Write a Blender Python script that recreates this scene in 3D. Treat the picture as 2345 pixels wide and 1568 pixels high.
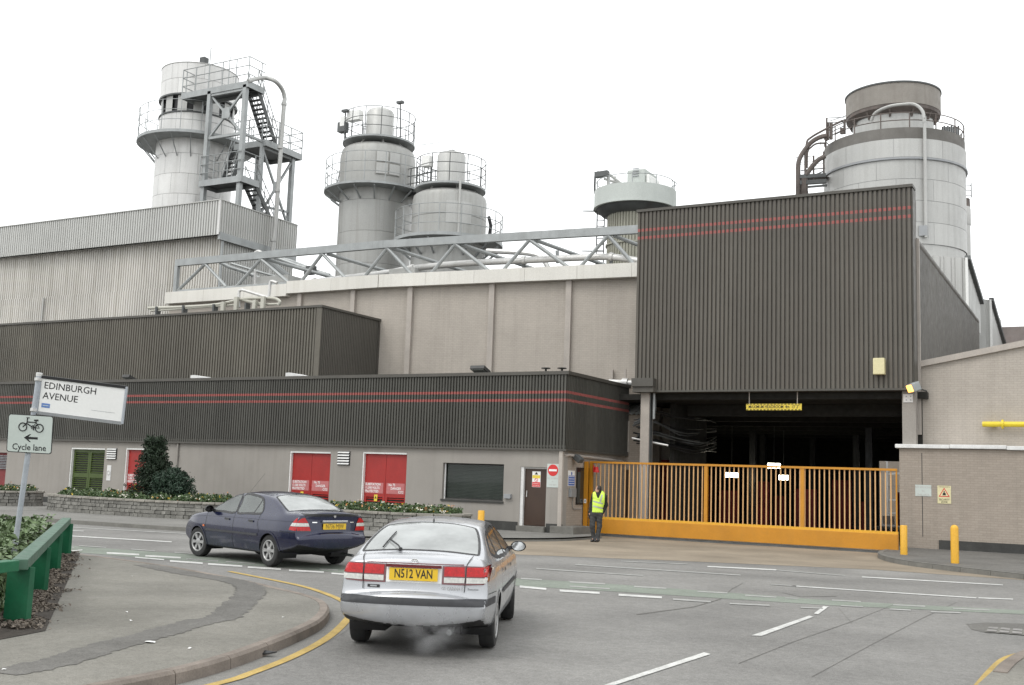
import bpy, bmesh, math, random
import numpy as np
from mathutils import Vector, Matrix
from mathutils.bvhtree import BVHTree
from mathutils.geometry import delaunay_2d_cdt

random.seed(7)
for o in list(bpy.data.objects):
    bpy.data.objects.remove(o)
SC = bpy.context.scene
COL = SC.collection
rad = math.radians

# ------------------------------------------------------------------ camera
CY, CP, CR = rad(28.98), rad(7.13), rad(1.97)      # yaw to the left, pitch up, roll
CF, CH = 2489.6, 1.92                              # focal length (px of a 2345 px wide frame), lens height
CX0, CY0 = 1172.5, 784.0
_fw = Vector((-math.sin(CY) * math.cos(CP), math.cos(CY) * math.cos(CP), math.sin(CP)))
_r0 = Vector((math.cos(CY), math.sin(CY), 0))
_u0 = _r0.cross(_fw)
_r = _r0 * math.cos(CR) + _u0 * math.sin(CR)
_u = -_r0 * math.sin(CR) + _u0 * math.cos(CR)
cam_data = bpy.data.cameras.new('camera')
cam = bpy.data.objects.new('camera', cam_data)
COL.objects.link(cam)
cam_data.sensor_width = 36.0
cam_data.lens = CF / 2345.0 * 36.0
cam_data.clip_end = 5000
cam.matrix_world = Matrix(((_r.x, _u.x, -_fw.x, 0), (_r.y, _u.y, -_fw.y, 0), (_r.z, _u.z, -_fw.z, CH), (0, 0, 0, 1)))
SC.camera = cam

# ------------------------------------------------------------------ overcast sky and sun
SUN_EL, SUN_AZ = rad(52), rad(200)
world = bpy.data.worlds.new('World')
SC.world = world
world.use_nodes = True
wn = world.node_tree.nodes
wl = world.node_tree.links
wn.clear()
w_out = wn.new('ShaderNodeOutputWorld')
w_bg = wn.new('ShaderNodeBackground')
w_sky = wn.new('ShaderNodeTexSky')
w_sky.sky_type = 'NISHITA'
w_sky.sun_disc = False
w_sky.sun_elevation = SUN_EL
w_sky.sun_rotation = SUN_AZ
w_hsv = wn.new('ShaderNodeHueSaturation')
w_hsv.inputs['Saturation'].default_value = 0.15
w_mix = wn.new('ShaderNodeMix')
w_mix.data_type = 'RGBA'
w_mix.inputs[0].default_value = 0.88               # the cloud deck hides most of the clear sky
w_mix.inputs[7].default_value = (15.2, 15.5, 15.6, 1)
wl.new(w_sky.outputs[0], w_hsv.inputs['Color'])
wl.new(w_hsv.outputs[0], w_mix.inputs[6])
wl.new(w_mix.outputs[2], w_bg.inputs[0])
w_bg.inputs[1].default_value = 0.1
wl.new(w_bg.outputs[0], w_out.inputs[0])
sun_data = bpy.data.lights.new('sun', 'SUN')
sun_data.energy = 1.0
sun_data.angle = rad(25)
sun_data.color = (1.0, 0.97, 0.92)
sun = bpy.data.objects.new('sun', sun_data)
COL.objects.link(sun)
_sd = Vector((math.sin(SUN_AZ) * math.cos(SUN_EL), math.cos(SUN_AZ) * math.cos(SUN_EL), math.sin(SUN_EL)))
sun.rotation_euler = _sd.to_track_quat('Z', 'Y').to_euler()
SC.view_settings.view_transform = 'Standard'
SC.view_settings.look = 'None'
SC.view_settings.exposure = 0.15
SC.view_settings.gamma = 1.0
SC.view_settings.use_curve_mapping = False
SC.render.engine = 'CYCLES'

# ------------------------------------------------------------------ photo pixel -> place
CAMP = Vector((0, 0, CH))
def ray(x, y): return _r * ((x - CX0) / CF) - _u * ((y - CY0) / CF) + _fw
def onG(x, y, z=0.0):
    d = ray(x, y); return CAMP + d * ((z - CH) / d.z)
def onY(x, y, Y):
    d = ray(x, y); return CAMP + d * (Y / d.y)
def onX(x, y, X):
    d = ray(x, y); return CAMP + d * (X / d.x)
def onP(x, y, p, n):
    d = ray(x, y); return CAMP + d * ((Vector(p) - CAMP).dot(n) / d.dot(n))
def onD(x, y, c):                                  # same optical depth as the point c
    return CAMP + ray(x, y) * ((Vector(c) - CAMP).dot(_fw))
def mpp(c): return (Vector(c) - CAMP).dot(_fw) / CF  # metres per pixel at c
PS = 2345.0 / 2850.0
def zoom(ox, oy, s): return lambda x, y: ((ox + x / s) * PS, (oy + y / s) * PS)

# ------------------------------------------------------------------ materials
MATS = {}
def nn(nt, t, **kw):
    n = nt.nodes.new(t)
    for k, v in kw.items():
        if k.startswith('i_'): n.inputs[int(k[2:])].default_value = v
        else: setattr(n, k, v)
    return n
def c4(c): return (c[0], c[1], c[2], 1.0)
def mathn(nt, op, a, b=None, clamp=False):
    n = nt.nodes.new('ShaderNodeMath'); n.operation = op; n.use_clamp = clamp
    for i, v in enumerate((a, b)):
        if v is None: continue
        if isinstance(v, (int, float)): n.inputs[i].default_value = v
        else: nt.links.new(v, n.inputs[i])
    return n.outputs[0]
def mixc(nt, f, a, b, mode='MIX'):
    n = nt.nodes.new('ShaderNodeMix'); n.data_type = 'RGBA'; n.blend_type = mode
    for i, v in ((0, f), (6, a), (7, b)):
        if isinstance(v, (int, float)): n.inputs[i].default_value = v
        elif isinstance(v, tuple): n.inputs[i].default_value = c4(v)
        else: nt.links.new(v, n.inputs[i])
    return n.outputs[2]
def noise(nt, vec, scale, detail=4, rough=.55):
    n = nt.nodes.new('ShaderNodeTexNoise')
    n.inputs['Scale'].default_value = scale; n.inputs['Detail'].default_value = detail; n.inputs['Roughness'].default_value = rough
    nt.links.new(vec, n.inputs['Vector']); return n.outputs['Fac']
def ramp(nt, fac, lo, hi):
    n = nt.nodes.new('ShaderNodeMapRange'); n.inputs[1].default_value = lo; n.inputs[2].default_value = hi
    nt.links.new(fac, n.inputs[0]); return n.outputs[0]
def scaled(nt, vec, s):
    n = nt.nodes.new('ShaderNodeVectorMath'); n.operation = 'MULTIPLY'; n.inputs[1].default_value = s
    nt.links.new(vec, n.inputs[0]); return n.outputs[0]
def mat(name, col, rough=.65, metal=0.0, var=.12, scale=1.5, streak=0.0, streak_col=(.03, .028, .024), bump=0.0, bscale=60,
        fine=.08, fscale=25, spec=.5, coat=0.0, stripes=None, brick=None, objvar=0.0, trans=0.0, obj=False, emit=None, estr=1.0, spots=0.0, alpha=1.0, grain=0.0, sheet=0.0):
    if name in MATS: return MATS[name]
    m = bpy.data.materials.new(name); m.use_nodes = True; MATS[name] = m
    nt = m.node_tree; b = nt.nodes['Principled BSDF']
    if obj:
        pos = nt.nodes.new('ShaderNodeTexCoord').outputs['Object']
    else:
        pos = nt.nodes.new('ShaderNodeNewGeometry').outputs['Position']
    c = mixc(nt, ramp(nt, noise(nt, pos, scale), .3, .7), tuple(v * (1 - var) for v in col), tuple(v * (1 + var) for v in col))
    if fine:
        c = mixc(nt, 1.0, c, mixc(nt, ramp(nt, noise(nt, pos, fscale, 3), .3, .7), (1 - fine,) * 3, (1 + fine,) * 3), 'MULTIPLY')
    if grain:
        for sc_, am in ((34, grain), (9, grain * .6), (.3, grain * .9)):
            c = mixc(nt, 1.0, c, mixc(nt, ramp(nt, noise(nt, pos, sc_, 2), .33, .67), (1 - am,) * 3, (1 + am,) * 3), 'MULTIPLY')
    if sheet:
        s3 = nt.nodes.new('ShaderNodeSeparateXYZ'); nt.links.new(pos, s3.inputs[0])
        fl = mathn(nt, 'FLOOR', mathn(nt, 'DIVIDE', mathn(nt, 'ADD', s3.outputs[0], s3.outputs[1]), sheet))
        wn_ = nt.nodes.new('ShaderNodeTexWhiteNoise'); wn_.noise_dimensions = '1D'; nt.links.new(fl, wn_.inputs['W'])
        c = mixc(nt, 1.0, c, mixc(nt, wn_.outputs['Value'], (.9,) * 3, (1.1,) * 3), 'MULTIPLY')
    if objvar:
        oi = nt.nodes.new('ShaderNodeObjectInfo')
        c = mixc(nt, 1.0, c, mixc(nt, oi.outputs['Random'], (1 - objvar,) * 3, (1 + objvar,) * 3), 'MULTIPLY')
    if streak:
        s = noise(nt, scaled(nt, pos, (2.2, 2.2, .09)), 1.6, 6, .65)
        c = mixc(nt, mathn(nt, 'MULTIPLY', ramp(nt, s, .48, .78), streak), c, streak_col)
    if spots:
        s = noise(nt, pos, 3.1, 8, .7)
        c = mixc(nt, mathn(nt, 'MULTIPLY', ramp(nt, s, .55, .75), spots), c, streak_col)
    hgt = None
    if brick:
        sx = nt.nodes.new('ShaderNodeSeparateXYZ'); nt.links.new(pos, sx.inputs[0])
        cb = nt.nodes.new('ShaderNodeCombineXYZ')
        nt.links.new(mathn(nt, 'ADD', sx.outputs[0], sx.outputs[1]), cb.inputs[0]); nt.links.new(sx.outputs[2], cb.inputs[1])
        bt = nt.nodes.new('ShaderNodeTexBrick'); nt.links.new(cb.outputs[0], bt.inputs['Vector'])
        bt.inputs['Scale'].default_value = 1; bt.inputs['Brick Width'].default_value = .225; bt.inputs['Row Height'].default_value = .078
        bt.inputs['Mortar Size'].default_value = .007; bt.inputs['Mortar Smooth'].default_value = .3; bt.inputs['Bias'].default_value = 0
        bt.inputs['Color1'].default_value = (1 - brick,) * 3 + (1,); bt.inputs['Color2'].default_value = (1 + brick,) * 3 + (1,)
        bt.inputs['Mortar'].default_value = (.84, .83, .82, 1)
        c = mixc(nt, 1.0, c, bt.outputs['Color'], 'MULTIPLY')
        hgt = mathn(nt, 'MULTIPLY', bt.outputs['Fac'], -1.0)
    if stripes:
        sx = nt.nodes.new('ShaderNodeSeparateXYZ'); nt.links.new(pos, sx.inputs[0])
        for z0, z1, sc in stripes:
            f = mathn(nt, 'MULTIPLY', mathn(nt, 'GREATER_THAN', sx.outputs[2], z0), mathn(nt, 'LESS_THAN', sx.outputs[2], z1))
            f = mathn(nt, 'MULTIPLY', f, ramp(nt, noise(nt, pos, 14, 4), .2, .42))
            c = mixc(nt, f, c, sc)
    nt.links.new(c, b.inputs['Base Color'])
    b.inputs['Roughness'].default_value = rough; b.inputs['Metallic'].default_value = metal
    b.inputs['Specular IOR Level'].default_value = spec
    if rough > .12:
        nt.links.new(ramp2(nt, noise(nt, pos, scale * 3 + 2, 4), rough * .8, min(1, rough * 1.2)), b.inputs['Roughness'])
    if coat: b.inputs['Coat Weight'].default_value = coat; b.inputs['Coat Roughness'].default_value = .04
    if trans: b.inputs['Transmission Weight'].default_value = trans
    if alpha < 1: b.inputs['Alpha'].default_value = alpha
    if emit:
        b.inputs['Emission Color'].default_value = c4(emit); b.inputs['Emission Strength'].default_value = estr
    if bump or hgt is not None:
        bn = nt.nodes.new('ShaderNodeBump'); bn.inputs['Strength'].default_value = bump if bump else .35
        bn.inputs['Distance'].default_value = .01
        h = noise(nt, pos, bscale, 5, .6)
        if hgt is not None: h = mathn(nt, 'ADD', mathn(nt, 'MULTIPLY', h, .5), hgt)
        nt.links.new(h, bn.inputs['Height']); nt.links.new(bn.outputs[0], b.inputs['Normal'])
    return m
def ramp2(nt, fac, a, b):
    n = nt.nodes.new('ShaderNodeMapRange'); n.inputs[1].default_value = .3; n.inputs[2].default_value = .7
    n.inputs[3].default_value = a; n.inputs[4].default_value = b
    nt.links.new(fac, n.inputs[0]); return n.outputs[0]

# ------------------------------------------------------------------ objects
def worg(o):
    v = Vector((0, 0, 0))
    while o is not None: v = v + o.location; o = o.parent
    return v
def setp(o, label=None, cat=None, group=None, kind=None):
    if label: o['label'] = label
    if cat: o['category'] = cat
    if group: o['group'] = group
    if kind: o['kind'] = kind
    return o
def thing(name, loc, label, cat, group=None, rz=0.0):
    o = bpy.data.objects.new(name, None); COL.objects.link(o)
    o.empty_display_size = .2
    o.location = loc; o.rotation_euler = (0, 0, rz)
    return setp(o, label, cat, group)
def link_mesh(name, me, parent=None, loc=(0, 0, 0)):
    o = bpy.data.objects.new(name, me); COL.objects.link(o); o.location = loc
    if parent is not None: o.parent = parent
    return o
class MB:
    def __init__(s): s.v = []; s.f = []; s.m = []; s.sm = []; s.mi = 0; s.smooth = False
    def add(s, vs, fs, smooth=None):
        b = len(s.v); s.v += [tuple(v) for v in vs]
        for f in fs:
            s.f.append(tuple(i + b for i in f)); s.m.append(s.mi); s.sm.append(s.smooth if smooth is None else smooth)
        return s
    def box(s, x0, x1, y0, y1, z0, z1):
        return s.add([(x0, y0, z0), (x1, y0, z0), (x1, y1, z0), (x0, y1, z0), (x0, y0, z1), (x1, y0, z1), (x1, y1, z1), (x0, y1, z1)],
                     [(0, 3, 2, 1), (4, 5, 6, 7), (0, 1, 5, 4), (1, 2, 6, 5), (2, 3, 7, 6), (3, 0, 4, 7)], False)
    def obox(s, c, ux, uy, uz, hx, hy, hz):
        c = Vector(c); ux = Vector(ux).normalized(); uy = Vector(uy).normalized(); uz = Vector(uz).normalized()
        vs = [c + ux * (a * hx) + uy * (b * hy) + uz * (d * hz) for d in (-1, 1) for a, b in ((-1, -1), (1, -1), (1, 1), (-1, 1))]
        return s.add(vs, [(0, 3, 2, 1), (4, 5, 6, 7), (0, 1, 5, 4), (1, 2, 6, 5), (2, 3, 7, 6), (3, 0, 4, 7)], False)
    def beam(s, p, q, w, h, up=(0, 0, 1)):
        p = Vector(p); q = Vector(q); d = (q - p); L = d.length; d.normalize()
        up = Vector(up)
        if abs(d.dot(up)) > .98: up = Vector((0, 1, 0))
        sd = d.cross(up).normalized(); u2 = sd.cross(d)
        return s.obox((p + q) / 2, d, sd, u2, L / 2, w / 2, h / 2)
    def tube(s, p, q, r, n=8, r2=None, caps=True):
        return s.poly([p, q], r if r2 is None else (r, r2), n, caps)
    def poly(s, pts, r, n=8, caps=True, closed=False):
        pts = [Vector(p) for p in pts]; k = len(pts)
        rr = r if isinstance(r, (tuple, list)) else [r] * k
        vs = []; prev = None
        for i, p in enumerate(pts):
            if closed: d = pts[(i + 1) % k] - pts[i - 1]
            else: d = pts[min(i + 1, k - 1)] - pts[max(i - 1, 0)]
            d.normalize()
            if prev is None:
                a = Vector((0, 0, 1)) if abs(d.z) < .9 else Vector((1, 0, 0))
                e = d.cross(a).normalized()
            else:
                e = (prev - d * prev.dot(d)).normalized()
            prev = e; g = d.cross(e)
            for j in range(n):
                t = 2 * math.pi * j / n
                vs.append(p + e * (rr[i] * math.cos(t)) + g * (rr[i] * math.sin(t)))
        fs = []
        for i in range(k if closed else k - 1):
            for j in range(n):
                a = i * n + j; b_ = i * n + (j + 1) % n; c = ((i + 1) % k) * n + (j + 1) % n; d_ = ((i + 1) % k) * n + j
                fs.append((a, b_, c, d_))
        s.add(vs, fs, True)
        if caps and not closed:
            s.add(vs[:n], [tuple(range(n - 1, -1, -1))], False); s.add(vs[-n:], [tuple(range(n))], False)
        return s
    def lathe(s, c, prof, n=32, a0=0.0, a1=2 * math.pi, smooth=True):
        c = Vector(c); full = abs(a1 - a0 - 2 * math.pi) < 1e-6; m = n if full else n + 1
        vs = []
        for r, z in prof:
            for j in range(m):
                t = a0 + (a1 - a0) * j / n
                vs.append((c.x + r * math.cos(t), c.y + r * math.sin(t), c.z + z))
        fs = []
        for i in range(len(prof) - 1):
            for j in range(n):
                j2 = (j + 1) % m
                fs.append((i * m + j, i * m + j2, (i + 1) * m + j2, (i + 1) * m + j))
        return s.add(vs, fs, smooth)
    def quad(s, a, b, c, d): return s.add([a, b, c, d], [(0, 1, 2, 3)], False)
    def ngon(s, pts): return s.add(pts, [tuple(range(len(pts)))], False)
    def prism(s, pts, off):
        n = len(pts); off = Vector(off); p = [Vector(a) for a in pts]
        return s.add(p + [a + off for a in p], [tuple(range(n - 1, -1, -1)), tuple(range(n, 2 * n))] + [(i, (i + 1) % n, n + (i + 1) % n, n + i) for i in range(n)], False)
    def mesh(s, name, mats, org=(0, 0, 0), bevel=0.0):
        me = bpy.data.meshes.new(name); o = Vector(org)
        me.from_pydata([(v[0] - o.x, v[1] - o.y, v[2] - o.z) for v in s.v], [], s.f)
        for m in (mats if isinstance(mats, (list, tuple)) else [mats]): me.materials.append(m)
        me.polygons.foreach_set('material_index', s.m); me.polygons.foreach_set('use_smooth', s.sm)
        me.update()
        bm = bmesh.new(); bm.from_mesh(me)
        if bevel:
            bmesh.ops.remove_doubles(bm, verts=bm.verts, dist=1e-5)
            bmesh.ops.bevel(bm, geom=[e for e in bm.edges if len(e.link_faces) == 2 and e.calc_face_angle(0) > .6], offset=bevel, segments=2, affect='EDGES', profile=.6, clamp_overlap=True)
        bmesh.ops.recalc_face_normals(bm, faces=bm.faces)
        bm.to_mesh(me); bm.free()
        if any(s.sm): me.set_sharp_from_angle(angle=rad(38))
        return me
    def build(s, name, mats, parent=None, label=None, cat=None, group=None, kind=None, bevel=0.0, local=False):
        if parent is not None:
            org = Vector((0, 0, 0)) if local else worg(parent); loc = (0, 0, 0)
        else:
            zs = [v[2] for v in s.v]; xs = [v[0] for v in s.v]; ys = [v[1] for v in s.v]
            org = Vector(((min(xs) + max(xs)) / 2, (min(ys) + max(ys)) / 2, min(zs))); loc = org
        o = link_mesh(name, s.mesh(name, mats, org, bevel), parent, loc)
        return setp(o, label, cat, group, kind)
FONT_CACHE = {}
def text(body, size, origin, ux, uz, m, parent, name='lettering', depth=.004, align='CENTER', bold=0.0, sx=1.0, lift=.0, local=False, spacing=1.0):
    cu = bpy.data.curves.new('t', 'FONT'); cu.body = body; cu.size = 1.0; cu.align_x = align; cu.align_y = 'CENTER'
    cu.resolution_u = 2; cu.offset = bold; cu.space_character = spacing
    ob = bpy.data.objects.new('t', cu); COL.objects.link(ob)
    dg = bpy.context.evaluated_depsgraph_get()
    me = bpy.data.meshes.new_from_object(ob.evaluated_get(dg))
    bpy.data.objects.remove(ob); bpy.data.curves.remove(cu)
    ux = Vector(ux).normalized(); uz = Vector(uz).normalized(); nrm = ux.cross(uz)
    mb = MB(); o = Vector(origin) + nrm * lift
    mb.add([o + ux * (v.co.x * size * sx) + uz * (v.co.y * size) + nrm * depth for v in me.vertices], [tuple(p.vertices) for p in me.polygons], False)
    bpy.data.meshes.remove(me)
    return mb.build(name, m, parent, local=local)
def catmull(pts, n=6, closed=False):
    P = [Vector(p) for p in pts]; out = []; k = len(P)
    for i in range(k if closed else k - 1):
        p0 = P[i - 1] if (closed or i > 0) else P[0]; p1 = P[i]; p2 = P[(i + 1) % k]; p3 = P[(i + 2) % k] if (closed or i + 2 < k) else P[-1]
        for j in range(n):
            t = j / n
            out.append(.5 * ((2 * p1) + (p2 - p0) * t + (2 * p0 - 5 * p1 + 4 * p2 - p3) * t * t + (3 * p1 - p0 - 3 * p2 + p3) * t ** 3))
    if not closed: out.append(P[-1])
    return out
def arc_pts(c, r, a0, a1, n, z):
    return [Vector((c[0] + r * math.cos(a0 + (a1 - a0) * i / n), c[1] + r * math.sin(a0 + (a1 - a0) * i / n), z)) for i in range(n + 1)]
def corr(mb, p, q, z0, z1, pitch, depth, n_out, sine=False, zt1=None):
    """corrugated sheet from p to q (plan points), outward plan normal n_out; top runs z1 -> zt1"""
    p = Vector((p[0], p[1], 0)); q = Vector((q[0], q[1], 0)); L = (q - p).length; d = (q - p) / L; n = Vector((n_out[0], n_out[1], 0))
    zt1 = z1 if zt1 is None else zt1
    k = max(1, round(L / pitch)); pt = L / k; st = []
    if sine: prof = [(i / 6, .5 + .5 * math.cos(2 * math.pi * i / 6)) for i in range(6)]
    else: prof = [(0, 1), (.56, 1), (.66, 0), (.9, 0)]
    for i in range(k):
        for t, h in prof: st.append((pt * (i + t), h))
    st.append((L, prof[0][1]))
    vs = []
    for t, h in st:
        b = p + d * t + n * (depth * (h - 1)); zt = z1 + (zt1 - z1) * t / L
        vs += [(b.x, b.y, z0), (b.x, b.y, zt)]
    mb.add(vs, [(2 * i, 2 * i + 2, 2 * i + 3, 2 * i + 1) for i in range(len(st) - 1)], sine)
def railing(mb, pts, h, rails, post_step, r=.022, closed=False, toe=0.0, base_drop=0.0):
    """posts and rails along a polyline of deck edge points"""
    P = [Vector(p) for p in pts]
    for k in range(1, rails + 1):
        mb.poly([p + Vector((0, 0, h * k / rails)) for p in P], r, 5, closed=closed)
    seg = P + ([P[0]] if closed else [])
    acc = 0.0; nxt = 0.0
    for a, b in zip(seg[:-1], seg[1:]):
        L = (b - a).length
        while nxt <= acc + L + 1e-6:
            t = (nxt - acc) / max(L, 1e-6); c = a.lerp(b, min(1, t))
            mb.tube(c - Vector((0, 0, base_drop)), c + Vector((0, 0, h)), r * 1.15, 5); nxt += post_step
        acc += L
    if toe:
        for a, b in zip(seg[:-1], seg[1:]):
            mb.beam(a + Vector((0, 0, toe / 2)), b + Vector((0, 0, toe / 2)), .02, toe)
# ------------------------------------------------------------------ material library
RED = (.31, .085, .075)
M_asph = mat('asphalt', (.205, .2, .19), .85, var=.13, scale=.35, bump=.5, bscale=180, fine=.28, fscale=90, spots=.3, streak_col=(.15, .148, .14), spec=.25, grain=.16)
M_asph2 = mat('worn_asphalt', (.2, .195, .182), .88, grain=.1, var=.12, scale=.8, bump=.5, bscale=170, fine=.25, fscale=80, spec=.22)
M_pave = mat('pavement_tarmac', (.2, .192, .17), .9, var=.12, scale=.6, bump=.45, bscale=190, fine=.24, fscale=100, spec=.2, grain=.12, spots=.25, streak_col=(.14, .135, .12))
M_patch = mat('dark_tarmac_patch', (.145, .14, .13), .9, grain=.12, var=.14, scale=.9, bump=.5, bscale=180, fine=.25, fscale=90, spec=.2)
M_apron = mat('oil_stained_concrete', (.26, .22, .17), .9, var=.2, scale=.5, bump=.3, bscale=90, fine=.15, fscale=40, spots=.35, streak_col=(.1, .09, .075), spec=.2)
M_kerb = mat('kerb_concrete', (.215, .185, .16), .9, var=.2, scale=2.5, bump=.3, bscale=90, fine=.15, fscale=60, objvar=.1, spots=.3, streak_col=(.1, .09, .08), spec=.2)
M_kerbg = mat('grey_kerb_concrete', (.17, .165, .15), .9, var=.15, scale=2.5, bump=.3, bscale=90, spots=.3, streak_col=(.07, .065, .06), spec=.2)
M_wline = mat('worn_white_paint', (.52, .52, .5), .75, var=.15, scale=4, fine=.2, fscale=70, grain=.08, spots=.85, streak_col=(.17, .17, .165), spec=.25)
M_wline2 = mat('faint_white_paint', (.32, .32, .305), .8, var=.15, scale=3, fine=.2, fscale=60, spots=.8, streak_col=(.15, .15, .145), spec=.25)
M_green = mat('faded_green_surfacing', (.205, .228, .195), .85, grain=.08, var=.1, scale=1.2, fine=.2, fscale=70, spots=.6, streak_col=(.14, .14, .135), spec=.2)
M_yline = mat('yellow_road_paint', (.42, .3, .1), .75, var=.18, scale=3, fine=.18, fscale=60, spots=.5, streak_col=(.2, .17, .12), spec=.25)
DK = (.092, .085, .073)
M_clad = mat('dark_brown_cladding', DK, .55, sheet=1.2, var=.1, scale=.5, streak=.3, streak_col=(.15, .145, .125), fine=.08)
M_clad2 = mat('weathered_brown_cladding', (.115, .105, .085), .6, sheet=1.0, var=.14, scale=.35, streak=.35, streak_col=(.19, .18, .15), fine=.08, spots=.2)
M_cladlow = mat('striped_brown_cladding', (.062, .06, .051), .55, var=.1, scale=.5, streak=.25, streak_col=(.13, .128, .112), sheet=1.0, stripes=[(4.92, 5.015, RED), (4.64, 4.735, RED)])
M_cladbox = mat('tall_striped_brown_cladding', (.097, .087, .072), .55, var=.1, scale=.4, streak=.3, streak_col=(.15, .142, .12), sheet=1.0, stripes=[(11.42, 11.53, RED), (11.12, 11.23, RED)])
M_flash = mat('brown_flashing', (.075, .07, .06), .5, var=.1)
M_tan = mat('painted_brick', (.43, .39, .345), .85, var=.07, scale=.5, streak=.28, streak_col=(.24, .215, .185), fine=.06, brick=.03, bump=.3, spec=.25)
M_tan2 = mat('painted_brick_annex', (.345, .3, .255), .85, var=.07, scale=.5, streak=.3, streak_col=(.22, .2, .17), fine=.06, brick=.05, bump=.35, spec=.25)
M_render = mat('grey_render', (.31, .29, .265), .88, var=.07, scale=.6, streak=.28, streak_col=(.19, .178, .16), fine=.1, fscale=50, bump=.25, bscale=120, spec=.25)
M_tanflat = mat('tan_paint', (.42, .38, .34), .7, var=.08, streak=.3, streak_col=(.22, .2, .18))
M_plinth = mat('dark_plinth', (.045, .045, .042), .8, var=.2, scale=2, spots=.4, streak_col=(.1, .1, .09))
M_silver = mat('weathered_silver_sheet', (.5, .5, .48), .55, metal=.15, var=.06, scale=.4, streak=.25, streak_col=(.3, .285, .25), fine=.06)
M_silver2 = mat('rain_stained_silver_sheet', (.58, .56, .52), .6, metal=.1, var=.12, scale=.3, streak=.6, streak_col=(.3, .275, .22), fine=.06)
M_steel = mat('galvanised_steel', (.33, .345, .345), .5, metal=.35, var=.12, scale=2, streak=.3, streak_col=(.15, .15, .145))
M_dsteel = mat('dark_steel', (.095, .1, .1), .55, metal=.2, var=.2, scale=2, spots=.3, streak_col=(.1, .06, .04))
M_rust = mat('rusty_steel', (.13, .11, .1), .75, metal=.1, var=.3, scale=1.5, spots=.6, streak_col=(.14, .07, .045))
M_alu = mat('bright_aluminium', (.62, .615, .6), .42, metal=.3, var=.07, scale=.6, streak=.35, streak_col=(.33, .32, .29), objvar=.05)
M_alud = mat('dull_aluminium', (.37, .37, .355), .5, metal=.3, var=.1, scale=.4, streak=.55, streak_col=(.2, .19, .165), objvar=.04)
M_alue = mat('grey_aluminium', (.46, .46, .445), .5, metal=.25, var=.07, scale=.4, streak=.4, streak_col=(.28, .275, .26), objvar=.05)
M_soot = mat('sooty_aluminium', (.3, .295, .275), .6, metal=.2, var=.2, scale=.5, streak=.7, streak_col=(.1, .098, .09))
M_pgreen = mat('pale_green_sheet', (.47, .5, .475), .5, metal=.05, var=.05, scale=.6, streak=.2, streak_col=(.3, .33, .31))
M_conc = mat('ribbed_grey_concrete', (.34, .335, .28), .85, var=.12, scale=.5, streak=.5, streak_col=(.19, .18, .13))
M_fascia = mat('off_white_fascia', (.68, .66, .61), .6, var=.06, scale=.5, streak=.35, streak_col=(.42, .39, .33), objvar=.03)
M_white = mat('white_paint', (.78, .78, .76), .5, var=.04, streak=.15, streak_col=(.45, .44, .4))
M_offwh = mat('grimy_white_paint', (.68, .68, .67), .6, var=.1, scale=3, streak=.2, streak_col=(.3, .28, .24), spots=.25)
M_red = mat('red_door_paint', (.33, .02, .016), .45, var=.08, scale=2, streak=.15, streak_col=(.25, .03, .03))
M_dred = mat('dull_red_paint', (.2, .03, .03), .6, var=.2)
M_rpatch = mat('faded_red_label', (.45, .15, .15), .6, var=.08, scale=5)
M_olive = mat('olive_green_paint', (.055, .085, .016), .5, var=.1, scale=2)
M_ogate = mat('yellow_gate_paint', (.52, .225, .014), .42, spots=.14, var=.1, scale=1.2, streak=.15, streak_col=(.4, .22, .05), spec=.5, fine=.05)
M_obar = mat('yellow_bar_paint', (.6, .36, .16), .5, var=.1, scale=2)
M_oboll = mat('yellow_bollard_paint', (.7, .38, .03), .4, var=.06, scale=2, spots=.15, streak_col=(.3, .2, .08))
M_brown = mat('brown_door_wood', (.05, .028, .018), .45, var=.15, scale=2)
M_black = mat('black_paint', (.011, .011, .012), .5, var=.2)
M_rubber = mat('black_rubber', (.022, .022, .022), .75, var=.25, scale=5, obj=True)
M_shadehole = mat('shade_black_brick', (.02, .019, .016), .9, var=.3, scale=1)  # near-black tone stands in for the darkness of the passage
M_dirtred = mat('dirty_red_panel', (.2, .02, .018), .7, var=.4, scale=1)
M_glass = mat('tinted_window_glass', (.02, .024, .022), .06, var=.1, spec=.6)
M_blind = mat('grey_green_blind', (.2, .23, .2), .6, var=.15)
M_blueblk = mat('sign_black', (.012, .012, .013), .5, var=.05)
M_signw = mat('sign_white', (.8, .8, .79), .35, var=.03, fine=.02)
M_signgr = mat('sign_grey_white', (.52, .57, .54), .4, var=.03, fine=.02)
M_signgray = mat('sign_back_grey', (.3, .31, .32), .5, metal=.3, var=.08)
M_signb = mat('sign_blue', (.05, .12, .42), .45, var=.06)
M_signr = mat('sign_red', (.6, .03, .03), .4, var=.05)
M_signy = mat('sign_yellow', (.72, .55, .06), .45, var=.06)
M_signcr = mat('sign_cream', (.66, .6, .36), .5, var=.06)
M_faint = mat('faded_lettering', (.42, .4, .38), .6, var=.1)
M_ypipe = mat('yellow_gas_pipe', (.75, .58, .03), .4, var=.05)
M_cream = mat('cream_pipe_paint', (.47, .46, .4), .5, var=.08, streak=.2, streak_col=(.35, .33, .25))
M_post = mat('grey_post_paint', (.4, .43, .47), .5, metal=.1, var=.08, scale=5, streak=.2, streak_col=(.26, .25, .24))
M_railg = mat('green_rail_paint', (.012, .12, .055), .42, var=.12, scale=3, spec=.5)
M_railtop = mat('weathered_green_rail', (.06, .125, .085), .5, var=.15, scale=3, spots=.3, streak_col=(.2, .23, .19))
M_stone = mat('grey_stone', (.2, .195, .178), .9, var=.2, scale=4, bump=.6, bscale=30, fine=.15, objvar=.22, spec=.2)
M_cope = mat('stone_coping', (.27, .255, .225), .9, var=.15, scale=3, bump=.5, bscale=30, objvar=.1, spec=.2)
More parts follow.
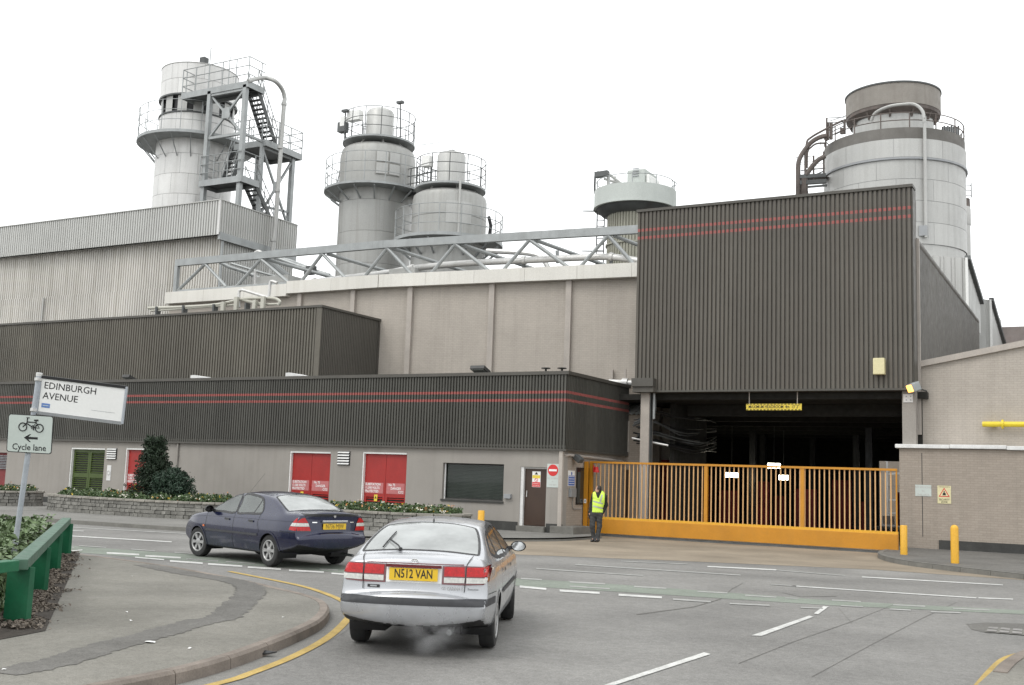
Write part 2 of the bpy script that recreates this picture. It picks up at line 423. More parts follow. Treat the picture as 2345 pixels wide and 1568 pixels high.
M_mortar = mat('stone_mortar', (.1, .095, .085), .95, var=.15, scale=4, bump=.4)
M_soil = mat('dark_soil', (.04, .032, .025), .95, var=.3, scale=5, bump=.8, bscale=40)
M_leafd = mat('dark_conifer_leaf', (.018, .035, .016), .6, var=.45, scale=7, fine=.2)
M_leafd2 = mat('dark_shrub_leaf', (.02, .045, .025), .6, var=.45, scale=7, fine=.2)
M_leafh = mat('hedge_leaf', (.11, .16, .07), .5, var=.5, scale=9, fine=.25, fscale=60)
M_leafp = mat('bedding_leaf', (.06, .1, .035), .55, var=.45, scale=9)
M_flw = mat('white_petal', (.75, .73, .62), .6, var=.1)
M_fly = mat('yellow_petal', (.7, .5, .06), .6, var=.2)
M_flo = mat('orange_petal', (.55, .25, .1), .6, var=.25)
M_litter = mat('dead_leaf_litter', (.16, .135, .11), .9, var=.55, scale=14, fine=.4, fscale=80)
M_bark = mat('bark', (.06, .045, .03), .9, var=.3, scale=8, bump=.5)
M_steelcover = mat('manhole_iron', (.24, .23, .22), .6, metal=.3, var=.2, scale=8, bump=.4)
M_paper = mat('litter_paper', (.8, .8, .78), .7, var=.05)
M_lamp = mat('lit_tube', (.9, .9, .8), .5, emit=(1, .95, .75), estr=14)
M_orlamp = mat('lit_orange_lamp', (.9, .6, .3), .4, emit=(1, .42, .07), estr=2.6)
M_lampbk = mat('floodlight_housing', (.05, .05, .048), .5, var=.15)
M_lampgl = mat('floodlight_glass', (.2, .21, .2), .2, var=.1)
M_sky_ = None
# ================================================================== ground, road, pavements
def ground_poly(name, pts, z, m, parent=None, **kw):
    mb = MB(); mb.ngon([(p[0], p[1], z) for p in pts]); return mb.build(name, m, parent, **kw)
g = MB()
g.quad((-900, -300, 0), (900, -300, 0), (900, 1500, 0), (-900, 1500, 0))
road = g.build('road', M_asph, kind='structure')

def mark(zf, p, q, w, m, z=.008, name='lane_marking'):
    a = [zf(p[0], p[1] - w / 2), zf(q[0], q[1] - w / 2), zf(q[0], q[1] + w / 2), zf(p[0], p[1] + w / 2)]
    mb = MB(); mb.ngon([onG(*c, z) for c in a][::-1]); return mb.build(name, m, road)
def strip_px(zf, pts, m, z, name, parent):
    if name == 'tar_seam': pts = [(x, y, w * .7) for x, y, w in pts]
    """pts: (x, y, width) along a line, in pixels of the enlarged view"""
    mb = MB(); L = [onG(*zf(x, y - w / 2), z) for x, y, w in pts]; R_ = [onG(*zf(x, y + w / 2), z) for x, y, w in pts]
    n = len(pts); mb.add(L + R_, [(i, n + i, n + i + 1, i + 1) for i in range(n - 1)], False)
    return mb.build(name, m, parent)
def path_strip(pts, w, m, z, name, parent):
    P = [Vector((p[0], p[1], 0)) for p in pts]; vs = []
    for i, p in enumerate(P):
        d = (P[min(i + 1, len(P) - 1)] - P[max(i - 1, 0)]).normalized(); n = Vector((-d.y, d.x, 0))
        j1, j2 = (random.uniform(-.035, .035), random.uniform(-.035, .035)) if name == 'trench_repair' else (0, 0)
        vs += [p + n * (w / 2 + j1) + Vector((0, 0, z)), p - n * (w / 2 + j2) + Vector((0, 0, z))]
    mb = MB(); mb.add(vs, [(2 * i, 2 * i + 1, 2 * i + 3, 2 * i + 2) for i in range(len(P) - 1)], False)
    return mb.build(name, m, parent)
zl = zoom(0, 1400, 3.098); zk = zoom(400, 1500, 3.35); z5 = zoom(1400, 1450, 1.617); zd = lambda x, y: (x, y)
# green cycle lane
strip_px(zd, [(-60, 1243, 12), (158, 1256, 14), (300, 1267, 15), (500, 1281, 16), (700, 1295, 17), (900, 1314, 17), (1190, 1333, 17), (1350, 1342, 17), (1500, 1352, 16), (1700, 1366, 14), (1900, 1380, 11), (2345, 1402, 9), (2500, 1409, 9)], M_green, .004, 'cycle_lane_surface', road)
for p, q, w in [((590, 281), (1480, 333), 8), ((-60, 187), (118, 201), 8), ((610, 237), (720, 240), 5)]: mark(zl, p, q, w, M_wline)
for p, q, w in [((620, 208), (1610, 262), 6), ((680, 366), (915, 381), 6), ((1130, 396), (1335, 411), 7), ((1505, 424), (1680, 435), 7), ((585, 378), (640, 381), 6)]: mark(zl, p, q, w, M_wline2)
for p, q, w in [((920, 428), (1200, 443), 13), ((585, 415), (710, 402), 7), ((1165, 466), (1415, 487), 9), ((1615, 482), (1880, 497), 10)]: mark(zl, p, q, w, M_wline)
for p, q, w in [((15, 155), (345, 173), 14), ((245, 203), (550, 224), 16), ((600, 231), (920, 252), 16), ((970, 261), (1280, 280), 15), ((1355, 290), (1680, 307), 15), ((1750, 319), (1885, 328), 14)]: mark(zk, p, q, w, M_wline)
for p, q, w in [((395, 186), (690, 201), 9), ((765, 210), (1040, 228), 9), ((1640, 279), (1810, 289), 10)]: mark(zk, p, q, w, M_wline2)
for p, q, w in [((920, 204), (1230, 219), 5), ((1615, 251), (2250, 287), 4), ((1300, 291), (1690, 317), 4), ((1690, 317), (2130, 345), 4), ((2140, 345), (2295, 351), 4), ((-300, 183), (-80, 196), 5)]: mark(z5, p, q, w, M_wline)
for p, q, w in [((150, 213), (630, 245), 4), ((325, 195), (1070, 243), 4), ((530, 180), (830, 193), 3), ((1230, 220), (1540, 245), 3), ((1205, 284), (1320, 292), 3), ((-400, 150), (-100, 168), 3)]: mark(z5, p, q, w, M_wline2)
for p, q, w in [((75, 294), (195, 305), 9), ((255, 312), (435, 323), 9), ((520, 331), (715, 343), 9)]: mark(z5, p, q, w, M_wline)
for p, q, w in [((765, 351), (935, 362), 7), ((1020, 370), (1200, 379), 6), ((1340, 388), (1440, 392), 5), ((1740, 395), (1835, 400), 6), ((1925, 407), (2060, 412), 6), ((300, 292), (480, 304), 5),
                ((80, 258), (175, 263), 6), ((300, 273), (460, 282), 6), ((590, 294), (735, 302), 6), ((875, 316), (1010, 323), 5), ((1090, 333), (1230, 342), 5), ((1480, 355), (1610, 362), 5), ((1755, 376), (1900, 383), 5), ((2025, 392), (2190, 400), 5), ((1270, 346), (1330, 348), 4), ((1520, 380), (1620, 385), 4)]: mark(z5, p, q, w, M_wline2)
# centre dashes of the side road
for a in ([(455, 737), (905, 590), (935, 598), (505, 737)], [(1118, 514), (1378, 425), (1398, 430), (1165, 516)], [(1398, 416), (1442, 382), (1466, 384), (1418, 419)]):
    mb = MB(); mb.ngon([onG(*z5(*p), .008) for p in a]); mb.build('centre_dash', M_wline, road)
# tar seams and a manhole
for pts in ([(1060, 640, 4), (1300, 545, 3), (1560, 455, 3), (1760, 375, 2)], [(1390, 700, 4), (1650, 560, 3), (1880, 440, 3), (2040, 365, 2)], [(600, 420, 6), (860, 385, 5), (980, 350, 5), (1030, 305, 4), (1080, 278, 3)], [(1260, 322, 2), (1340, 340, 2), (1500, 338, 2)], [(1510, 390, 2), (1570, 460, 3)]):
    strip_px(z5, pts, M_patch, .004, 'tar_seam', road)
mb = MB(); mb.ngon([onG(*z5(*p), .004) for p in [(2085, 462), (2180, 456), (2360, 462), (2480, 468), (2480, 522), (2345, 512), (2180, 503), (2110, 488)]][::-1]); mb.build('tarmac_repair', M_patch, road)
mc = thing('manhole_cover', onG(*z5(2280, 494), .0), 'rectangular iron manhole cover set in dark tarmac repair', 'manhole cover')
a, b, c, d = [onG(*z5(*p), .012) for p in ((2182, 474), (2400, 489), (2400, 517), (2168, 497))]
mb = MB(); mb.ngon([d, c, b, a]); mb.build('frame', M_kerbg, mc)
for i in range(2):
    for j in range(4):
        def q(u, v): return a.lerp(b, u).lerp(d.lerp(c, u), v) + Vector((0, 0, .006))
        mb = MB(); u0, u1, v0, v1 = j / 4 + .03, j / 4 + .22, i / 2 + .08, i / 2 + .42
        mb.ngon([q(u0, v1), q(u1, v1), q(u1, v0), q(u0, v0)]); mb.build('cover_plate', M_steelcover, mc)

# ---- near corner pavement with kerb stones
kc = [(-7.2, 1), (-7.24, 4), (-7.31, 6.4), (-7.37, 7.47), (-7.56, 8.32), (-7.85, 9.18), (-8.23, 10.16), (-8.6, 10.95), (-9.15, 11.8), (-9.78, 12.52), (-10.5, 13.13), (-11.4, 13.75), (-12.6, 14.4), (-14.7, 15.2), (-17, 15.85), (-20.2, 16.3), (-26, 16.6), (-44, 16.8)]
KP = catmull([(x, y, 0) for x, y in kc], 24)
cum = [0.0]
for a, b in zip(KP[:-1], KP[1:]): cum.append(cum[-1] + (b - a).length)
def kat(s):
    for i in range(len(cum) - 1):
        if cum[i + 1] >= s:
            t = (s - cum[i]) / max(1e-9, cum[i + 1] - cum[i]); p = KP[i].lerp(KP[i + 1], t); d = (KP[i + 1] - KP[i]).normalized(); return p, Vector((-d.y, d.x, 0))
    d = (KP[-1] - KP[-2]).normalized(); return KP[-1], Vector((-d.y, d.x, 0))
def kh(p): # kerb drops towards the crossing
    return .125 if p.x > -9.6 else max(.02, .125 - (-9.6 - p.x) / 2.4 * .105)
pave = None
S = 0.0; inner = []
while S < cum[-1] - .5:
    p, n = kat(S); inner.append((p + n * .14, kh(p))); S += .46
p, n = kat(cum[-1]); inner.append((p + n * .14, kh(p)))
mb = MB(); vs = []
for p, h in inner: vs.append((p.x, p.y, h - .004))
far = []
for i, (p, h) in enumerate(inner):
    d = (inner[min(i + 1, len(inner) - 1)][0] - inner[max(0, i - 1)][0]).normalized(); q = p + Vector((-d.y, d.x, 0)) * .7; far.append((q.x, q.y, .121)); vs.append(far[-1])
k = len(inner); mb.add(vs, [(i, i + 1, k + i + 1, k + i) for i in range(k - 1)], False)
mb.add(far + [(-70, 15, .121), (-70, -8, .121), (-9.1, -8, .121)], [tuple(range(len(far) + 3))], False)
pave = mb.build('pavement', M_pave, kind='structure')
S = 0.0
while S < 27:
    L = .905; mb = MB(); n_ = 4; sec = []
    for j in range(n_ + 1):
        p, n = kat(S + .006 + (L - .012) * j / n_); h = kh(p)
        r = min(.03, h * .5); sec.append([p + Vector((0, 0, -.05)), p + n * .012 + Vector((0, 0, h - r)), p + n * (.012 + r) + Vector((0, 0, h)), p + n * .14 + Vector((0, 0, h)), p + n * .14 + Vector((0, 0, -.05))])
    vs = [v for s_ in sec for v in s_]
    mb.add(vs, [(i * 5 + j, (i + 1) * 5 + j, (i + 1) * 5 + j + 1, i * 5 + j + 1) for i in range(n_) for j in range(4)] + [(4, 3, 2, 1, 0), tuple(n_ * 5 + j for j in range(5))], False)
    mb.build('kerb_stone', M_kerb, pave); S += L
path_strip([p for p in KP if p.x < -24], .28, M_kerb, .03, 'kerb_edge', pave)
# worn strip along the gutter, yellow line
path_strip([(p.x + n.x * -.16, p.y + n.y * -.16) for p, n in (kat(s * .4) for s in range(4, 36))], .3, M_asph2, .003, 'gutter_strip', road)
yl = catmull([(-6.72, 2, 0), (-6.85, 5, 0), (-7.09, 7.51, 0), (-7.22, 8.15, 0), (-7.55, 9.17, 0), (-8.05, 10.33, 0), (-8.72, 11.55, 0), (-9.4, 12.6, 0), (-10.15, 13.4, 0), (-11.0, 14.06, 0), (-11.96, 14.66, 0), (-13.04, 15.13, 0), (-14.64, 15.75, 0)], 8)
path_strip(yl, .11, M_yline, .008, 'yellow_line', road)
# darker trench repair curving over the pavement
tr = catmull([(-13.5, 4.0, 0), (-11.2, 6.6, 0), (-10.2, 7.75, 0), (-9.6, 8.75, 0), (-9.5, 9.6, 0), (-9.85, 10.5, 0), (-10.6, 11.3, 0), (-11.8, 12.2, 0), (-13.3, 13.1, 0), (-16, 14.2, 0), (-19, 14.9, 0)], 8)
trz = zoom(0, 1400, 3.098)
t_px = [trz(0, 1470), trz(500, 1370), trz(900, 1245), trz(1300, 1140), trz(1700, 1030), trz(1921, 985)] + [zk(x, y) for x, y in ((880, 610), (985, 520), (985, 450), (880, 405), (700, 365), (400, 320), (0, 240))]
t_w = catmull([onG(x, y, .12) for x, y in t_px], 14)
path_strip(t_w, .42, M_patch, .1255, 'trench_repair', pave)

# ---- far pavement in front of the low building
fk = [(-70, 23.5), (-48, 23.8), (-32.5, 24.05), (-24.4, 24.5), (-20.5, 25.3), (-18.2, 27.0), (-16.6, 29.2), (-15.5, 31.2), (-15.3, 33.2), (-15.4, 34.6)]
FP = catmull([(x, y, 0) for x, y in fk], 6)
fpts = [(p.x, p.y, .11) for p in FP]
mb = MB(); mb.add(fpts + [(-16.5, 36, .11), (-70, 36, .11)], [tuple(range(len(fpts) + 2))], False)
farpave = mb.build('far_pavement', M_asph2, kind='structure')
mb = MB(); sec = []
for i, p in enumerate(FP):
    d = (FP[min(i + 1, len(FP) - 1)] - FP[max(0, i - 1)]).normalized(); n = Vector((-d.y, d.x, 0)); h = .118 if p.x < -20 else .06
    sec += [p - n * .01, p + Vector((0, 0, h)), p + n * .15 + Vector((0, 0, h + .002)), p + n * .16 + Vector((0, 0, -.02))]
mb.add(sec, [(i * 4 + j, i * 4 + 4 + j, i * 4 + 5 + j, i * 4 + 1 + j) for i in range(len(FP) - 1) for j in range(3)], False)
mb.build('far_kerb', M_kerbg, farpave)
# ---- forecourt before the gate
ap = [(-18.6, 25.2), (-15.5, 25.0), (-13.3, 24.85), (-9.3, 26.7), (-5.3, 28.2), (-1.9, 28.1), (4, 28.0), (4, 35), (-5.5, 44), (-5.5, 62), (-16.4, 62), (-16.4, 34)]
forecourt = ground_poly('forecourt', ap, .004, M_apron, kind='structure')
# ---- right pavement
rk = catmull([(-6.35, 38.5, 0), (-6.32, 36, 0), (-6.2, 34.1, 0), (-5.75, 32.3, 0), (-4.9, 30.7, 0), (-4.0, 29.85, 0), (-3.1, 29.15, 0), (-1.9, 28.3, 0), (0, 27.3, 0), (4, 26.6, 0), (30, 26.4, 0)], 5)
mb = MB(); mb.add([(p.x, p.y, .125) for p in rk] + [(30, 42, .125), (-6.35, 42, .125)], [tuple(range(len(rk) + 2))[::-1]], False)
rpave = mb.build('right_pavement', M_patch, kind='structure')
def krib(path, width, m, parent, name, L=.92):
    P = path; cm = [0.0]
    for a, b in zip(P[:-1], P[1:]): cm.append(cm[-1] + (b - a).length)
    def at(s):
        for i in range(len(cm) - 1):
            if cm[i + 1] >= s: return P[i].lerp(P[i + 1], (s - cm[i]) / max(1e-9, cm[i + 1] - cm[i])), (P[i + 1] - P[i]).normalized()
        return P[-1], (P[-1] - P[-2]).normalized()
    s = 0.0
    while s < min(cm[-1] - L, 30):
        sec = []
        for j in range(4):
            p, d = at(s + .006 + (L - .012) * j / 3); n = Vector((-d.y, d.x, 0))
            sec += [p - n * .01 + Vector((0, 0, -.03)), p + Vector((0, 0, .105)), p + n * .02 + Vector((0, 0, .132)), p + n * width + Vector((0, 0, .132)), p + n * width + Vector((0, 0, -.03))]
        mb = MB(); mb.add(sec, [(i * 5 + j, (i + 1) * 5 + j, (i + 1) * 5 + j + 1, i * 5 + j + 1) for i in range(3) for j in range(4)] + [(4, 3, 2, 1, 0), (15, 16, 17, 18, 19)], False)
        mb.build(name, m, parent); s += L
krib(rk, .15, M_kerbg, rpave, 'kerb_stone')
# ---- kerb and yellow line at the bottom right corner
bk = [onG(*z5(*p)) for p in ((2140, 790), (2195, 737), (2250, 680), (2345, 625), (2480, 585), (2700, 560), (3400, 540))]
bkc = catmull(bk, 6)
mb = MB(); mb.add([(p.x, p.y, .121) for p in bkc] + [(30, 24.0, .121), (30, 2, .121), (bkc[0].x + .1, 2, .121)], [tuple(range(len(bkc) + 3))[::-1]], False)
npave = mb.build('near_right_pavement', M_pave, kind='structure')
krib([Vector(p) for p in bkc][::-1], .15, M_kerb, npave, 'kerb_stone')
yb = catmull([onG(*z5(*p)) for p in ((2085, 815), (2150, 737), (2205, 672), (2262, 622), (2345, 595), (2480, 565))], 6)
path_strip(yb, .11, M_yline, .008, 'yellow_line', road)
# ---- litter
rl = random.Random(3)
for i, (zf, x, y) in enumerate([(trz, 1295, 1205), (trz, 35, 1445), (zk, 60, 967), (zk, 428, 1026), (trz, 1130, 1022), (trz, 1090, 945), (trz, 527, 917), (trz, 1135, 635), (zk, 1300, 735)]):
    p = onG(*zf(x, y), .12); s = .07 if i in (0, 2) else .025
    mb = MB(); pts = [p + Vector((math.cos(t) * s * rl.uniform(.5, 1.1), math.sin(t) * s * rl.uniform(.4, .8), .006 + rl.uniform(0, .012))) for t in [k_ * 1.05 for k_ in range(6)]]
    mb.prism(pts, (0, 0, .003)); mb.build('paper_scrap', M_paper, None, 'torn scrap of white paper lying on the corner pavement', 'litter', 'paper scraps on the corner pavement')
p = onG(*zk(1140, 1100)); mb = MB(); mb.prism([p + Vector(v) for v in ((-.1, -.05, .02), (.02, -.02, .03), (.1, .05, .05), (.03, .08, .04), (-.05, .03, .05))], (0, 0, .012)); mb.build('crushed_wrapper', M_black, None, 'crushed dark wrapper lying in the gutter by the kerb', 'litter')
# ================================================================== low substation building
YF = 34.0; LX0, LX1 = -66.0, -16.62; LZT = 5.58; LZB = 3.02; LYB = 39.4
low = thing('substation_building', (-40, 36.5, 0), 'long low building with grey rendered wall under dark brown cladding with twin red stripes', 'building')
def fx(u, v=1090): return onY(u, v, YF).x
def fz(u, v): return onY(u, v, YF).z
def wall_holes(mb, x0, x1, z0, z1, y0, y1, holes):
    x = x0
    for a, b, c, d in sorted(holes):
        mb.box(x, a, y0, y1, z0, z1)
        if c > z0: mb.box(a, b, y0, y1, z0, c)
        if d < z1: mb.box(a, b, y0, y1, d, z1)
        x = b
    mb.box(x, x1, y0, y1, z0, z1)
def rect(u0, u1, v0, v1): return (fx(u0, (v0 + v1) / 2), fx(u1, (v0 + v1) / 2), fz((u0 + u1) / 2, v1), fz((u0 + u1) / 2, v0))
R_green = rect(158, 236, 1025, 1152); R_green = (R_green[0], R_green[1], .16, R_green[3])
R_red = []
for u0, u1, v0 in ((284, 362, 1026), (661, 755, 1033), (828, 930, 1035)):
    a = rect(u0, u1, v0, 1150); R_red.append((a[0], a[1], .16, a[3]))
R_win = rect(1013, 1153, 1061, 1145); R_door = rect(1190, 1250, 1069, 1213); R_door = (R_door[0], R_door[1], .3, R_door[3])
R_l0 = (fx(-60), fx(12), .5, fz(6, 1036))
holes = [R_green] + R_red + [R_win, R_door, R_l0]
mb = MB(); wall_holes(mb, LX0, LX1, 0, LZB + .02, YF, YF + .3, holes); mb.build('front_wall', M_render, low)
mb = MB(); mb.box(LX1 - .3, LX1, YF + .302, LYB, 0, LZB + .02); mb.build('end_wall', M_tan2, low)
mb = MB(); mb.box(LX0, LX1 - .31, LYB - .3, LYB, 0, LZB); mb.build('back_wall', M_render, low)
mb = MB(); mb.box(LX0, LX1 + .1, YF - .1, LYB, LZB + .021, LZB + .1); mb.build('soffit', M_flash, low)
mb = MB(); corr(mb, (LX0, YF - .12), (LX1 + .12, YF - .12), LZB - .02, LZT, .125, .06, (0, -1)); mb.build('front_cladding', M_cladlow, low)
mb = MB(); corr(mb, (LX1 + .12, YF - .12), (LX1 + .12, LYB), LZB - .02, LZT, .125, .06, (1, 0)); mb.build('end_cladding', M_cladlow, low)
mb = MB(); mb.box(LX0, LX1 + .17, YF - .17, YF + .25, LZT, LZT + .12); mb.box(LX1 - .25, LX1 + .17, YF + .251, LYB + .05, LZT, LZT + .12); mb.build('parapet_capping', M_flash, low)
mb = MB(); mb.box(LX0, LX1 + .14, YF - .145, YF - .1, LZB - .09, LZB - .021); mb.box(LX1 + .1, LX1 + .145, YF - .099, LYB, LZB - .09, LZB - .021); mb.build('drip_trim', M_flash, low)
mb = MB(); mb.box(LX0, LX1 - .2, YF + .05, LYB, LZT - .35, LZT - .25); mb.build('flat_roof', M_plinth, low)
for a_, b_, c_ in ((fx(940), R_door[0] - .05, .42), (R_door[1] + .05, LX1 + .01, .42), (LX0, R_green[0] - .02, .36)):
    mb = MB(); mb.box(a_, b_, YF - .04, YF - .002, .08, c_); mb.build('plinth', M_plinth, low)
# louvred and plain double doors
def dbl_door(r, m, frame_m, kind, name='double_door'):
    x0, x1, z0, z1 = r; yb = YF + .2
    t = MB(); t.box(x0, x0 + .05, YF + .02, yb, z0, z1); t.box(x1 - .03, x1, YF + .1, yb, z0, z1); t.box(x0 + .051, x1 - .031, YF + .02, yb, z1 - .07, z1)
    fr = t.build('door_frame', frame_m, low)
    xm = (x0 + x1) / 2; objs = []
    for a, b in ((x0 + .055, xm - .006), (xm + .006, x1 - .035)):
        leaf = MB(); w = .1
        lou = [(.18, (z1 - z0) * .46), ((z1 - z0) * .54, z1 - z0 - .22)] if kind == 'green' else [(.15, .88)]
        # stile and rail frame with openings
        h0 = z0 + .01; h1 = z1 - .075; ops = [(h0 + c, h0 + min(d, h1 - h0 - .1)) for c, d in lou]
        leaf.box(a, a + w, yb - .06, yb - .015, h0, h1); leaf.box(b - w, b, yb - .06, yb - .015, h0, h1)
        zc = h0
        for c, d in ops: leaf.box(a + w + .0005, b - w - .0005, yb - .06, yb - .015, zc, c); zc = d
        leaf.box(a + w + .0005, b - w - .0005, yb - .06, yb - .015, zc, h1)
        lo = leaf.build('door_leaf', m, low); objs.append(lo)
        bk = MB(); bk.box(a, b, yb - .012, yb, h0, h1); bk.build('backing_board', M_black, lo)
        for c, d in ops:
            n = max(4, int((d - c) / .095))
            for i in range(n):
                z = c + (d - c) * (i + .5) / n
                s = MB(); s.obox(((a + b) / 2, yb - .035, z), (1, 0, 0), (0, .8, .6), (0, -.6, .8), (b - a) / 2 - w, .03, .006); s.build('louvre_slat', m, lo)
    return objs
dbl_door(R_green, M_olive, M_white, 'green')
for i, r in enumerate(R_red):
    L, Rr = dbl_door(r, M_red, M_white, 'red')
    x0, x1, z0, z1 = r; xm = (x0 + x1) / 2; W = x1 - x0; yf = YF + .138
    zt = z0 + (z1 - z0) * .475
    pl = MB(); pl.box(x0 + .09, xm - .09, yf - .003, yf, zt - .2, zt + .2); pl.build('label_panel', M_rpatch, L)
    for j, s in enumerate(('SUBSTATION', '11,000 VOLTS', 'PROTECTED')):
        text(s, .13, (x0 + .1, yf - .004, zt + .13 - j * .13), (1, 0, 0), (0, 0, 1), M_signw, L, align='LEFT', bold=.02, sx=(xm - x0 - .2) / (.13 * (6.9 if j == 0 else 7.4)), depth=.002)
    pr = MB(); pr.box(xm + .06, x1 - .14, yf - .003, yf, zt - .2, zt + .2); pr.build('label_panel', M_rpatch, Rr)
    for j, (s, u) in enumerate((('No 75', .3), ('DANGER', .52), ('CO2', .8))):
        text(s, .13, (xm + .06 + (x1 - xm - .2) * u, yf - .004, zt + .13 - j * .13), (1, 0, 0), (0, 0, 1), M_signw, Rr, bold=.015, depth=.002, sx=.9)
    ys = MB(); ys.box(x0 + W * .26, x0 + W * .26 + .15, yf - .004, yf, zt - .5, zt - .25); y_ = ys.build('hazard_label', M_signy, L)
    tri = MB(); cx_ = x0 + W * .26 + .075; tri.prism([(cx_ - .05, yf - .005, zt - .4), (cx_ + .05, yf - .005, zt - .4), (cx_, yf - .005, zt - .3)], (0, -.002, 0)); tri.build('hazard_triangle', M_black, y_)
# dull red roller at the far left
t = MB(); t.box(R_l0[0], R_l0[1], YF + .15, YF + .2, R_l0[2], R_l0[3]); dl = t.build('roller_door', M_dred, low)
for i in range(9):
    z = R_l0[3] - .75 + i * .075; s = MB(); s.obox(((R_l0[0] + R_l0[1]) / 2, YF + .1, z), (1, 0, 0), (0, .8, .6), (0, -.6, .8), (R_l0[1] - R_l0[0]) / 2, .035, .006); s.build('louvre_slat', M_signgray, dl)
# wall vents with hooded slats
for u0, u1, v0, v1 in ((246, 268, 1026, 1052), (774, 802, 1033, 1065)):
    x0, x1, z0, z1 = rect(u0, u1, v0, v1); t = MB(); t.box(x0, x1, YF - .03, YF - .002, z0, z1); v = t.build('wall_vent', M_black, low)
    for i in range(5):
        z = z0 + (z1 - z0) * (i + .55) / 5; s = MB(); s.obox(((x0 + x1) / 2, YF - .055, z), (1, 0, 0), (0, .6, .8), (0, -.8, .6), (x1 - x0) / 2 - .02, .035, .005); s.build('vent_slat', M_offwh, v)
# downpipes
for u, v0, v1 in ((405, 1018, 1125),):
    x = fx(u); mb = MB(); mb.tube((x, YF - .06, .1), (x, YF - .06, LZB), .04, 8); mb.build('downpipe', M_render, low)
    for z in (1.2, 2.4): c = MB(); c.box(x - .06, x + .06, YF - .06, YF - .001, z, z + .05); c.build('pipe_clip', M_render, low)
x = fx(1286); mb = MB(); mb.box(x - .07, x + .07, YF - .1, YF - .001, .12, LZB - .1); mb.build('corner_duct', M_tanflat, low)
# window with blind
x0, x1, z0, z1 = R_win
t = MB(); f = .05
t.box(x0, x0 + f, YF + .16, YF + .22, z0, z1); t.box(x1 - f, x1, YF + .16, YF + .22, z0, z1); t.box(x0 + f, x1 - f, YF + .16, YF + .22, z0, z0 + f); t.box(x0 + f, x1 - f, YF + .16, YF + .22, z1 - f, z1)
w = t.build('window', M_plinth, low)
t = MB(); t.box(x0 + f, x1 - f, YF + .185, YF + .19, z0 + f, z1 - f); t.build('pane', mat('window_pane', (.02, .03, .026), .03, trans=.0, var=.05, alpha=.2, spec=.8), w)
for i in range(24):
    z = z0 + f + (z1 - z0 - 2 * f) * (i + .5) / 24; s = MB(); s.obox(((x0 + x1) / 2, YF + .26, z), (1, 0, 0), (0, .75, -.66), (0, .66, .75), (x1 - x0) / 2 - f, .025, .003); s.build('blind_slat', M_blind, w)
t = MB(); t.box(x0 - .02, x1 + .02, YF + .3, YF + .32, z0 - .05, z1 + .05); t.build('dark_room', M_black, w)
t = MB(); t.box(x0 - .03, x1 + .03, YF - .05, YF + .16, z0 - .07, z0 - .001); t.build('sill', M_plinth, w)
t = MB(); t.box(x0 + .02, x0 + .06, YF + .1, YF + .15, z0, z1); t.build('edge_trim', M_offwh, w)
# brown staff door
x0, x1, z0, z1 = R_door
t = MB(); t.box(x0, x0 + .12, YF + .03, YF + .2, z0, z1); t.box(x1 - .04, x1, YF + .12, YF + .2, z0, z1); t.box(x0 + .121, x1 - .041, YF + .12, YF + .2, z1 - .06, z1); t.build('door_frame', M_offwh, low)
t = MB(); t.box(x0 + .125, x1 - .045, YF + .13, YF + .18, z0 + .02, z1 - .065); dr = t.build('brown_door', M_brown, low)
t = MB(); t.tube((x0 + .22, YF + .1, z0 + 1.0), (x0 + .22, YF + .1, z0 + 1.22), .015, 6); t.build('door_handle', M_alu, dr)
xa, xb, zb, zt_ = rect(1215, 1234, 1079, 1115); n = MB(); n.box(xa, xb, YF + .122, YF + .128, zb, zt_); nt_ = n.build('notice', M_signw, dr)
h = zt_ - zb
for z0_, z1_, m_ in ((.02, .32, M_signr), (.56, .76, M_signy)):
    n = MB(); n.box(xa + .01, xb - .01, YF + .119, YF + .1218, zb + h * z0_, zb + h * z1_); n.build('notice_band', m_, nt_)
n = MB(); c_ = ((xa + xb) / 2, YF + .119, zb + h * .45)
n.poly([Vector(c_) + Vector((math.cos(a_) * .06, 0, math.sin(a_) * .06)) for a_ in [k_ * math.pi / 8 for k_ in range(16)]], .008, 4, closed=True); n.tube(Vector(c_) + Vector((-.04, 0, .04)), Vector(c_) + Vector((.04, 0, -.04)), .008, 4); n.build('prohibition_ring', M_signr, nt_)
n = MB(); n.prism([(c_[0] - .07, YF + .12, zb + h * .8), (c_[0] + .07, YF + .12, zb + h * .8), (c_[0], YF + .12, zb + h * .97)], (0, -.003, 0)); n.build('warning_triangle', M_black, nt_)
for k_ in range(2): text('DANGER OF DEATH'[7 * k_:7 * k_ + 8], .05, (c_[0], YF + .1185, zb + h * (.22 - .12 * k_)), (1, 0, 0), (0, 0, 1), M_signw, nt_, depth=.001)
t = MB(); t.box(x0 - .02, x1 + .04, YF - .18, YF + .15, .1, .298); t.build('door_step', M_kerbg, low)
# notices and small boxes on the wall
def sign_plane(r, y, m, name, label, cat, th=.012):
    x0, x1, z0, z1 = r; s = thing(name, ((x0 + x1) / 2, y, z0), label, cat)
    b = MB(); b.box(x0, x1, y - th, y, z0, z1); b.build('plate', m, s, bevel=.002); return s
r = rect(1253, 1280, 1062, 1116); s = sign_plane(r, YF - .002, M_signgr, 'no_entry_sign', 'white wall sign with red no entry disc beside the brown door', 'sign')
cx_, cz_ = (r[0] + r[1]) / 2, r[3] - .22; d = MB()
d.prism([(cx_ + .2 * math.cos(a_), YF - .016, cz_ + .2 * math.sin(a_)) for a_ in [k_ * math.pi / 14 for k_ in range(28)]], (0, -.004, 0)); d.build('red_disc', M_signr, s)
d = MB(); d.box(cx_ - .15, cx_ + .15, YF - .024, YF - .0205, cz_ - .035, cz_ + .035); d.build('white_bar', M_signw, s)
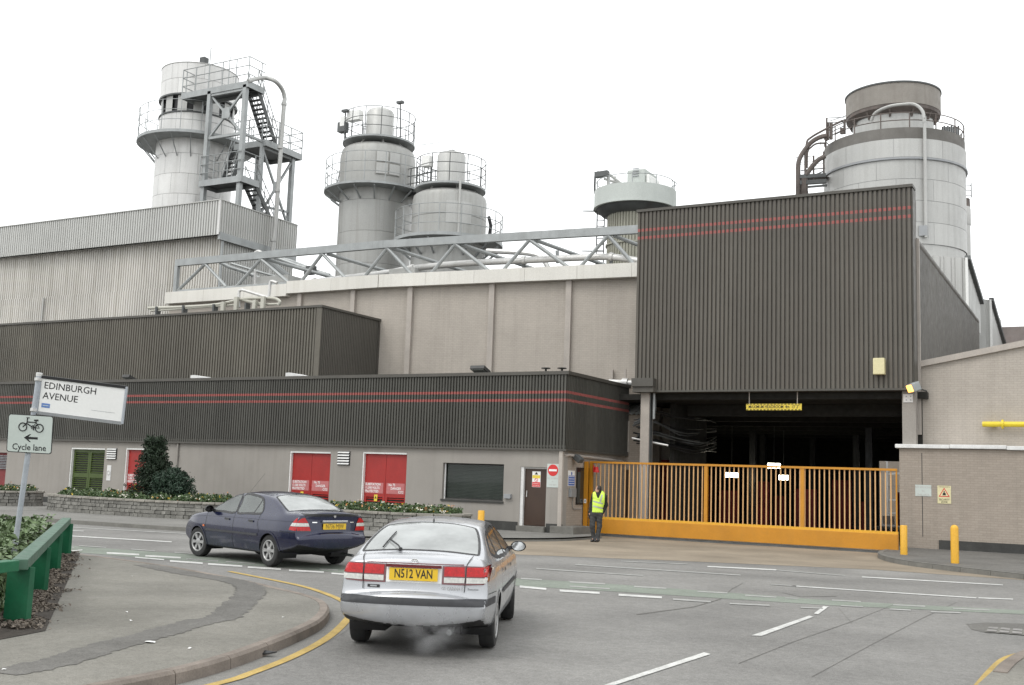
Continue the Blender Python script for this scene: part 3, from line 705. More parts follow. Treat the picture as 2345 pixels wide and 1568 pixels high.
for k_, q_ in enumerate(('NO SMOKING', 'IN', 'THIS AREA')): text(q_, .075, (cx_, YF - .0145, r[2] + .31 - k_ * .11), (1, 0, 0), (0, 0, 1), M_faint, s, depth=.001, sx=.85)
t = MB(); x0, x1, z0, z1 = rect(1157, 1172, 1131, 1141); t.box(x0, x1, YF - .12, YF - .002, z0, z1); t.build('wall_socket_box', M_signgray, None, 'small grey box fixed to the wall between window and brown door', 'box')
x0, x1, z0, z1 = rect(245, 254, 1065, 1100); s = thing('narrow_wall_sign', ((x0 + x1) / 2, YF - .01, z0), 'narrow pale upright sign with round centre below the vent by the green door', 'sign')
t = MB(); t.box(x0, x1, YF - .015, YF - .003, z0, z1); t.build('plate', M_offwh, s)
t = MB(); xc = (x0 + x1) / 2; zc = (z0 + z1) / 2; t.prism([(xc + .13 * math.cos(k_ * .449), YF - .016, zc + .13 * math.sin(k_ * .449)) for k_ in range(14)], (0, -.006, 0)); t.build('disc', M_offwh, s)
t = MB(); t.poly([Vector((xc + .09 * math.cos(k_ * .524), YF - .024, zc + .09 * math.sin(k_ * .524))) for k_ in range(12)], .012, 4, closed=True); t.build('disc_emblem', M_faint, s)
# roof furniture
def floodlight(u, v, Y, zb, label, w=.6):
    p = onY(u, v, Y); o = thing('floodlight', (p.x, Y, zb), label, 'floodlight')
    b = MB(); b.obox(p, (1, 0, 0), (0, .94, -.34), (0, .34, .94), w / 2, .26, .07); h_ = b.build('housing', M_lampbk, o, bevel=.02)
    b = MB(); b.obox(p + Vector((0, -.03, -.07)), (1, 0, 0), (0, .94, -.34), (0, .34, .94), w / 2 - .05, .2, .012); b.build('glass', M_lampgl, h_)
    b = MB(); b.tube((p.x, Y + .05, zb), (p.x, Y + .05, p.z), .02, 6); b.box(p.x - .15, p.x + .15, Y, Y + .12, zb, zb + .03); b.build('bracket', M_dsteel, o)
floodlight(297, 866, YF + .1, LZT + .12, 'dark floodlight on the low parapet near the street sign', .45)
floodlight(1100, 847, YF + .1, LZT + .12, 'dark floodlight on the low parapet before the pale brick wall', .6)
for u, v, i in ((458, 868, 0), (677, 863, 1)):
    p = onY(u, v, YF + 1.2); t = MB(); w = .38; z0 = LZT - .25; zt_ = p.z + .12
    t.prism([(p.x - w, YF + 1, z0), (p.x - w, YF + 1, zt_ + .04), (p.x - w + .2, YF + 1, zt_ + .05), (p.x + w + .1, YF + 1, zt_ - .08), (p.x + w + .1, YF + 1, z0)], (0, .9, 0))
    t.build('roof_hatch', M_offwh, None, ('white wedge shaped roof hatch nearer the street sign', 'white wedge shaped roof hatch below the corner of the weathered cladding box')[i], 'roof hatch')
for u, i in ((1250, 0), (1287, 1)):
    p = onY(u, 846, YF + 1.4); t = MB(); zt_ = onY(u, 842, YF + 1.4).z
    t.lathe((p.x, YF + 1.4, 0), [(.04, LZT - .25), (.04, zt_ - .04), (.17, zt_ - .03), (.17, zt_), (.001, zt_ + .02)], 12); t.build('roof_vent', M_plinth, None, 'small dark mushroom vent on the low roof above the brown door', 'roof vent', 'mushroom vents on the low roof')
# end wall (towards the gate): camera, blue notice, junction box, kiosk window, block
XE = LX1
def ez(u, v): return onX(u, v, XE)
p = ez(1312, 1050); o = thing('wall_floodlight', (XE, p.y, p.z - .2), 'dark grey wall lamp under the drip trim near the yellow gate post', 'lamp')
b = MB(); b.obox(p + Vector((.22, 0, 0)), (.8, -.2, -.55), (.2, 1, 0), (.55, 0, .8), .16, .13, .09); b.build('housing', M_dsteel, o, bevel=.03)
b = MB(); b.tube((XE, p.y, p.z + .05), (XE + .2, p.y, p.z + .05), .025, 6); b.build('bracket', M_signgray, o)
a, b2 = ez(1301, 1077), ez(1315, 1113); o = thing('blue_notice', (XE, (a.y + b2.y) / 2, b2.z), 'white and blue safety notice on the brick end wall', 'sign')
t = MB(); t.box(XE + .002, XE + .014, a.y, b2.y, b2.z, a.z); t.build('plate', M_signw, o)
t = MB(); t.box(XE + .0145, XE + .017, a.y + .02, b2.y - .02, b2.z + .02, b2.z + (a.z - b2.z) * .68); t.build('blue_panel', M_signb, o)
t = MB(); t.prism([(XE + .0145, (a.y + b2.y) / 2 + .05 * math.cos(k_), a.z - .1 + .06 * math.sin(k_)) for k_ in [q_ * .524 for q_ in range(12)]], (.003, 0, 0)); t.build('emblem', M_signb, o)
for k_ in range(4): t = MB(); t.box(XE + .0172, XE + .0182, a.y + .05, b2.y - .05, b2.z + .08 + k_ * .08, b2.z + .1 + k_ * .08); t.build('text_line', M_signw, o)
a, b2 = ez(1302, 1118), ez(1313, 1138); t = MB(); t.box(XE + .002, XE + .12, a.y, b2.y, b2.z, a.z); t.build('junction_box', M_signgray, None, 'grey junction box below the blue safety notice', 'junction box', bevel=.01)
c = b2; t = MB(); t.poly([(XE + .03, c.y - .1, c.z), (XE + .03, c.y - .1, c.z - .35), (XE + .03, c.y, c.z - .42), (XE + .03, c.y + .6, c.z - .42)], .018, 6); t.build('cable_conduit', M_render, None, 'thin grey conduit bending below the junction box', 'pipe')
a, b2 = ez(1320, 1070), ez(1336, 1155); t = MB(); t.box(XE + .002, XE + .03, a.y, a.y + 1.3, b2.z, a.z); kw = t.build('kiosk_window', M_black, low)
t = MB(); t.box(XE + .031, XE + .034, a.y + .06, a.y + 1.24, b2.z + .05, a.z - .1); t.build('pane', M_glass, kw)
t = MB(); t.box(LX1 - .35, LX1 + .55, YF - .25, YF + 1.2, .02, .36); t.build('concrete_block', M_kerbg, None, 'low pale concrete block at the building corner beside the gate post', 'concrete block', bevel=.02)
t = MB(); t.poly([(XE - .02, YF + .1, LZB - .25), (XE + .06, YF + .25, LZB - .22), (XE + .06, YF + 2.5, LZB - .25), (XE + .06, LYB - .3, LZB - .3)], .05, 6); t.build('cable_tray', M_tanflat, low)
# ================================================================== weathered cladding box behind the low building
YM = 37.0; YH = 41.35
pm_ = onY(737, 703, YM); MX1 = pm_.x; MZ = pm_.z
mid = thing('cladding_box_building', (MX1 - 12, 39, 0), 'weathered dark brown corrugated box building without stripes behind the low parapet', 'building')
mb = MB(); corr(mb, (-62, YM), (MX1 - .25, YM), 4.6, MZ, .16, .07, (0, -1)); mb.build('front_cladding', M_clad2, mid)
mb = MB(); corr(mb, (MX1, YM + .02), (MX1, YH - .02), 4.6, MZ, .12, .05, (1, 0)); mb.build('end_cladding', M_clad, mid)
mb = MB(); mb.box(MX1 - .27, MX1 + .015, YM - .015, YM + .02, 4.6, MZ); mb.build('corner_trim', M_clad2, mid)
mb = MB(); mb.box(MX1 - .02, MX1 + .03, YH - .14, YH - .015, 4.6, MZ); mb.build('corner_trim', M_flash, mid)
mb = MB(); mb.box(-62, MX1 + .06, YM - .06, YM + .2, MZ, MZ + .1); mb.box(MX1 - .2, MX1 + .06, YM + .201, YH, MZ, MZ + .1); mb.build('capping', M_flash, mid)
mb = MB(); mb.box(-62, MX1 - .05, YM + .1, YH - .01, MZ - .2, MZ - .1); mb.build('roof', M_plinth, mid)
mb = MB(); mb.box(-62, MX1 - .06, YM + .1, YH - .02, 0, MZ - .21); mb.build('core', M_flash, mid)
# pipes lying on that roof
zz = zoom(400, 600, 3.016)
rp = thing('roof_pipes', (onY(*zz(600, 770), YM + 1.5).x, YM + 1.5, MZ - .1), 'bundle of cream painted pipes on brackets on the weathered box roof', 'pipes')
Yp = YM + 1.5
def zpt(x, y, Y): return onY(*zz(x, y), Y)
for pts, r in (([(40, 775), (350, 765), (620, 745), (830, 700), (1060, 690), (1140, 715), (1130, 750)], .075), ([(60, 800), (400, 775), (800, 745)], .045), ([(820, 700), (1000, 740), (1140, 740)], .06), ([(780, 690), (880, 720), (1010, 755)], .06)):
    mb = MB(); mb.poly(catmull([zpt(x, y, Yp) for x, y in pts], 4), r, 8); mb.build('pipe', M_cream, rp)
mb = MB(); mb.poly(catmull([zpt(800, 770, Yp), zpt(800, 650, Yp), zpt(815, 625, Yp), zpt(850, 628, Yp), zpt(1030, 682, Yp), zpt(1050, 670, Yp), zpt(1062, 570, Yp), zpt(1075, 550, Yp), zpt(1120, 565, Yp)], 4), .07, 8); mb.build('bright_pipe', M_alu, rp)
for x in (120, 345, 600, 870):
    a = zpt(x, 790 - x * .04, Yp); mb = MB(); mb.box(a.x - .05, a.x + .05, Yp - .15, Yp + .15, MZ - .1, a.z + .12); mb.build('pipe_bracket', M_dsteel, rp)
for x, y0, y1 in ((675, 725, 780), (785, 685, 775), (940, 710, 765), (1010, 680, 760)):
    a = zpt(x, y1, Yp - .1); b_ = zpt(x, y0, Yp - .1); mb = MB(); mb.box(a.x - .1, a.x + .1, Yp - .25, Yp - .1, MZ - .1, b_.z); mb.build('pipe_post', M_cream, rp)

# ================================================================== pale brick hall with fascia
zB = onY(880, 551, YH); ZTR = zB.z                      # truss top height
re = onG(1459, 516, ZTR); BX = zB.x                     # where the wall bends, and its far end
rd = Vector((re.x - BX, re.y - YH, 0)).normalized(); rn = Vector((rd.y, -rd.x, 0))
HL = onY(388, 690, YH).x
ZF1 = onY(880, 631, YH).z; ZF0 = onY(880, 660, YH).z
REND = Vector((BX, YH, 0)) + rd * ((-15.3 - BX) / rd.x)
hall = thing('brick_hall', (BX, YH + 4, 0), 'tall pale painted brick hall with upright ribs and off white fascia', 'building')
def onR(u, v, off=0.0): return onP(u, v, Vector((BX, YH, 0)) + rn * off, rn)
mb = MB(); mb.box(HL, BX, YH, YH + .3, 0, ZF1 - .1); mb.build('left_wall', M_tan, hall)
def slab(mb, a, b, n, th, z0, z1):
    a = Vector((a[0], a[1], 0)); b = Vector((b[0], b[1], 0)); n = Vector(n) * -th
    mb.prism([Vector((p.x, p.y, z0)) for p in (a, b, b + n, a + n)], (0, 0, z1 - z0))
mb = MB(); slab(mb, (BX + .001, YH), REND, rn, .3, 0, ZF1 - .1); mb.build('right_wall', M_tan, hall)
mb = MB(); mb.prism([(HL, YH + .31, ZF1 - .3), (BX, YH + .31, ZF1 - .3), (REND.x, REND.y + .31, ZF1 - .3), (REND.x, 52, ZF1 - .3), (HL, 52, ZF1 - .3)], (0, 0, .15)); mb.build('roof', M_plinth, hall)
# fascia in panels
n = 5
for i in range(n):
    a = HL + (BX - HL) * i / n; b_ = HL + (BX - HL) * (i + 1) / n; lo_ = .0 if i > 2 else .12
    mb = MB(); mb.box(a + .006, b_ - .006, YH - .35, YH + .1, ZF0 - lo_, ZF1 - lo_); mb.build('fascia_panel', M_fascia, hall)
L = (REND - Vector((BX, YH, 0))).length; n = 6
for i in range(n):
    a = Vector((BX, YH, 0)) + rd * (L * i / n + .006) + rn * .35; b_ = Vector((BX, YH, 0)) + rd * (L * (i + 1) / n - .006) + rn * .35
    mb = MB(); slab(mb, a, b_, rn, .45, ZF0, ZF1); mb.build('fascia_panel', M_fascia, hall)
for u in (812, 690):
    x = onY(u, 680, YH).x; mb = MB(); mb.box(x - .12, x + .12, YH - .16, YH - .002, 4, ZF0); mb.build('pilaster', M_tanflat, hall)
for u in (940, 1127, 1303):
    c = onR(u, 720); mb = MB(); slab(mb, c + rn * .16 - rd * .13, c + rn * .16 + rd * .13, rn, .158, 3, ZF0); mb.build('pilaster', M_tanflat, hall)
mb = MB(); slab(mb, Vector((BX, YH, 0)) + rn * .03 + rd * .4, REND + rn * .03, rn, .028, 5.2, 6.0); mb.build('lower_band', M_tan2, hall)
# bright pipe and bracket low on the hall wall
bp = thing('silver_wall_pipe', onR(1433, 877), 'short bright metal pipe with flange between low parapet and tall dark box', 'pipe')
a = onR(1395, 874, .5); b_ = onR(1454, 877, .5); mb = MB(); mb.tube(a, b_, .12, 12); mb.build('pipe', M_alu, bp)
c = a.lerp(b_, .62); mb = MB(); mb.tube(c - (b_ - a).normalized() * .12, c + (b_ - a).normalized() * .12, .19, 12); mb.build('flange', M_alu, bp)
mb = MB(); mb.box(c.x - .04, c.x + .04, c.y - .03, c.y + .03, c.z, c.z + .55); mb.build('bracket', M_tanflat, bp)
mb = MB(); p0 = onR(1408, 862, .2); mb.box(p0.x - .2, p0.x - .1, p0.y, p0.y + .1, p0.z - .1, p0.z + .3); mb.build('wall_bracket', M_tanflat, hall)

# ================================================================== roof truss above the fascia
truss = thing('roof_truss', (BX, YH, ZF1), 'long grey steel lattice girder standing on the pale hall roof', 'girder')
TH = .36
lx = onY(403, 612, YH).x
mb = MB(); mb.box(lx, BX, YH - .1, YH + .12, ZTR - TH, ZTR); mb.build('top_chord', M_steel, truss)
mb = MB(); slab(mb, Vector((BX + .002, YH, 0)) + rn * .1, REND + rn * .1, rn, .22, ZTR - TH, ZTR); mb.build('top_chord', M_steel, truss)
mb = MB(); mb.box(lx - .02, lx + .2, YH - .09, YH + .11, ZF1 - .15, ZTR - TH); mb.build('end_post', M_steel, truss)
mb = MB(); mb.box(lx, BX, YH - .06, YH + .08, ZF1 - .12, ZF1 + .04); mb.build('bottom_chord', M_steel, truss)
def hp(u, z):
    v = 600.0
    for _ in range(6):
        p = onY(u, v, YH) if u < 880 else onR(u, v)
        # move the pixel until the height matches
        p2 = onY(u, v + 1, YH) if u < 880 else onR(u, v + 1)
        v += (z - p.z) / (p2.z - p.z)
    return onY(u, v, YH) if u < 880 else onR(u, v)
tops = [470, 598, 738, 887, 1043, 1213, 1393]
bots = [(408, 518), (543, 660), (690, 791), (835, 942), (988, 1118), (1153, 1300), (1330, 1450)]
for t_, (b0, b1) in zip(tops, bots):
    T = hp(t_, ZTR - TH)
    for bu in (b0, b1):
        B_ = hp(bu, ZF1 + .02); mb = MB(); mb.tube(T, B_, .085, 8); mb.build('lattice_bar', M_steel, truss)
    # bar leaning back over the roof
    if t_ > 560:
        B2 = hp(t_ + 150, ZF1) + Vector((1.2, 4.2, -.1)); mb = MB(); mb.tube(T + Vector((.2, .1, 0)), B2, .09, 8); mb.build('back_stay', M_steel, truss)
# long pipe lying behind the lattice
ppts = [hp(640, ZF1 + .2), hp(760, ZF1 + .35), hp(880, ZF1 + .55), hp(1000, ZF1 + .9), hp(1130, ZF1 + 1.15), hp(1300, ZF1 + 1.0), hp(1400, ZF1 + .75), hp(1455, ZF1 + .5)]
ppts = [onY(645, 656, YH + 1.2), onY(720, 645, YH + 1.2), onY(880, 625, YH + 1.2), onY(945, 614, YH + 1.2), onY(1060, 603, YH + 1.2), onY(1200, 596, YH + 1.3), onY(1320, 590, YH + 1.5), onY(1400, 588, YH + 1.6), onY(1462, 597, YH + 1.7)]
lp = thing('long_roof_pipe', ppts[3], 'long pale insulated pipe running behind the lattice girder', 'pipe')
mb = MB(); mb.poly(catmull(ppts, 5), .15, 10); mb.build('pipe', M_alu, lp)
for q_ in (1, 3, 5, 7):
    mb = MB(); c = ppts[q_]; d_ = (ppts[q_ + 1] - ppts[q_]).normalized(); mb.tube(c - d_ * .08, c + d_ * .08, .2, 10); mb.build('pipe_joint', M_alu, lp)
    mb = MB(); mb.box(c.x - .06, c.x + .06, c.y - .05, c.y + .05, ZF1 - .2, c.z - .1); mb.build('pipe_stand', M_dsteel, lp)
cp = thing('curved_roof_pipe', onY(1160, 590, YH + 3), 'curved pale pipe dropping onto the hall roof beside the short tank tower', 'pipe')
mb = MB(); mb.poly(catmull([onY(1115, 574, YH + 3), onY(1150, 576, YH + 3), onY(1210, 580, YH + 3), onY(1240, 590, YH + 3), onY(1258, 618, YH + 3)], 5), .12, 8); mb.build('pipe', M_alu, cp)
mb = MB(); mb.tube(onY(1276, 574, YH + 2.5), onY(1277, 602, YH + 2.5), .09, 8); mb.build('roof_stub_pipe', M_steel, None, 'short upright steel pipe stub on the hall roof', 'pipe')
for u0, u1, v0, v1, i in ((890, 950, 611, 628, 0), (580, 660, 628, 648, 1)):
    a = onY(u0, v1, YH + .8); b_ = onY(u1, v0, YH + .8); mb = MB(); mb.box(a.x, b_.x, YH + .8, YH + 2, ZF1 - .2, b_.z); mb.build('roof_duct', M_silver, None, ('low sheet metal duct on the hall roof before the tank towers', 'low sheet metal duct on the hall roof by the silver building')[i], 'duct', bevel=.03)

# ================================================================== silver building
YS = 45.6
sc_ = onY(523, 463, YS); SX = sc_.x; SZ = sc_.z
SYB = onG(683, 516, SZ).y
SZL = onY(528, 540, YS).z
silv = thing('silver_building', (SX - 12, 48, 0), 'tall silver corrugated building with rain stained lower walls', 'building')
mb = MB(); corr(mb, (-80, YS - .6), (SX + .0, YS - .6), SZL, SZ, .2, .09, (0, -1)); mb.build('upper_front_sheet', M_silver, silv)
mb = MB(); corr(mb, (SX, YS - .58), (SX, SYB), SZL + .15, SZ, .2, .07, (1, 0)); mb.build('upper_end_sheet', M_silver, silv)
mb = MB(); mb.box(SX - .12, SX + .02, YS - .63, YS - .585, SZL, SZ + .03); mb.build('corner_trim', M_alu, silv)
mb = MB(); mb.box(-80, SX + .03, YS - .65, YS - .4, SZ, SZ + .05); mb.box(SX - .1, SX + .04, YS - .39, SYB, SZ, SZ + .05); mb.build('capping', M_silver, silv)
zm = onY(300, 668, YS).z
mb = MB(); corr(mb, (-80, YS), (SX - .15, YS), zm, SZL + .1, .2, .09, (0, -1)); mb.build('middle_front_sheet', M_silver2, silv)
mb = MB(); corr(mb, (-80, YS - .06), (SX - .1, YS - .06), 6, zm + .08, .2, .09, (0, -1)); mb.build('lower_front_sheet', M_silver2, silv)
mb = MB(); corr(mb, (SX - .2, YS), (SX - .2, SYB), 6, SZL + .1, .2, .07, (1, 0)); mb.build('lower_end_sheet', M_silver, silv)
mb = MB(); mb.box(SX - .1, SX + .05, YS - .55, SYB, SZL - .28, SZL + .15); mb.build('end_gutter', M_steel, silv)
mb = MB(); mb.box(-80, SX - .02, YS - .35, YS - .05, SZL + .12, SZL + .2); mb.build('eave_board', M_dsteel, silv)
mb = MB(); mb.box(-80, SX - .3, YS + .1, SYB - .05, 0, SZ - .6); mb.build('core', M_dsteel, silv)
mb = MB(); mb.tube((SX - .1, YS - .15, 6), (SX - .1, YS - .15, SZL - .3), .09, 8); mb.build('downpipe', M_steel, silv)
a = onY(100, 690, YS - .12); mb = MB(); mb.tube((a.x, YS - .16, 9), (a.x, YS - .16, zm), .06, 6); mb.build('downpipe', M_silver, silv)
# pipes hanging beside the silver building's end
dp = thing('end_wall_pipes', (SX + 1.2, YS + 1.0, ZF1), 'grey service pipes slanting from the silver building end to the hall roof', 'pipes')
for pts, r in (([(640, 390), (720, 430), (900, 490), (1120, 590)], .1), ([(735, 400), (1000, 480), (1150, 520)], .07), ([(1010, 340), (1080, 400), (1210, 510)], .16), ([(1080, 340), (1300, 420), (1560, 500)], .1), ([(1080, 335), (1230, 375), (1400, 440)], .07)):
    mb = MB(); mb.poly([zpt(x, y, YS - 1.4 + i * .3) for i, (x, y) in enumerate(pts)], r, 8); mb.build('pipe', M_steel, dp)
mb = MB(); mb.poly(catmull([zpt(935, 460, YH + .6), zpt(935, 570, YH + .6), zpt(950, 590, YH + .6), zpt(1080, 572, YH + .6), zpt(1120, 565, YH + .6)], 4), .07, 8); mb.build('bright_pipe', M_alu, dp)
mb = MB(); mb.poly(catmull([zpt(935, 312, YH + .4), zpt(960, 298, YH + .4), zpt(990, 310, YH + .4)], 4), .08, 8); mb.build('bright_pipe', M_alu, dp)
for q_ in ((1385, 470), (1400, 445)):
    a = zpt(*q_, YS - 1.2); mb = MB(); mb.box(a.x - .25, a.x + .25, a.y - .1, a.y + .2, a.z - .15, a.z + .15); mb.build('valve', M_dsteel, dp)

# ================================================================== tall striped box over the gateway
YB = 37.8; BX0, BX1 = -15.62, -5.66; BZ0, BZ1 = 5.35, 12.18
SZ2 = 10.5; SY1 = 58.4
box = thing('gateway_box_building', (-10.6, 44, 0), 'big dark brown corrugated box bridging the gateway, twin red stripes along its top', 'building')
mb = MB(); corr(mb, (BX0, YB), (BX1, YB), BZ0, BZ1, .158, .07, (0, -1)); mb.build('front_cladding', M_cladbox, box)
mb = MB(); mb.box(BX0 - .05, BX1 + .02, YB - .05, YB + .6, BZ1, BZ1 + .1); mb.build('capping', M_flash, box)
mb = MB(); mb.box(BX0, BX1, YB - .02, YB + .6, BZ0 - .07, BZ0 - .001); mb.build('bottom_trim', M_flash, box)
mb = MB(); mb.box(BX0, BX1 - .005, YB + .06, YB + .75, BZ0, BZ1 - .001); mb.build('screen_core', M_clad, box)
mb = MB(); corr(mb, (BX1 + .01, YB + .9), (BX1 + .01, SY1), BZ0 - 1.5, SZ2, .2, .035, (1, 0)); mb.build('side_cladding', M_clad, box)
mb = MB(); mb.poly([(BX1 - .1, YB + .9, SZ2 - .02), (BX1 - .1, SY1 - .4, SZ2 - .02)], .16, 10); mb.build('rounded_eave', M_clad, box)
mb = MB(); mb.box(BX0 + .1, BX1 - .06, YB + .76, SY1 - .1, BZ0 + .02, SZ2); mb.build('upper_storey', M_flash, box)
mb = MB(); mb.box(BX1 - .05, BX1 + .08, YB + .76, YB + .88, BZ0 - 1.5, SZ2 + .05); mb.build('corner_trim', M_tanflat, box)
# pillars below
a = onY(1481, 960, YB + .3); mb = MB(); mb.box(a.x - .17, a.x + .17, YB + .1, YB + .5, 0, BZ0 - .08); mb.build('pillar', M_tanflat, box)
mb = MB(); mb.box(a.x + .175, a.x + .2, YB + .15, YB + .4, 0, BZ0 - .08); mb.build('pillar_edge', M_dsteel, box)
mb = MB(); mb.tube((a.x + .32, YB + .2, 4.3), (a.x + .32, YB + .2, BZ0 - .1), .05, 8); mb.build('conduit', M_steel, box)
a0, a1 = onY(1450, 892, YB - .1), onY(1500, 866, YB - .1); mb = MB(); mb.box(a0.x, a1.x, YB - .3, YB + .4, a0.z + .1, a1.z); mb.build('bracket_box', M_flash, box, bevel=.01)
mb = MB(); mb.box(a0.x + .02, a1.x - .02, YB - .22, YB + .35, a0.z - .1, a0.z + .098); mb.build('bracket_box', M_clad, box)
a0, a1 = onY(2068, 960, YB + .4), onY(2092, 960, YB + .4); mb = MB(); mb.box(a0.x, a1.x + .1, YB + .25, YB + .6, 0, BZ0 - .08); mb.build('pillar', M_render, box)
# passage below the box, its shade put into near-black surfaces
pas = thing('gateway_passage', (-14, 48, 0), 'dark passage running under the big box building behind the yellow gate', 'passage')
mb = MB(); mb.box(-27, BX1 + .3, YB + .62, 66, BZ0 - .3, BZ0 - .08); mb.build('ceiling', M_shadehole, pas)
mb = MB(); mb.box(BX0 + .6, BX0 + .8, YB + 2.2, 43.6, 0, BZ0 - .31); mb.build('left_wall', M_shadehole, pas)
mb = MB(); mb.box(-27, -26.8, 43.6, 64, 0, BZ0 - .31); mb.build('deep_wall', M_shadehole, pas)
mb = MB(); mb.box(-26.8, BX0 + .8, 43.61, 43.8, 0, BZ0 - .31); mb.build('return_wall', M_shadehole, pas)
mb = MB(); mb.box(BX1 - .1, BX1 + .1, YB + .9, 64, 0, BZ0 - .31); mb.build('right_wall', M_shadehole, pas)
mb = MB(); mb.box(-26.8, onY(2012, 1120, 63.5).x, 63.5, 63.8, 0, BZ0 - .31); mb.build('end_wall', M_shadehole, pas)
mb = MB(); mb.box(onY(2012, 1120, 63.5).x, BX1 + .1, 63.5, 63.8, 3.6, BZ0 - .31); mb.build('end_lintel', M_shadehole, pas)
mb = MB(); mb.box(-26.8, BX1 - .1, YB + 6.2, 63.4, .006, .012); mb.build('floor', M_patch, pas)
for k_ in range(7):
    y = YB + 3 + k_ * 3.4; mb = MB(); mb.box((BX0 if y < 43.7 else -27) + 1.02, BX1 - .12, y, y + .25, BZ0 - .75, BZ0 - .31); mb.build('ceiling_beam', M_shadehole, pas)
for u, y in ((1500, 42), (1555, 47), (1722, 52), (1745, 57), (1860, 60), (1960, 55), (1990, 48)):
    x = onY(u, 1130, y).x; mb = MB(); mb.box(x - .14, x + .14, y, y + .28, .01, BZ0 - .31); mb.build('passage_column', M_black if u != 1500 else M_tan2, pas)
for u0, u1, y, h_ in ((1506, 1560, 42.5, 2.9), (1585, 1622, 52, 2.4), (1646, 1690, 54, 1.7), (1735, 1760, 53, 2.2), (1772, 1800, 56, 1.5), (1822, 1870, 51, 1.9), (1905, 1950, 55, 2.4), (1972, 1990, 54, 1.4)):
    a0 = onY(u0, 1130, y).x; a1 = onY(u1, 1130, y).x; mb = MB(); mb.box(a0, a1, y, y + .2, .01, h_); mb.build('red_partition', M_dirtred, pas)
mb = MB(); a0 = onY(1600, 1150, 46); mb.box(a0.x - .25, a0.x + .25, 46, 46.4, .01, 1.0); mb.build('yellow_cabinet', M_oboll, None, 'yellow cabinet standing in the dark passage behind the gate', 'cabinet')
for i, (u0, u1, v) in enumerate(((1564, 1587, 1081), (1661, 1688, 1087), (1784, 1803, 1093), (1758, 1785, 1066))):
    y = (49, 50, 51, 48)[i]; a0 = onY(u0, v, y); a1 = onY(u1, v, y); t = thing('ceiling_light', ((a0.x + a1.x) / 2, y, a0.z), 'lit fluorescent light fitting hanging in the dark passage', 'light', 'lit lights in the passage')
    mb = MB(); mb.box(a0.x, a1.x, y, y + .14, a0.z - .11, a0.z + .11); mb.build('diffuser', M_lamp, t)
    mb = MB(); mb.box(a0.x - .02, a1.x + .02, y - .01, y + .16, a0.z + .111, a0.z + .16); mb.build('housing', M_dsteel, t)
    mb = MB(); mb.tube(((a0.x + a1.x) / 2, y + .07, a0.z + .16), ((a0.x + a1.x) / 2, y + .07, BZ0 - .31), .012, 5); mb.build('hanger', M_dsteel, t)
# daylight yard at the far end
ry = random.Random(11)
mb = MB(); mb.box(-18, 2, 76, 76.3, 0, 7); mb.build('yard_wall', M_tan2, None, 'pale wall of the back yard seen through the passage', 'wall')
rk_ = thing('storage_rack', (-10.4, 70, 0), 'white storage rack in the yard beyond the passage', 'rack')
for x in (-12.2, -11.2, -10.2, -9.4):
    mb = MB(); mb.box(x, x + .1, 70, 70.1, 0, 4.2); mb.build('upright', M_offwh, rk_)
for z in (.6, 1.4, 2.2, 3.0, 3.8):
    mb = MB(); mb.beam((-12.3, 70.15, z), (-9.2, 70.15, z + .15), .1, .12); mb.build('shelf_beam', M_offwh if z != 2.2 else M_tanflat, rk_)
mb = MB(); mb.box(-10.9, -10.4, 66, 66.4, 0, 1.9); mb.build('red_locker', M_dred, None, 'dull red locker in the yard beyond the passage', 'locker')
mb = MB(); mb.lathe((-9.6, 66, 0), [(.3, 0), (.32, .1), (.3, .88), (.02, .9)], 14); mb.build('oil_drum', M_signb, None, 'blue drum in the yard beyond the passage', 'drum')
for i in range(4):
    mb = MB(); x = -12.0 + i * .75; mb.box(x, x + .6, 67.5, 68.1, 0, .5 + .2 * (i % 2)); mb.build('pallet_crate', M_tanflat, None, 'pale crate stacked in the yard beyond the passage', 'crate', 'crates in the back yard')
# hanging headroom board
a0, a1 = onY(1709, 939, YB + .3), onY(1836, 924, YB + .3)
hs = thing('headroom_sign', ((a0.x + a1.x) / 2, YB + .3, a0.z), 'yellow hanging board reading maximum headroom with black dashed border', 'sign')
mb = MB(); mb.box(a0.x, a1.x, YB + .29, YB + .31, a0.z, a1.z); mb.build('board', M_signy, hs)
W = a1.x - a0.x; n = 16
for i in range(n):
    for z in (a0.z + .008, a1.z - .03):
        mb = MB(); x = a0.x + W * (i + .1) / n; mb.box(x, x + W / n * .55, YB + .285, YB + .2895, z, z + .022); mb.build('border_dash', M_black, hs)
text("MAXIMUM HEADROOM  4m  13' 2\"", .155, ((a0.x + a1.x) / 2, YB + .2885, (a0.z + a1.z) / 2), (1, 0, 0), (0, 0, 1), M_blueblk, hs, bold=.012, depth=.002, sx=W * .93 / (.155 * 15.6))
for u in (1716, 1826):
    x = onY(u, 910, YB + .3).x; mb = MB(); mb.tube((x, YB + .3, a1.z), (x, YB + .3, BZ0 - .05), .018, 6); mb.build('hanger', M_tanflat, hs)
# white box on the cladding
a0, a1 = onY(2001, 858, YB - .1), onY(2027, 820, YB - .1); mb = MB(); mb.box(a0.x, a1.x, YB - .26, YB - .002, a0.z, a1.z); mb.build('alarm_box', M_signcr, None, 'cream coloured alarm box on the big striped cladding', 'alarm box', bevel=.025)
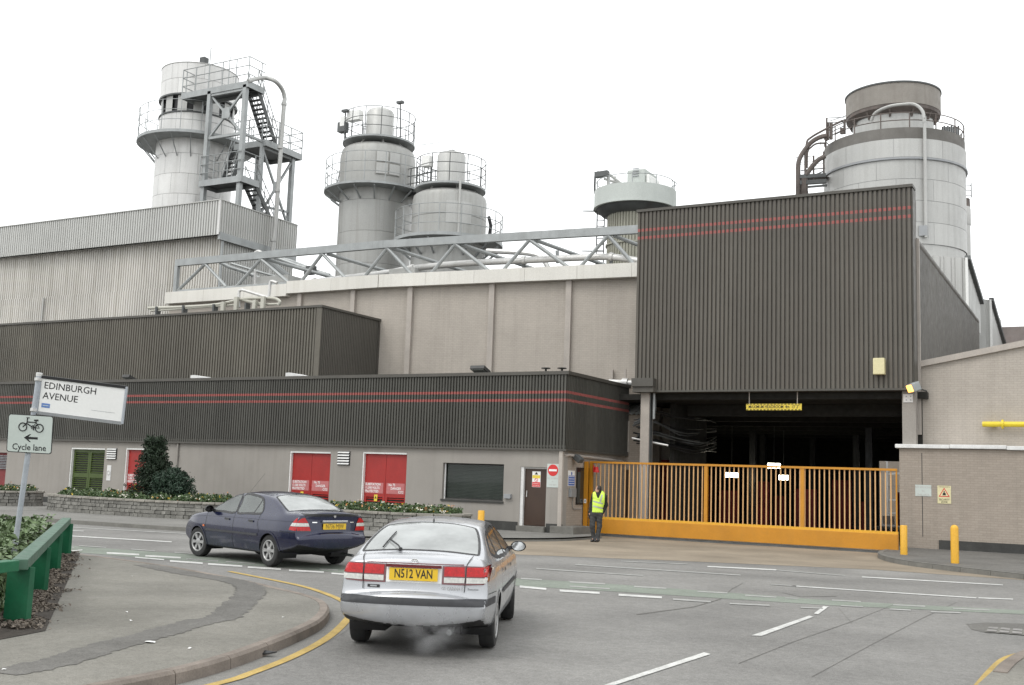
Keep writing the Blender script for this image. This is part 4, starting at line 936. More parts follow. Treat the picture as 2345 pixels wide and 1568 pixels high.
# cable bundle at the passage mouth
cb_ = thing('cable_bundle', onY(1500, 975, YB + 1.2), 'drooping bundle of dark cables beside the tan pillar', 'cables')
rc = random.Random(5)
for i in range(15):
    v0 = 945 + rc.uniform(0, 75); y0 = YB + .55
    st = onY(1448 + rc.uniform(0, 14), 962 + (v0 - 945) * .7 + rc.uniform(-4, 4), y0); md = onY(1500, v0 - 2 + rc.uniform(-6, 6), y0 + .4); en = onY(1560 + rc.uniform(0, 60), v0 + 14 + rc.uniform(-5, 12), y0 + 2.5); e2 = onY(1640, v0 + 14 + rc.uniform(-5, 12), y0 + 8)
    mb = MB(); mb.poly(catmull([st, st.lerp(md, .5) + Vector((0, 0, -.05)), md, md.lerp(en, .5) + Vector((0, 0, -.06)), en, e2], 3), rc.uniform(.018, .035), 5); mb.build('cable', M_black if i % 4 else M_dsteel, cb_)
for pts in ([(1478, 930), (1470, 958), (1452, 968)], [(1490, 935), (1488, 950), (1470, 962), (1450, 975)], [(1500, 905), (1500, 940), (1488, 955), (1460, 970)]):
    mb = MB(); mb.poly(catmull([onY(u, v, YB + .5) for u, v in pts], 4), .045, 6); mb.build('riser_cable', M_dsteel, cb_)
mb = MB(); mb.tube(onY(1447, 1003, YB + .45), onY(1530, 1020, YB + .6), .04, 6); mb.build('tray_edge', M_alu, cb_)
# lean-to between the low building and the pillar
lt = thing('lean_to', (-16.2, YB + 2.2, 0), 'small pale brick lean-to with corrugated sloping roof squeezed between low building and pillar', 'outbuilding')
YL = YB + 1.6
xl0 = LX1 - 2.0; xl1 = onY(1470, 1000, YL).x
mb = MB(); mb.box(xl0, xl1, YL, YL + .25, 0, 4.55); mb.build('wall', M_tan2, lt)
a0 = onY(1418, 948, YL); a1 = onY(1466, 925, YL + 1.0)
mb = MB(); k_ = 14
for i in range(k_):
    x0 = xl0 + (xl1 - xl0) * i / k_; x1 = xl0 + (xl1 - xl0) * (i + .6) / k_; x2 = xl0 + (xl1 - xl0) * (i + 1) / k_
    mb.add([(x0, YL - .15, 4.52), (x1, YL - .15, 4.58), (x2, YL - .15, 4.52), (x0, YL + 1.6, 5.12), (x1, YL + 1.6, 5.18), (x2, YL + 1.6, 5.12)], [(0, 1, 4, 3), (1, 2, 5, 4)], False)
mb.build('corrugated_roof', M_silver, lt)
mb = MB(); mb.poly([(xl1 + .02, YL - .05, 0), (xl1 + .02, YL - .05, 4.5)], .06, 6); mb.build('downpipe', M_tanflat, lt)
mb = MB(); a0 = onY(1425, 1075, YL); a1 = onY(1440, 1190, YL); mb.box(a0.x, a1.x, YL - .03, YL - .002, .1, a0.z); mb.build('brown_door', M_brown, lt)
mb = MB(); a0 = onY(1405, 1110, YL); mb.box(a0.x - .05, a0.x + .05, YL - .02, YL - .002, a0.z - .3, a0.z + .2); mb.build('blue_label', M_signb, lt)
mb = MB(); a0 = onY(1420, 1060, YL); a1 = onY(1465, 950, YL); mb.box(a0.x - .2, a1.x - .4, YL - .06, YL - .002, 3.1, 4.3); mb.build('wall_panel', M_tanflat, lt)

# ================================================================== right hand brick building
YR = 38.0; XR0 = -6.2
rb = thing('right_brick_building', (0, 42, 0), 'pale painted brick building with sloping verge and low front annex with white capping', 'building')
ZC = onY(2200, 1028, YR).z
mb = MB(); mb.box(XR0, 14, YR, YR + .35, .1, ZC); mb.build('annex_wall', M_tan2, rb)
x1_ = onY(2113, 1200, YR).x; mb = MB(); mb.box(x1_ - .01, x1_ + .01, YR - .006, YR - .001, .5, ZC - .15); mb.build('movement_joint', M_plinth, rb)
mb = MB(); mb.box(XR0, XR0 + .35, YR + .351, YR + 9, .1, ZC); mb.build('annex_side_wall', M_tan2, rb)
x_ = XR0 - .12; segs = 12
for i in range(segs):
    w_ = (14 - x_) / segs; mb = MB(); dz = .012 * math.sin(i * 2.3); mb.box(x_ + w_ * i + .003, x_ + w_ * (i + 1) - .003, YR - .12, YR + .6, ZC + .001 + dz, ZC + .13 + dz); mb.build('capping_slab', M_offwh, rb, bevel=.02)
YU = YR + .75
a0, a1 = onY(2094, 838, YU), onY(2345, 788, YU); sl = (a1.z - a0.z) / (a1.x - a0.x)
XU = a0.x; xe = 14
zt = lambda x: a0.z + sl * (x - XU)
mb = MB(); mb.prism([(XU + .05, YU, 3.0), (xe, YU, 3.0), (xe, YU, zt(xe)), (XU + .05, YU, zt(XU))], (0, .3, 0)); mb.build('gable_wall', M_tan, rb)
mb = MB(); mb.prism([(XU - .12, YU - .12, zt(XU) - .1), (xe, YU - .12, zt(xe) - .08), (xe, YU - .12, zt(xe) + .12), (XU - .12, YU - .12, zt(XU) + .1)], (0, .2, 0)); mb.build('verge_board', M_tanflat, rb)
mb = MB(); mb.prism([(XU - .1, YU + .09, zt(XU) + .05), (xe, YU + .09, zt(xe) + .06), (xe, YU + .09, zt(xe) + .1), (XU - .1, YU + .09, zt(XU) + .09)], (0, 8, 0)); mb.build('roof', M_silver, rb)
mb = MB(); mb.box(XU + .06, XU + .3, YU + .31, YU + 8, 0, zt(XU)); mb.build('side_wall', M_tan, rb)
mb = MB(); mb.box(-5.0, 14, YR - .03, YR - .002, .1, .42); mb.build('plinth', M_plinth, rb)
mb = MB(); mb.poly([(XU - .02, YU - .08, ZC + .1), (XU - .02, YU - .08, zt(XU) - .15)], .07, 8); mb.build('downpipe', M_render, rb)
mb = MB(); mb.poly(catmull([(XU - .05, YU - .1, zt(XU) - 1.6), (XU - .12, YU - .12, zt(XU) - 1.9), (XU - .18, YU - .12, ZC + .1)], 4), .05, 8); mb.build('overflow_pipe', M_offwh, rb)
a0 = onY(2085, 838, YU - .1); mb = MB(); mb.box(a0.x - .1, a0.x + .12, YU - .25, YU - .13, a0.z - .05, a0.z + .06); mb.build('gutter_end', M_offwh, rb)
# lit lamp
p = onY(2084, 887, YB - .25); lmp = thing('lit_wall_lamp', (p.x + .25, YU - .1, p.z - .3), 'lit orange lamp on a bracket at the brick gable corner', 'lamp')
mb = MB(); ax = Vector((-.75, -.45, -.35)).normalized(); up = Vector((0, 0, 1)); sd_ = ax.cross(up).normalized(); u2 = sd_.cross(ax)
mb.obox(p + Vector((.12, .08, .02)), ax, sd_, u2, .14, .2, .15); mb.build('housing', M_steel, lmp, bevel=.04)
mb = MB(); mb.obox(p + Vector((.12, .08, .02)) + ax * .16, ax, sd_, u2, .03, .17, .12); mb.build('lens', M_orlamp, lmp, bevel=.02)
mb = MB(); mb.tube(p + Vector((.2, .12, 0)), (p.x + .35, YU - .02, p.z - .02), .025, 6); mb.build('arm', M_dsteel, lmp)
q_ = onY(2107, 892, YU); mb = MB(); mb.box(q_.x - .05, q_.x + .05, YU - .12, YU - .002, q_.z - .16, q_.z + .1); mb.build('wall_box', M_dsteel, lmp)
a0, a1 = onY(2068, 921, YB + .2), onY(2090, 902, YB + .2); s = sign_plane((a0.x, a1.x, a0.z, a1.z), YB + .24, M_offwh, 'pillar_plate', 'small white plate with four dots on the grey gateway pillar', 'sign')
for i in range(2):
    for j in range(2): mb = MB(); x = a0.x + .1 + i * .14; z = a0.z + .08 + j * .12; mb.box(x - .02, x + .02, YB + .222, YB + .2275, z - .02, z + .02); mb.build('dot', M_signgray, s)
# yellow gas pipe
yp = thing('yellow_gas_pipe', onY(2300, 972, YU - .2), 'bright yellow gas pipe with flange entering the brick gable', 'pipe')
a0 = onY(2272, 971, YU - .25); mb = MB(); mb.poly(catmull([(a0.x + .02, YU + .02, a0.z), (a0.x + .03, YU - .15, a0.z), (a0.x + .15, YU - .25, a0.z), (a0.x + 6, YU - .25, a0.z)], 4), .09, 10); mb.build('pipe', M_ypipe, yp)
a1 = onY(2296, 971, YU - .25); mb = MB(); mb.tube((a1.x - .03, YU - .25, a0.z), (a1.x + .03, YU - .25, a0.z), .15, 12); mb.build('flange', M_ypipe, yp)
# signs on the annex
def rectY(u0, u1, v0, v1, Y): return (onY(u0, (v0 + v1) / 2, Y).x, onY(u1, (v0 + v1) / 2, Y).x, onY((u0 + u1) / 2, v1, Y).z, onY((u0 + u1) / 2, v0, Y).z)
r = rectY(2096, 2133, 1110, 1136, YR); s = sign_plane(r, YR - .002, M_signgr, 'no_smoking_sign', 'white no smoking notice on the brick annex', 'sign')
for k_, q_ in enumerate(('NO SMOKING', 'IN', 'THIS AREA')): text(q_, .1, ((r[0] + r[1]) / 2, YR - .0145, r[3] - .08 - k_ * .125), (1, 0, 0), (0, 0, 1), M_faint, s, depth=.001, sx=.8)
r = rectY(2147, 2178, 1112, 1153, YR); s = sign_plane(r, YR - .002, M_signcr, 'security_zone_sign', 'cream warning notice with red triangle reading security zone', 'sign')
xc = (r[0] + r[1]) / 2; h = r[3] - r[2]; z0 = r[2] + h * .38
for k_, (s_, m_) in enumerate(((.17, M_signr), (.125, M_signcr))):
    t = MB(); t.prism([(xc - s_, YR - .015 - k_ * .002, z0 + (.17 - s_) * .6), (xc + s_, YR - .015 - k_ * .002, z0 + (.17 - s_) * .6), (xc, YR - .015 - k_ * .002, z0 + s_ * 1.75 + (.17 - s_) * .6)], (0, -.0018, 0)); t.build('triangle', m_, s)
t = MB(); t.prism([(xc + a * .05, YR - .0195, z0 + .12 + b_ * .07) for a, b_ in ((-1, -1), (1, -1), (.8, .2), (.3, .1), (.3, 1), (-.3, 1), (-.4, .1), (-.8, 0))], (0, -.0015, 0)); t.build('pictogram', M_blueblk, s)
for k_, (q_, z_) in enumerate((('WARNING NOTICE', .93), ('SECURITY', .22), ('ZONE', .09))): text(q_, (.045, .085, .085)[k_], (xc, YR - .0145, r[2] + h * z_), (1, 0, 0), (0, 0, 1), M_blueblk, s, depth=.001, bold=.01, sx=.85)
# buildings further back on the right
def far_block(name, label, u0, u1, vt0, vt1, Y, dy, m, sl_=0.0, trim=True, zb=0.0):
    a0 = onY(u0, vt0, Y); a1 = onY(u1, vt1, Y); o = thing(name, ((a0.x + a1.x) / 2, Y, zb), label, 'building')
    mb = MB(); corr(mb, (a0.x, Y), (a1.x, Y), zb, a0.z, .5, .06, (0, -1), zt1=a1.z); mb.build('front_sheet', m, o)
    mb = MB(); corr(mb, (a1.x, Y + .02), (a1.x, Y + dy), zb, a1.z, .6, .05, (1, 0), zt1=a1.z + sl_); mb.build('side_sheet', m, o)
    mb = MB(); mb.prism([(a0.x, Y + .08, zb), (a1.x - .08, Y + .08, zb), (a1.x - .08, Y + .08, min(a0.z, a1.z) - .05), (a0.x, Y + .08, min(a0.z, a1.z) - .05)], (0, dy - .1, 0)); mb.build('core', m, o)
    if trim:
        mb = MB(); mb.beam((a1.x + .05, Y, a1.z + .02), (a1.x + .05, Y + dy, a1.z + sl_ + .02), .25, .2); mb.build('verge', M_dsteel, o)
        mb = MB(); mb.box(a1.x - .05, a1.x + .06, Y - .06, Y + .05, zb, a1.z); mb.build('corner_pipe', M_white, o)
    return o
far_block('white_clad_shed', 'white ribbed metal shed at the foot of the biggest tank', 2040, 2213, 578, 590, 54.2, 6, M_alue, -1.2, zb=SZ2 - .4)
far_block('narrow_white_shed', 'narrow pale metal shed beyond the sloping side of the big box', 2240, 2268, 684, 686, 66, 8, M_alue, -1.6)
a0 = onY(2280, 749, 74); mb = MB(); mb.box(a0.x, a0.x + 30, 74, 75, 0, a0.z); mb.build('stained_concrete_wall', mat('pink_stained_concrete', (.3, .26, .245), .9, var=.2, scale=.6, spots=.5, streak_col=(.2, .13, .12)), None, 'stained pinkish concrete wall beyond the sheds', 'wall')

# ================================================================== yellow sliding gate
YG = 36.0; GX0 = onY(1350, 1140, YG).x; GX1 = onY(2055, 1160, YG).x; GZ0, GZ1 = .1, 2.64
gate = thing('sliding_gate', ((GX0 + GX1) / 2, YG, 0), 'long yellow barred sliding gate with deep solid bottom beam', 'gate')
mb = MB(); mb.box(GX0, GX1, YG - .07, YG + .07, GZ1 - .07, GZ1); mb.build('top_rail', M_ogate, gate)
mb = MB(); mb.box(GX0 + .3, GX1 + .02, YG - .1, YG + .1, GZ0, GZ0 + .5); mb.build('bottom_beam', M_ogate, gate, bevel=.01)
mb = MB(); mb.box(GX0 + .3, GX1 + .02, YG - .06, YG + .06, GZ0 + .501, GZ0 + .58); mb.build('beam_lip', M_oboll, gate)
mb = MB(); mb.box(GX0, GX1, YG - .12, YG + .12, .005, .06); mb.build('track', M_dsteel, gate)
for u in (1617, 1838):
    x = onY(u, 1140, YG).x; mb = MB(); mb.box(x - .06, x + .06, YG - .06, YG + .06, GZ0 + .581, GZ1 - .071); mb.build('gate_post', M_ogate, gate)
mb = MB(); mb.box(GX0 - .01, GX0 + .11, YG - .065, YG + .065, GZ0, GZ1 - .071); mb.build('gate_post', M_ogate, gate)
mb = MB(); mb.box(GX1 - .04, GX1, YG - .04, YG + .04, GZ0 + .581, GZ1 - .071); mb.build('gate_post', M_ogate, gate)
barm = MB(); barm.box(-.019, .019, -.014, .014, GZ0 + .57, GZ1 - .06); bar_me = barm.mesh('bar', M_obar)
nb = 66
for i in range(1, nb):
    x = GX0 + .1 + (GX1 - GX0 - .13) * i / nb
    o = link_mesh('gate_bar', bar_me, gate, (x - gate.location.x + rc.uniform(-.004, .004), rc.uniform(-.003, .003), 0))
a0 = onY(1341, 1150, YG - .35); gp = thing('gate_guide_post', (a0.x, YG - .35, 0), 'yellow upright post with white lock plate beside the building corner', 'gate post')
mb = MB(); mb.box(a0.x - .06, a0.x + .06, YG - .41, YG - .29, .02, GZ1 - .02); mb.build('post', M_ogate, gp)
a1 = onY(1340, 1147, YG - .42); mb = MB(); mb.box(a1.x - .05, a1.x + .04, YG - .42, YG - .4105, a1.z - .07, a1.z + .07); lk = mb.build('lock_plate', M_signw, gp)
mb = MB(); mb.box(a1.x - .02, a1.x + .01, YG - .425, YG - .4202, a1.z - .03, a1.z + .03); mb.build('keyhole', M_black, lk)
a0 = onY(1326, 1150, YG - .1); mb = MB(); mb.box(a0.x - .025, a0.x + .025, YG - .12, YG - .07, .02, 2.2); mb.build('thin_pole', M_obar, None, 'thin pale yellow pole between kiosk window and gate post', 'pole')
a0 = onY(1366, 1075, YG - .12); bl = thing('red_beacon', (a0.x, YG - .12, a0.z - .1), 'red alarm beacon under the top left rail of the gate', 'beacon')
mb = MB(); mb.lathe((a0.x, YG - .13, a0.z), [(.001, -.1), (.11, -.1), (.11, -.03), (.075, -.02), (.075, .08), (.03, .1), (.001, .1)], 14); mb.build('dome', M_signr, bl)
mb = MB(); mb.box(a0.x - .12, a0.x - .1, YG - .15, YG - .07, a0.z - .08, a0.z + .15); mb.build('bracket', M_signr, bl)
# bollards
def bollard(u, vb, w, h, label, zb=.12, rnd=True):
    p = onG(u, vb, zb); o = thing('bollard', (p.x, p.y, zb), label, 'bollard')
    mb = MB()
    prof = [(w, 0), (w, h - w * .9)] + [(w * math.cos(t), h - w * .9 + w * .9 * math.sin(t)) for t in (.4, .8, 1.2)] + [(.001, h)] if rnd else [(w, 0), (w, h - .02), (w - .015, h), (.001, h)]
    mb.lathe((p.x, p.y, zb), prof, 16); mb.build('post', M_oboll, o)
    mb = MB(); mb.lathe((p.x, p.y, zb), [(w + .025, .0), (w + .025, .012), (w, .016)], 16); mb.build('base_ring', M_kerbg, o)
bollard(2070, 1271, .1, .85, 'yellow bollard close against the gate end of the brick annex', rnd=False)
bollard(2187, 1291, .1, 1.0, 'yellow round topped bollard on the pavement before the security notice')
bollard(1100, 1232, .1, .82, 'short orange bollard beside the far stone planter', rnd=False)
# ================================================================== chimneys and tank towers
def panels(parent, c, r, z0, z1, rows, cols, m, core_m, seam=.012, phase=0.0, name='cladding_panel'):
    core = MB(); core.lathe((c[0], c[1], 0), [(r - .02, z0), (r - .02, z1)], 48); core.build('inner_shell', core_m, parent)
    org = worg(parent); da = 2 * math.pi / cols; gap = seam / r
    for i in range(rows):
        a = z0 + (z1 - z0) * i / rows + seam / 2; b = z0 + (z1 - z0) * (i + 1) / rows - seam / 2
        mb = MB(); mb.lathe((0, 0, 0), [(r - .018, a), (r, a + .004), (r, b - .004), (r - .018, b)], 8, gap / 2, da - gap / 2); me = mb.mesh(name, m)
        for j in range(cols):
            t = phase + da * (j + (.5 if i % 2 else 0))
            o = link_mesh(name, me, parent, (c[0] - org.x, c[1] - org.y, -org.z)); o.rotation_euler = (0, 0, t)
def ring_deck(parent, c, r0, r1, z, th, m, name='ring_platform', a0=0.0, a1=2 * math.pi):
    mb = MB(); mb.lathe((c[0], c[1], z), [(r0, -th), (r1, -th), (r1, 0), (r0, 0), (r0, -th)], 40, a0, a1, smooth=False)
    return mb.build(name, m, parent)
def ring_rail(parent, c, r, z, h, rails, n, m, rr=.02, a0=None, a1=None, name='guard_rail'):
    mb = MB(); full = a0 is None
    A = [2 * math.pi * i / 40 for i in range(40)] if full else [a0 + (a1 - a0) * i / 40 for i in range(41)]
    for k in range(1, rails + 1): mb.poly([(c[0] + r * math.cos(t), c[1] + r * math.sin(t), z + h * k / rails) for t in A], rr, 5, closed=full)
    for i in range(n):
        t = (2 * math.pi * i / n) if full else a0 + (a1 - a0) * i / (n - 1)
        mb.tube((c[0] + r * math.cos(t), c[1] + r * math.sin(t), z - .15), (c[0] + r * math.cos(t), c[1] + r * math.sin(t), z + h), rr * 1.2, 5)
    return mb.build(name, m, parent)
def ctr(zf, x, y, Y): p = onY(*zf(x, y), Y); return (p.x, p.y)
def hz(zf, x, y, c): return onD(*zf(x, y), Vector((c[0], c[1], 20))).z
def rpx(zf, s, px, c, z): return px / s * PS * mpp(Vector((c[0], c[1], z)))

# ---------------- tower A: bright chimney with stair tower
zA = zoom(360, 100, 2.904); cA = ctr(zA, 500, 1380, 49.6); SA = 2.904
tA = thing('bright_chimney', (cA[0], cA[1], SZ - .6), 'bright aluminium chimney with ring platform on the silver building roof', 'chimney')
def hA(y, x=560): # height on the axis for a row in the enlarged view (axis leans with the lens)
    return onD(*zA(500 + (1380 - y) * .077, y), Vector((cA[0], cA[1], 20))).z
rA = rpx(zA, SA, 303, cA, 22)
z_pl = hA(880); z_b0 = hA(690); z_b1 = hA(535); z_top = hA(285)
panels(tA, cA, rA, SZ - 1, z_pl + .15, 5, 14, M_alu, M_dsteel)
panels(tA, cA, rA * .97, z_pl + .152, z_b0, 1, 14, M_alu, M_dsteel)
mb = MB(); mb.lathe((cA[0], cA[1], 0), [(rA * .9, z_b0 - .1), (rA * .9, z_b1 + .1)], 40); mb.build('open_gap_band', M_black, tA)
for i in range(14):
    t = 2 * math.pi * i / 14; mb = MB(); mb.lathe((cA[0], cA[1], 0), [(rA * .95, z_b0), (rA * .95, z_b1)], 4, t, t + .27); mb.build('gap_shutter', M_alue, tA)
mb = MB(); mb.lathe((cA[0], cA[1], 0), [(rA * .9, z_b0 + .001), (rA * 1.0, z_b0 + .001), (rA * 1.0, z_b0 + .08), (rA * .9, z_b0 + .08)], 40); mb.build('gap_ring', M_dsteel, tA)
panels(tA, cA, rA, z_b1, z_top, 2, 14, M_alu, M_dsteel)
mb = MB(); mb.lathe((cA[0], cA[1], 0), [(rA * .9, z_b1 - .001), (rA * 1.02, z_b1 - .001), (rA * 1.02, z_b1 - .1), (rA * .9, z_b1 - .1)], 40); mb.build('gap_ring', M_dsteel, tA)
mb = MB(); mb.lathe((cA[0], cA[1], 0), [(rA, z_top), (rA + .03, z_top), (rA + .03, z_top + .05), (rA - .1, z_top + .05), (rA - .1, z_top - 2)], 40); mb.build('top_rim', M_alue, tA)
rP = rA * 1.5
ring_deck(tA, cA, rA * .99, rP, z_pl, .18, M_steel)
hR = hA(640) - hA(880)
ring_rail(tA, cA, rP - .04, z_pl, hR, 3, 18, M_steel)
for i in range(18):
    t = 2 * math.pi * (i + .5) / 18; p = Vector((math.cos(t), math.sin(t), 0)); mb = MB()
    mb.tube(Vector((cA[0], cA[1], z_pl - .15)) + p * (rP - .15), Vector((cA[0], cA[1], z_pl - 1.35)) + p * rA, .035, 5); mb.build('deck_strut', M_steel, tA)
for y_ in (905, 1100):
    pass
mb = MB(); q_ = onD(*zA(605, 195), Vector((cA[0], cA[1], 20))); mb.box(q_.x - .2, q_.x + .2, q_.y - .2, q_.y + .2, z_top - .3, q_.z + .15); mb.build('aviation_lamp', M_dsteel, tA)
# stair tower
XT = SX - .45; YT0 = onX(*zA(890, 1200), XT).y; YT1 = onX(*zA(1300, 1300), XT).y; XT0 = onY(*zA(625, 900), YT0).x
stt = thing('stair_tower', ((XT + XT0) / 2, (YT0 + YT1) / 2, SZ - .6), 'open grey steel stair tower with cross bracing beside the bright chimney', 'stair tower')
ztp = onY(*zA(920, 400), YT0).z     # top platform level
def colm(x, y, z0, z1, w=.26):
    mb = MB(); mb.box(x - w / 2, x + w / 2, y - w / 2, y + w / 2, z0, z1); mb.build('column', M_steel, stt)
zr = onX(*zA(1330, 960), XT).z      # right landing level
zlw = onY(*zA(880, 1150), YT0).z    # lower landing level
colm(XT, YT0, SZ - 1, ztp); colm(XT0, YT0, SZ - 1, ztp); colm(XT, YT1, SZ - 1, zr); colm(XT0, YT1, SZ - 1, zr); ym = YT0 + (YT1 - YT0) * .38
colm(XT, ym, SZ - 1, zr, .2)
def brc(p, q, w=.12, nm='brace'):
    mb = MB(); mb.beam(p, q, w, w); mb.build(nm, M_steel, stt)
zx0 = onY(*zA(760, 810), YT0).z
brc((XT0, YT0, ztp - .25), (XT, YT0, ztp - .25), .16, 'cross_beam'); brc((XT0, YT0, zx0), (XT, YT0, zx0), .16, 'cross_beam')
brc((XT0 + .1, YT0, zx0), (XT - .1, YT0, ztp - .3)); brc((XT0 + .1, YT0 + .05, ztp - .3), (XT - .1, YT0 + .05, zx0))
mb = MB(); mb.box((XT + XT0) / 2 - .3, (XT + XT0) / 2 + .3, YT0 - .08, YT0 - .05, (ztp + zx0) / 2 - .4, (ztp + zx0) / 2 + .25); mb.build('gusset_plate', M_steel, stt)
brc((XT, YT0, zx0), (XT, ym, zr), .14); brc((XT, ym, zr - .4), (XT, YT1, SZ - .2)); brc((XT, ym, SZ - .2), (XT, YT1, zr - .4)); brc((XT, ym, zr - .3), (XT, YT1, zr - .3), .16, 'cross_beam')
brc((XT, ym, SZ + .6), (XT, YT1, SZ + .8), .12, 'cross_beam')
mb = MB(); mb.box(XT + .05, XT + .08, (ym + YT1) / 2 - .3, (ym + YT1) / 2 + .3, (zr + SZ) / 2 - .6, (zr + SZ) / 2 + .1); mb.build('gusset_plate', M_steel, stt)
def deck(x0, x1, y0, y1, z, rails=True, sides='nesw', h=1.35):
    mb = MB(); mb.box(x0, x1, y0, y1, z - .06, z); d_ = mb.build('landing', M_dsteel, stt)
    mb = MB(); mb.box(x0, x1, y0 - .03, y0, z - .28, z + .1); mb.box(x1, x1 + .03, y0 - .03, y1 + .03, z - .28, z + .1); mb.box(x0, x1, y1, y1 + .03, z - .28, z + .1); mb.box(x0 - .03, x0, y0 - .03, y1 + .03, z - .28, z + .1); mb.build('landing_edge', M_steel, stt)
    mb = MB(); cs = {'s': ((x0, y0), (x1, y0)), 'e': ((x1, y0), (x1, y1)), 'n': ((x1, y1), (x0, y1)), 'w': ((x0, y1), (x0, y0))}
    for s_ in sides: a, b = cs[s_]; railing(mb, [(a[0], a[1], z), (b[0], b[1], z)], h, 3, 1.1, .028)
    mb.build('landing_rail', M_steel, stt)
tl = onY(*zA(395, 440), YT0 + .3)
deck(XT0 - 2.3, XT + .25, YT0 - .1, YT0 + 1.3, ztp + .1, sides='sew', h=1.6)
deck(XT0 - .2, XT + .3, YT0 - .2, YT0 + 1.3, zlw, sides='swe', h=1.6)
deck(XT0 + .6, XT + .3, ym, YT1 + .5, zr, sides='sen', h=1.5)
mb = MB(); p = onY(*zA(660, 95), YT0); q_ = onY(*zA(815, 170), YT0 + .8); mb.poly([(p.x, YT0, ztp), p, q_, (q_.x, YT0 + .8, ztp)], .03, 5); mb.build('hoist_frame', M_steel, stt)
def flight(a, b, w, n, side, nm='flight'):
    a = Vector(a); b = Vector(b); sd = Vector(side).normalized() * w
    for k in (0, 1):
        mb = MB(); mb.beam(a + sd * k, b + sd * k, .05, .28); mb.build('stringer', M_dsteel, stt)
    for i in range(n):
        c = a.lerp(b, (i + .5) / n); d_ = (b - a); d_.z = 0; d_.normalize(); mb = MB(); mb.obox(c + sd / 2, d_, sd, (0, 0, 1), .13, w / 2 - .03, .02); mb.build('tread', M_dsteel, stt)
    for k in (0, 1):
        mb = MB(); up = Vector((0, 0, 1.15))
        for f in (.5, 1): mb.tube(a + sd * k + up * f, b + sd * k + up * f, .028, 5)
        for i in range(5): c = a.lerp(b, i / 4) + sd * k; mb.tube(c, c + up, .028, 5)
        mb.build('stair_rail', M_steel, stt)
flight((XT - .75, YT0 + .9, ztp + .1), (XT - .75, ym + .3 + (YT1 - ym) * .3, zr), .85, 13, (1, 0, 0))
flight((XT - .75, YT0 + 1.2, zlw), (XT - .75, ym + (YT1 - ym) * .45, SZ - .3), .85, 9, (1, 0, 0))
flight((XT0 + .2, ym + .4, zr), (XT0 + .2, YT0 + 1.2, zlw), .8, 9, (1, 0, 0))
# arched pipe down the end wall
ap_ = thing('arched_vent_pipe', onX(*zA(1190, 1450), SX + .35), 'pale grey arched vent pipe running down past the silver building end', 'pipe')
XPp = SX + .4
pts = [onX(*zA(x, y), XPp - (.6 if i < 3 else 0)) for i, (x, y) in enumerate([(960, 365), (1030, 345), (1100, 338), (1180, 365), (1235, 430), (1255, 500), (1250, 560), (1225, 900), (1200, 1250), (1183, 1500), (1150, 1800), (1125, 1950)])]
mb = MB(); mb.poly(catmull(pts, 4), .13, 10); mb.build('pipe', M_alue, ap_)
for x, y in ((1250, 550), (1218, 900), (1198, 1250), (1165, 1650)):
    c = onX(*zA(x, y), XPp); mb = MB(); mb.tube(c - Vector((0, 0, .08)), c + Vector((0, 0, .08)), .17, 10); mb.build('pipe_joint', M_alue, ap_)

# ---------------- towers B and C: domed tanks
zBt = zoom(860, 250, 2.959); SB = 2.959
def tank_tower(label, Y, axis, prof, plats, panelled):
    """axis: (x, y) of the axis low and high; prof: list of (row, half width)"""
    (xa, ya), (xb, yb) = axis; c = ctr(zBt, xa, ya, Y)
    t = thing('tank_tower', (c[0], c[1], 0), label, 'tank tower')
    ax = lambda y: xa + (xb - xa) * (y - ya) / (yb - ya)
    H = lambda y: onD(*zBt(ax(y), y), Vector((c[0], c[1], 20))).z
    Rr = lambda px, y: px / SB * PS * mpp(Vector((c[0], c[1], H(y))))
    return t, c, H, Rr
tB, cB, HB, RB = tank_tower('taller stained tank tower with domed cap and two ring platforms', 48.5, ((548, 1000), (600, 300)), None, None, False)
def lath(t, c, pr, m, name, n=40):
    mb = MB(); mb.lathe((c[0], c[1], 0), pr, n); return mb.build(name, m, t)
r1 = RB(300, 1000); r2 = RB(309, 700)
for i in range(4):
    z0 = (0, HB(1500), HB(1240), HB(985))[i]; z1 = (HB(1500), HB(1240), HB(985), HB(870))[i]
    lath(tB, cB, [(r1 - .02, z0), (r1, z0 + .002), (r1, z1 - .012), (r1 - .02, z1 - .01)], M_alud, 'shell_course')
lath(tB, cB, [(r2, HB(871)), (r2, HB(590)), (r2 * .96, HB(530)), (r2 * .86, HB(505)), (r2 * .3, HB(495))], M_alud, 'upper_drum')
zp = HB(870); rp_ = RB(428, 880)
ring_deck(tB, cB, r1, rp_, zp, .12, M_steel); ring_rail(tB, cB, rp_ - .05, zp, HB(625) - HB(870), 3, 16, M_steel)
for i in range(16):
    t = 2 * math.pi * (i + .5) / 16; p = Vector((math.cos(t), math.sin(t), 0)); mb = MB(); mb.beam(Vector((cB[0], cB[1], zp - .2)) + p * (rp_ - .1), Vector((cB[0], cB[1], zp - .75)) + p * r1, .07, .08); mb.build('deck_bracket', M_steel, tB)
zp2 = HB(450); rp2 = RB(296, 450)
ring_deck(tB, cB, .3, rp2, zp2, .1, M_steel); ring_rail(tB, cB, rp2 - .04, zp2, HB(215) - HB(450), 3, 14, M_dsteel)
for i in range(8):
    t = 2 * math.pi * i / 8; p = Vector((math.cos(t), math.sin(t), 0)); mb = MB(); mb.tube(Vector((cB[0], cB[1], zp2 - .1)) + p * (rp2 * .7), Vector((cB[0], cB[1], HB(520))) + p * (r2 * .8), .06, 5); mb.build('deck_leg', M_alue, tB)
rd_ = RB(113, 300)
lath(tB, cB, [(rd_, zp2 - .05), (rd_, HB(185)), (rd_ * .9, HB(165)), (rd_ * .6, HB(148)), (rd_ * .2, HB(142)), (.001, HB(141))], M_alue, 'domed_cap')
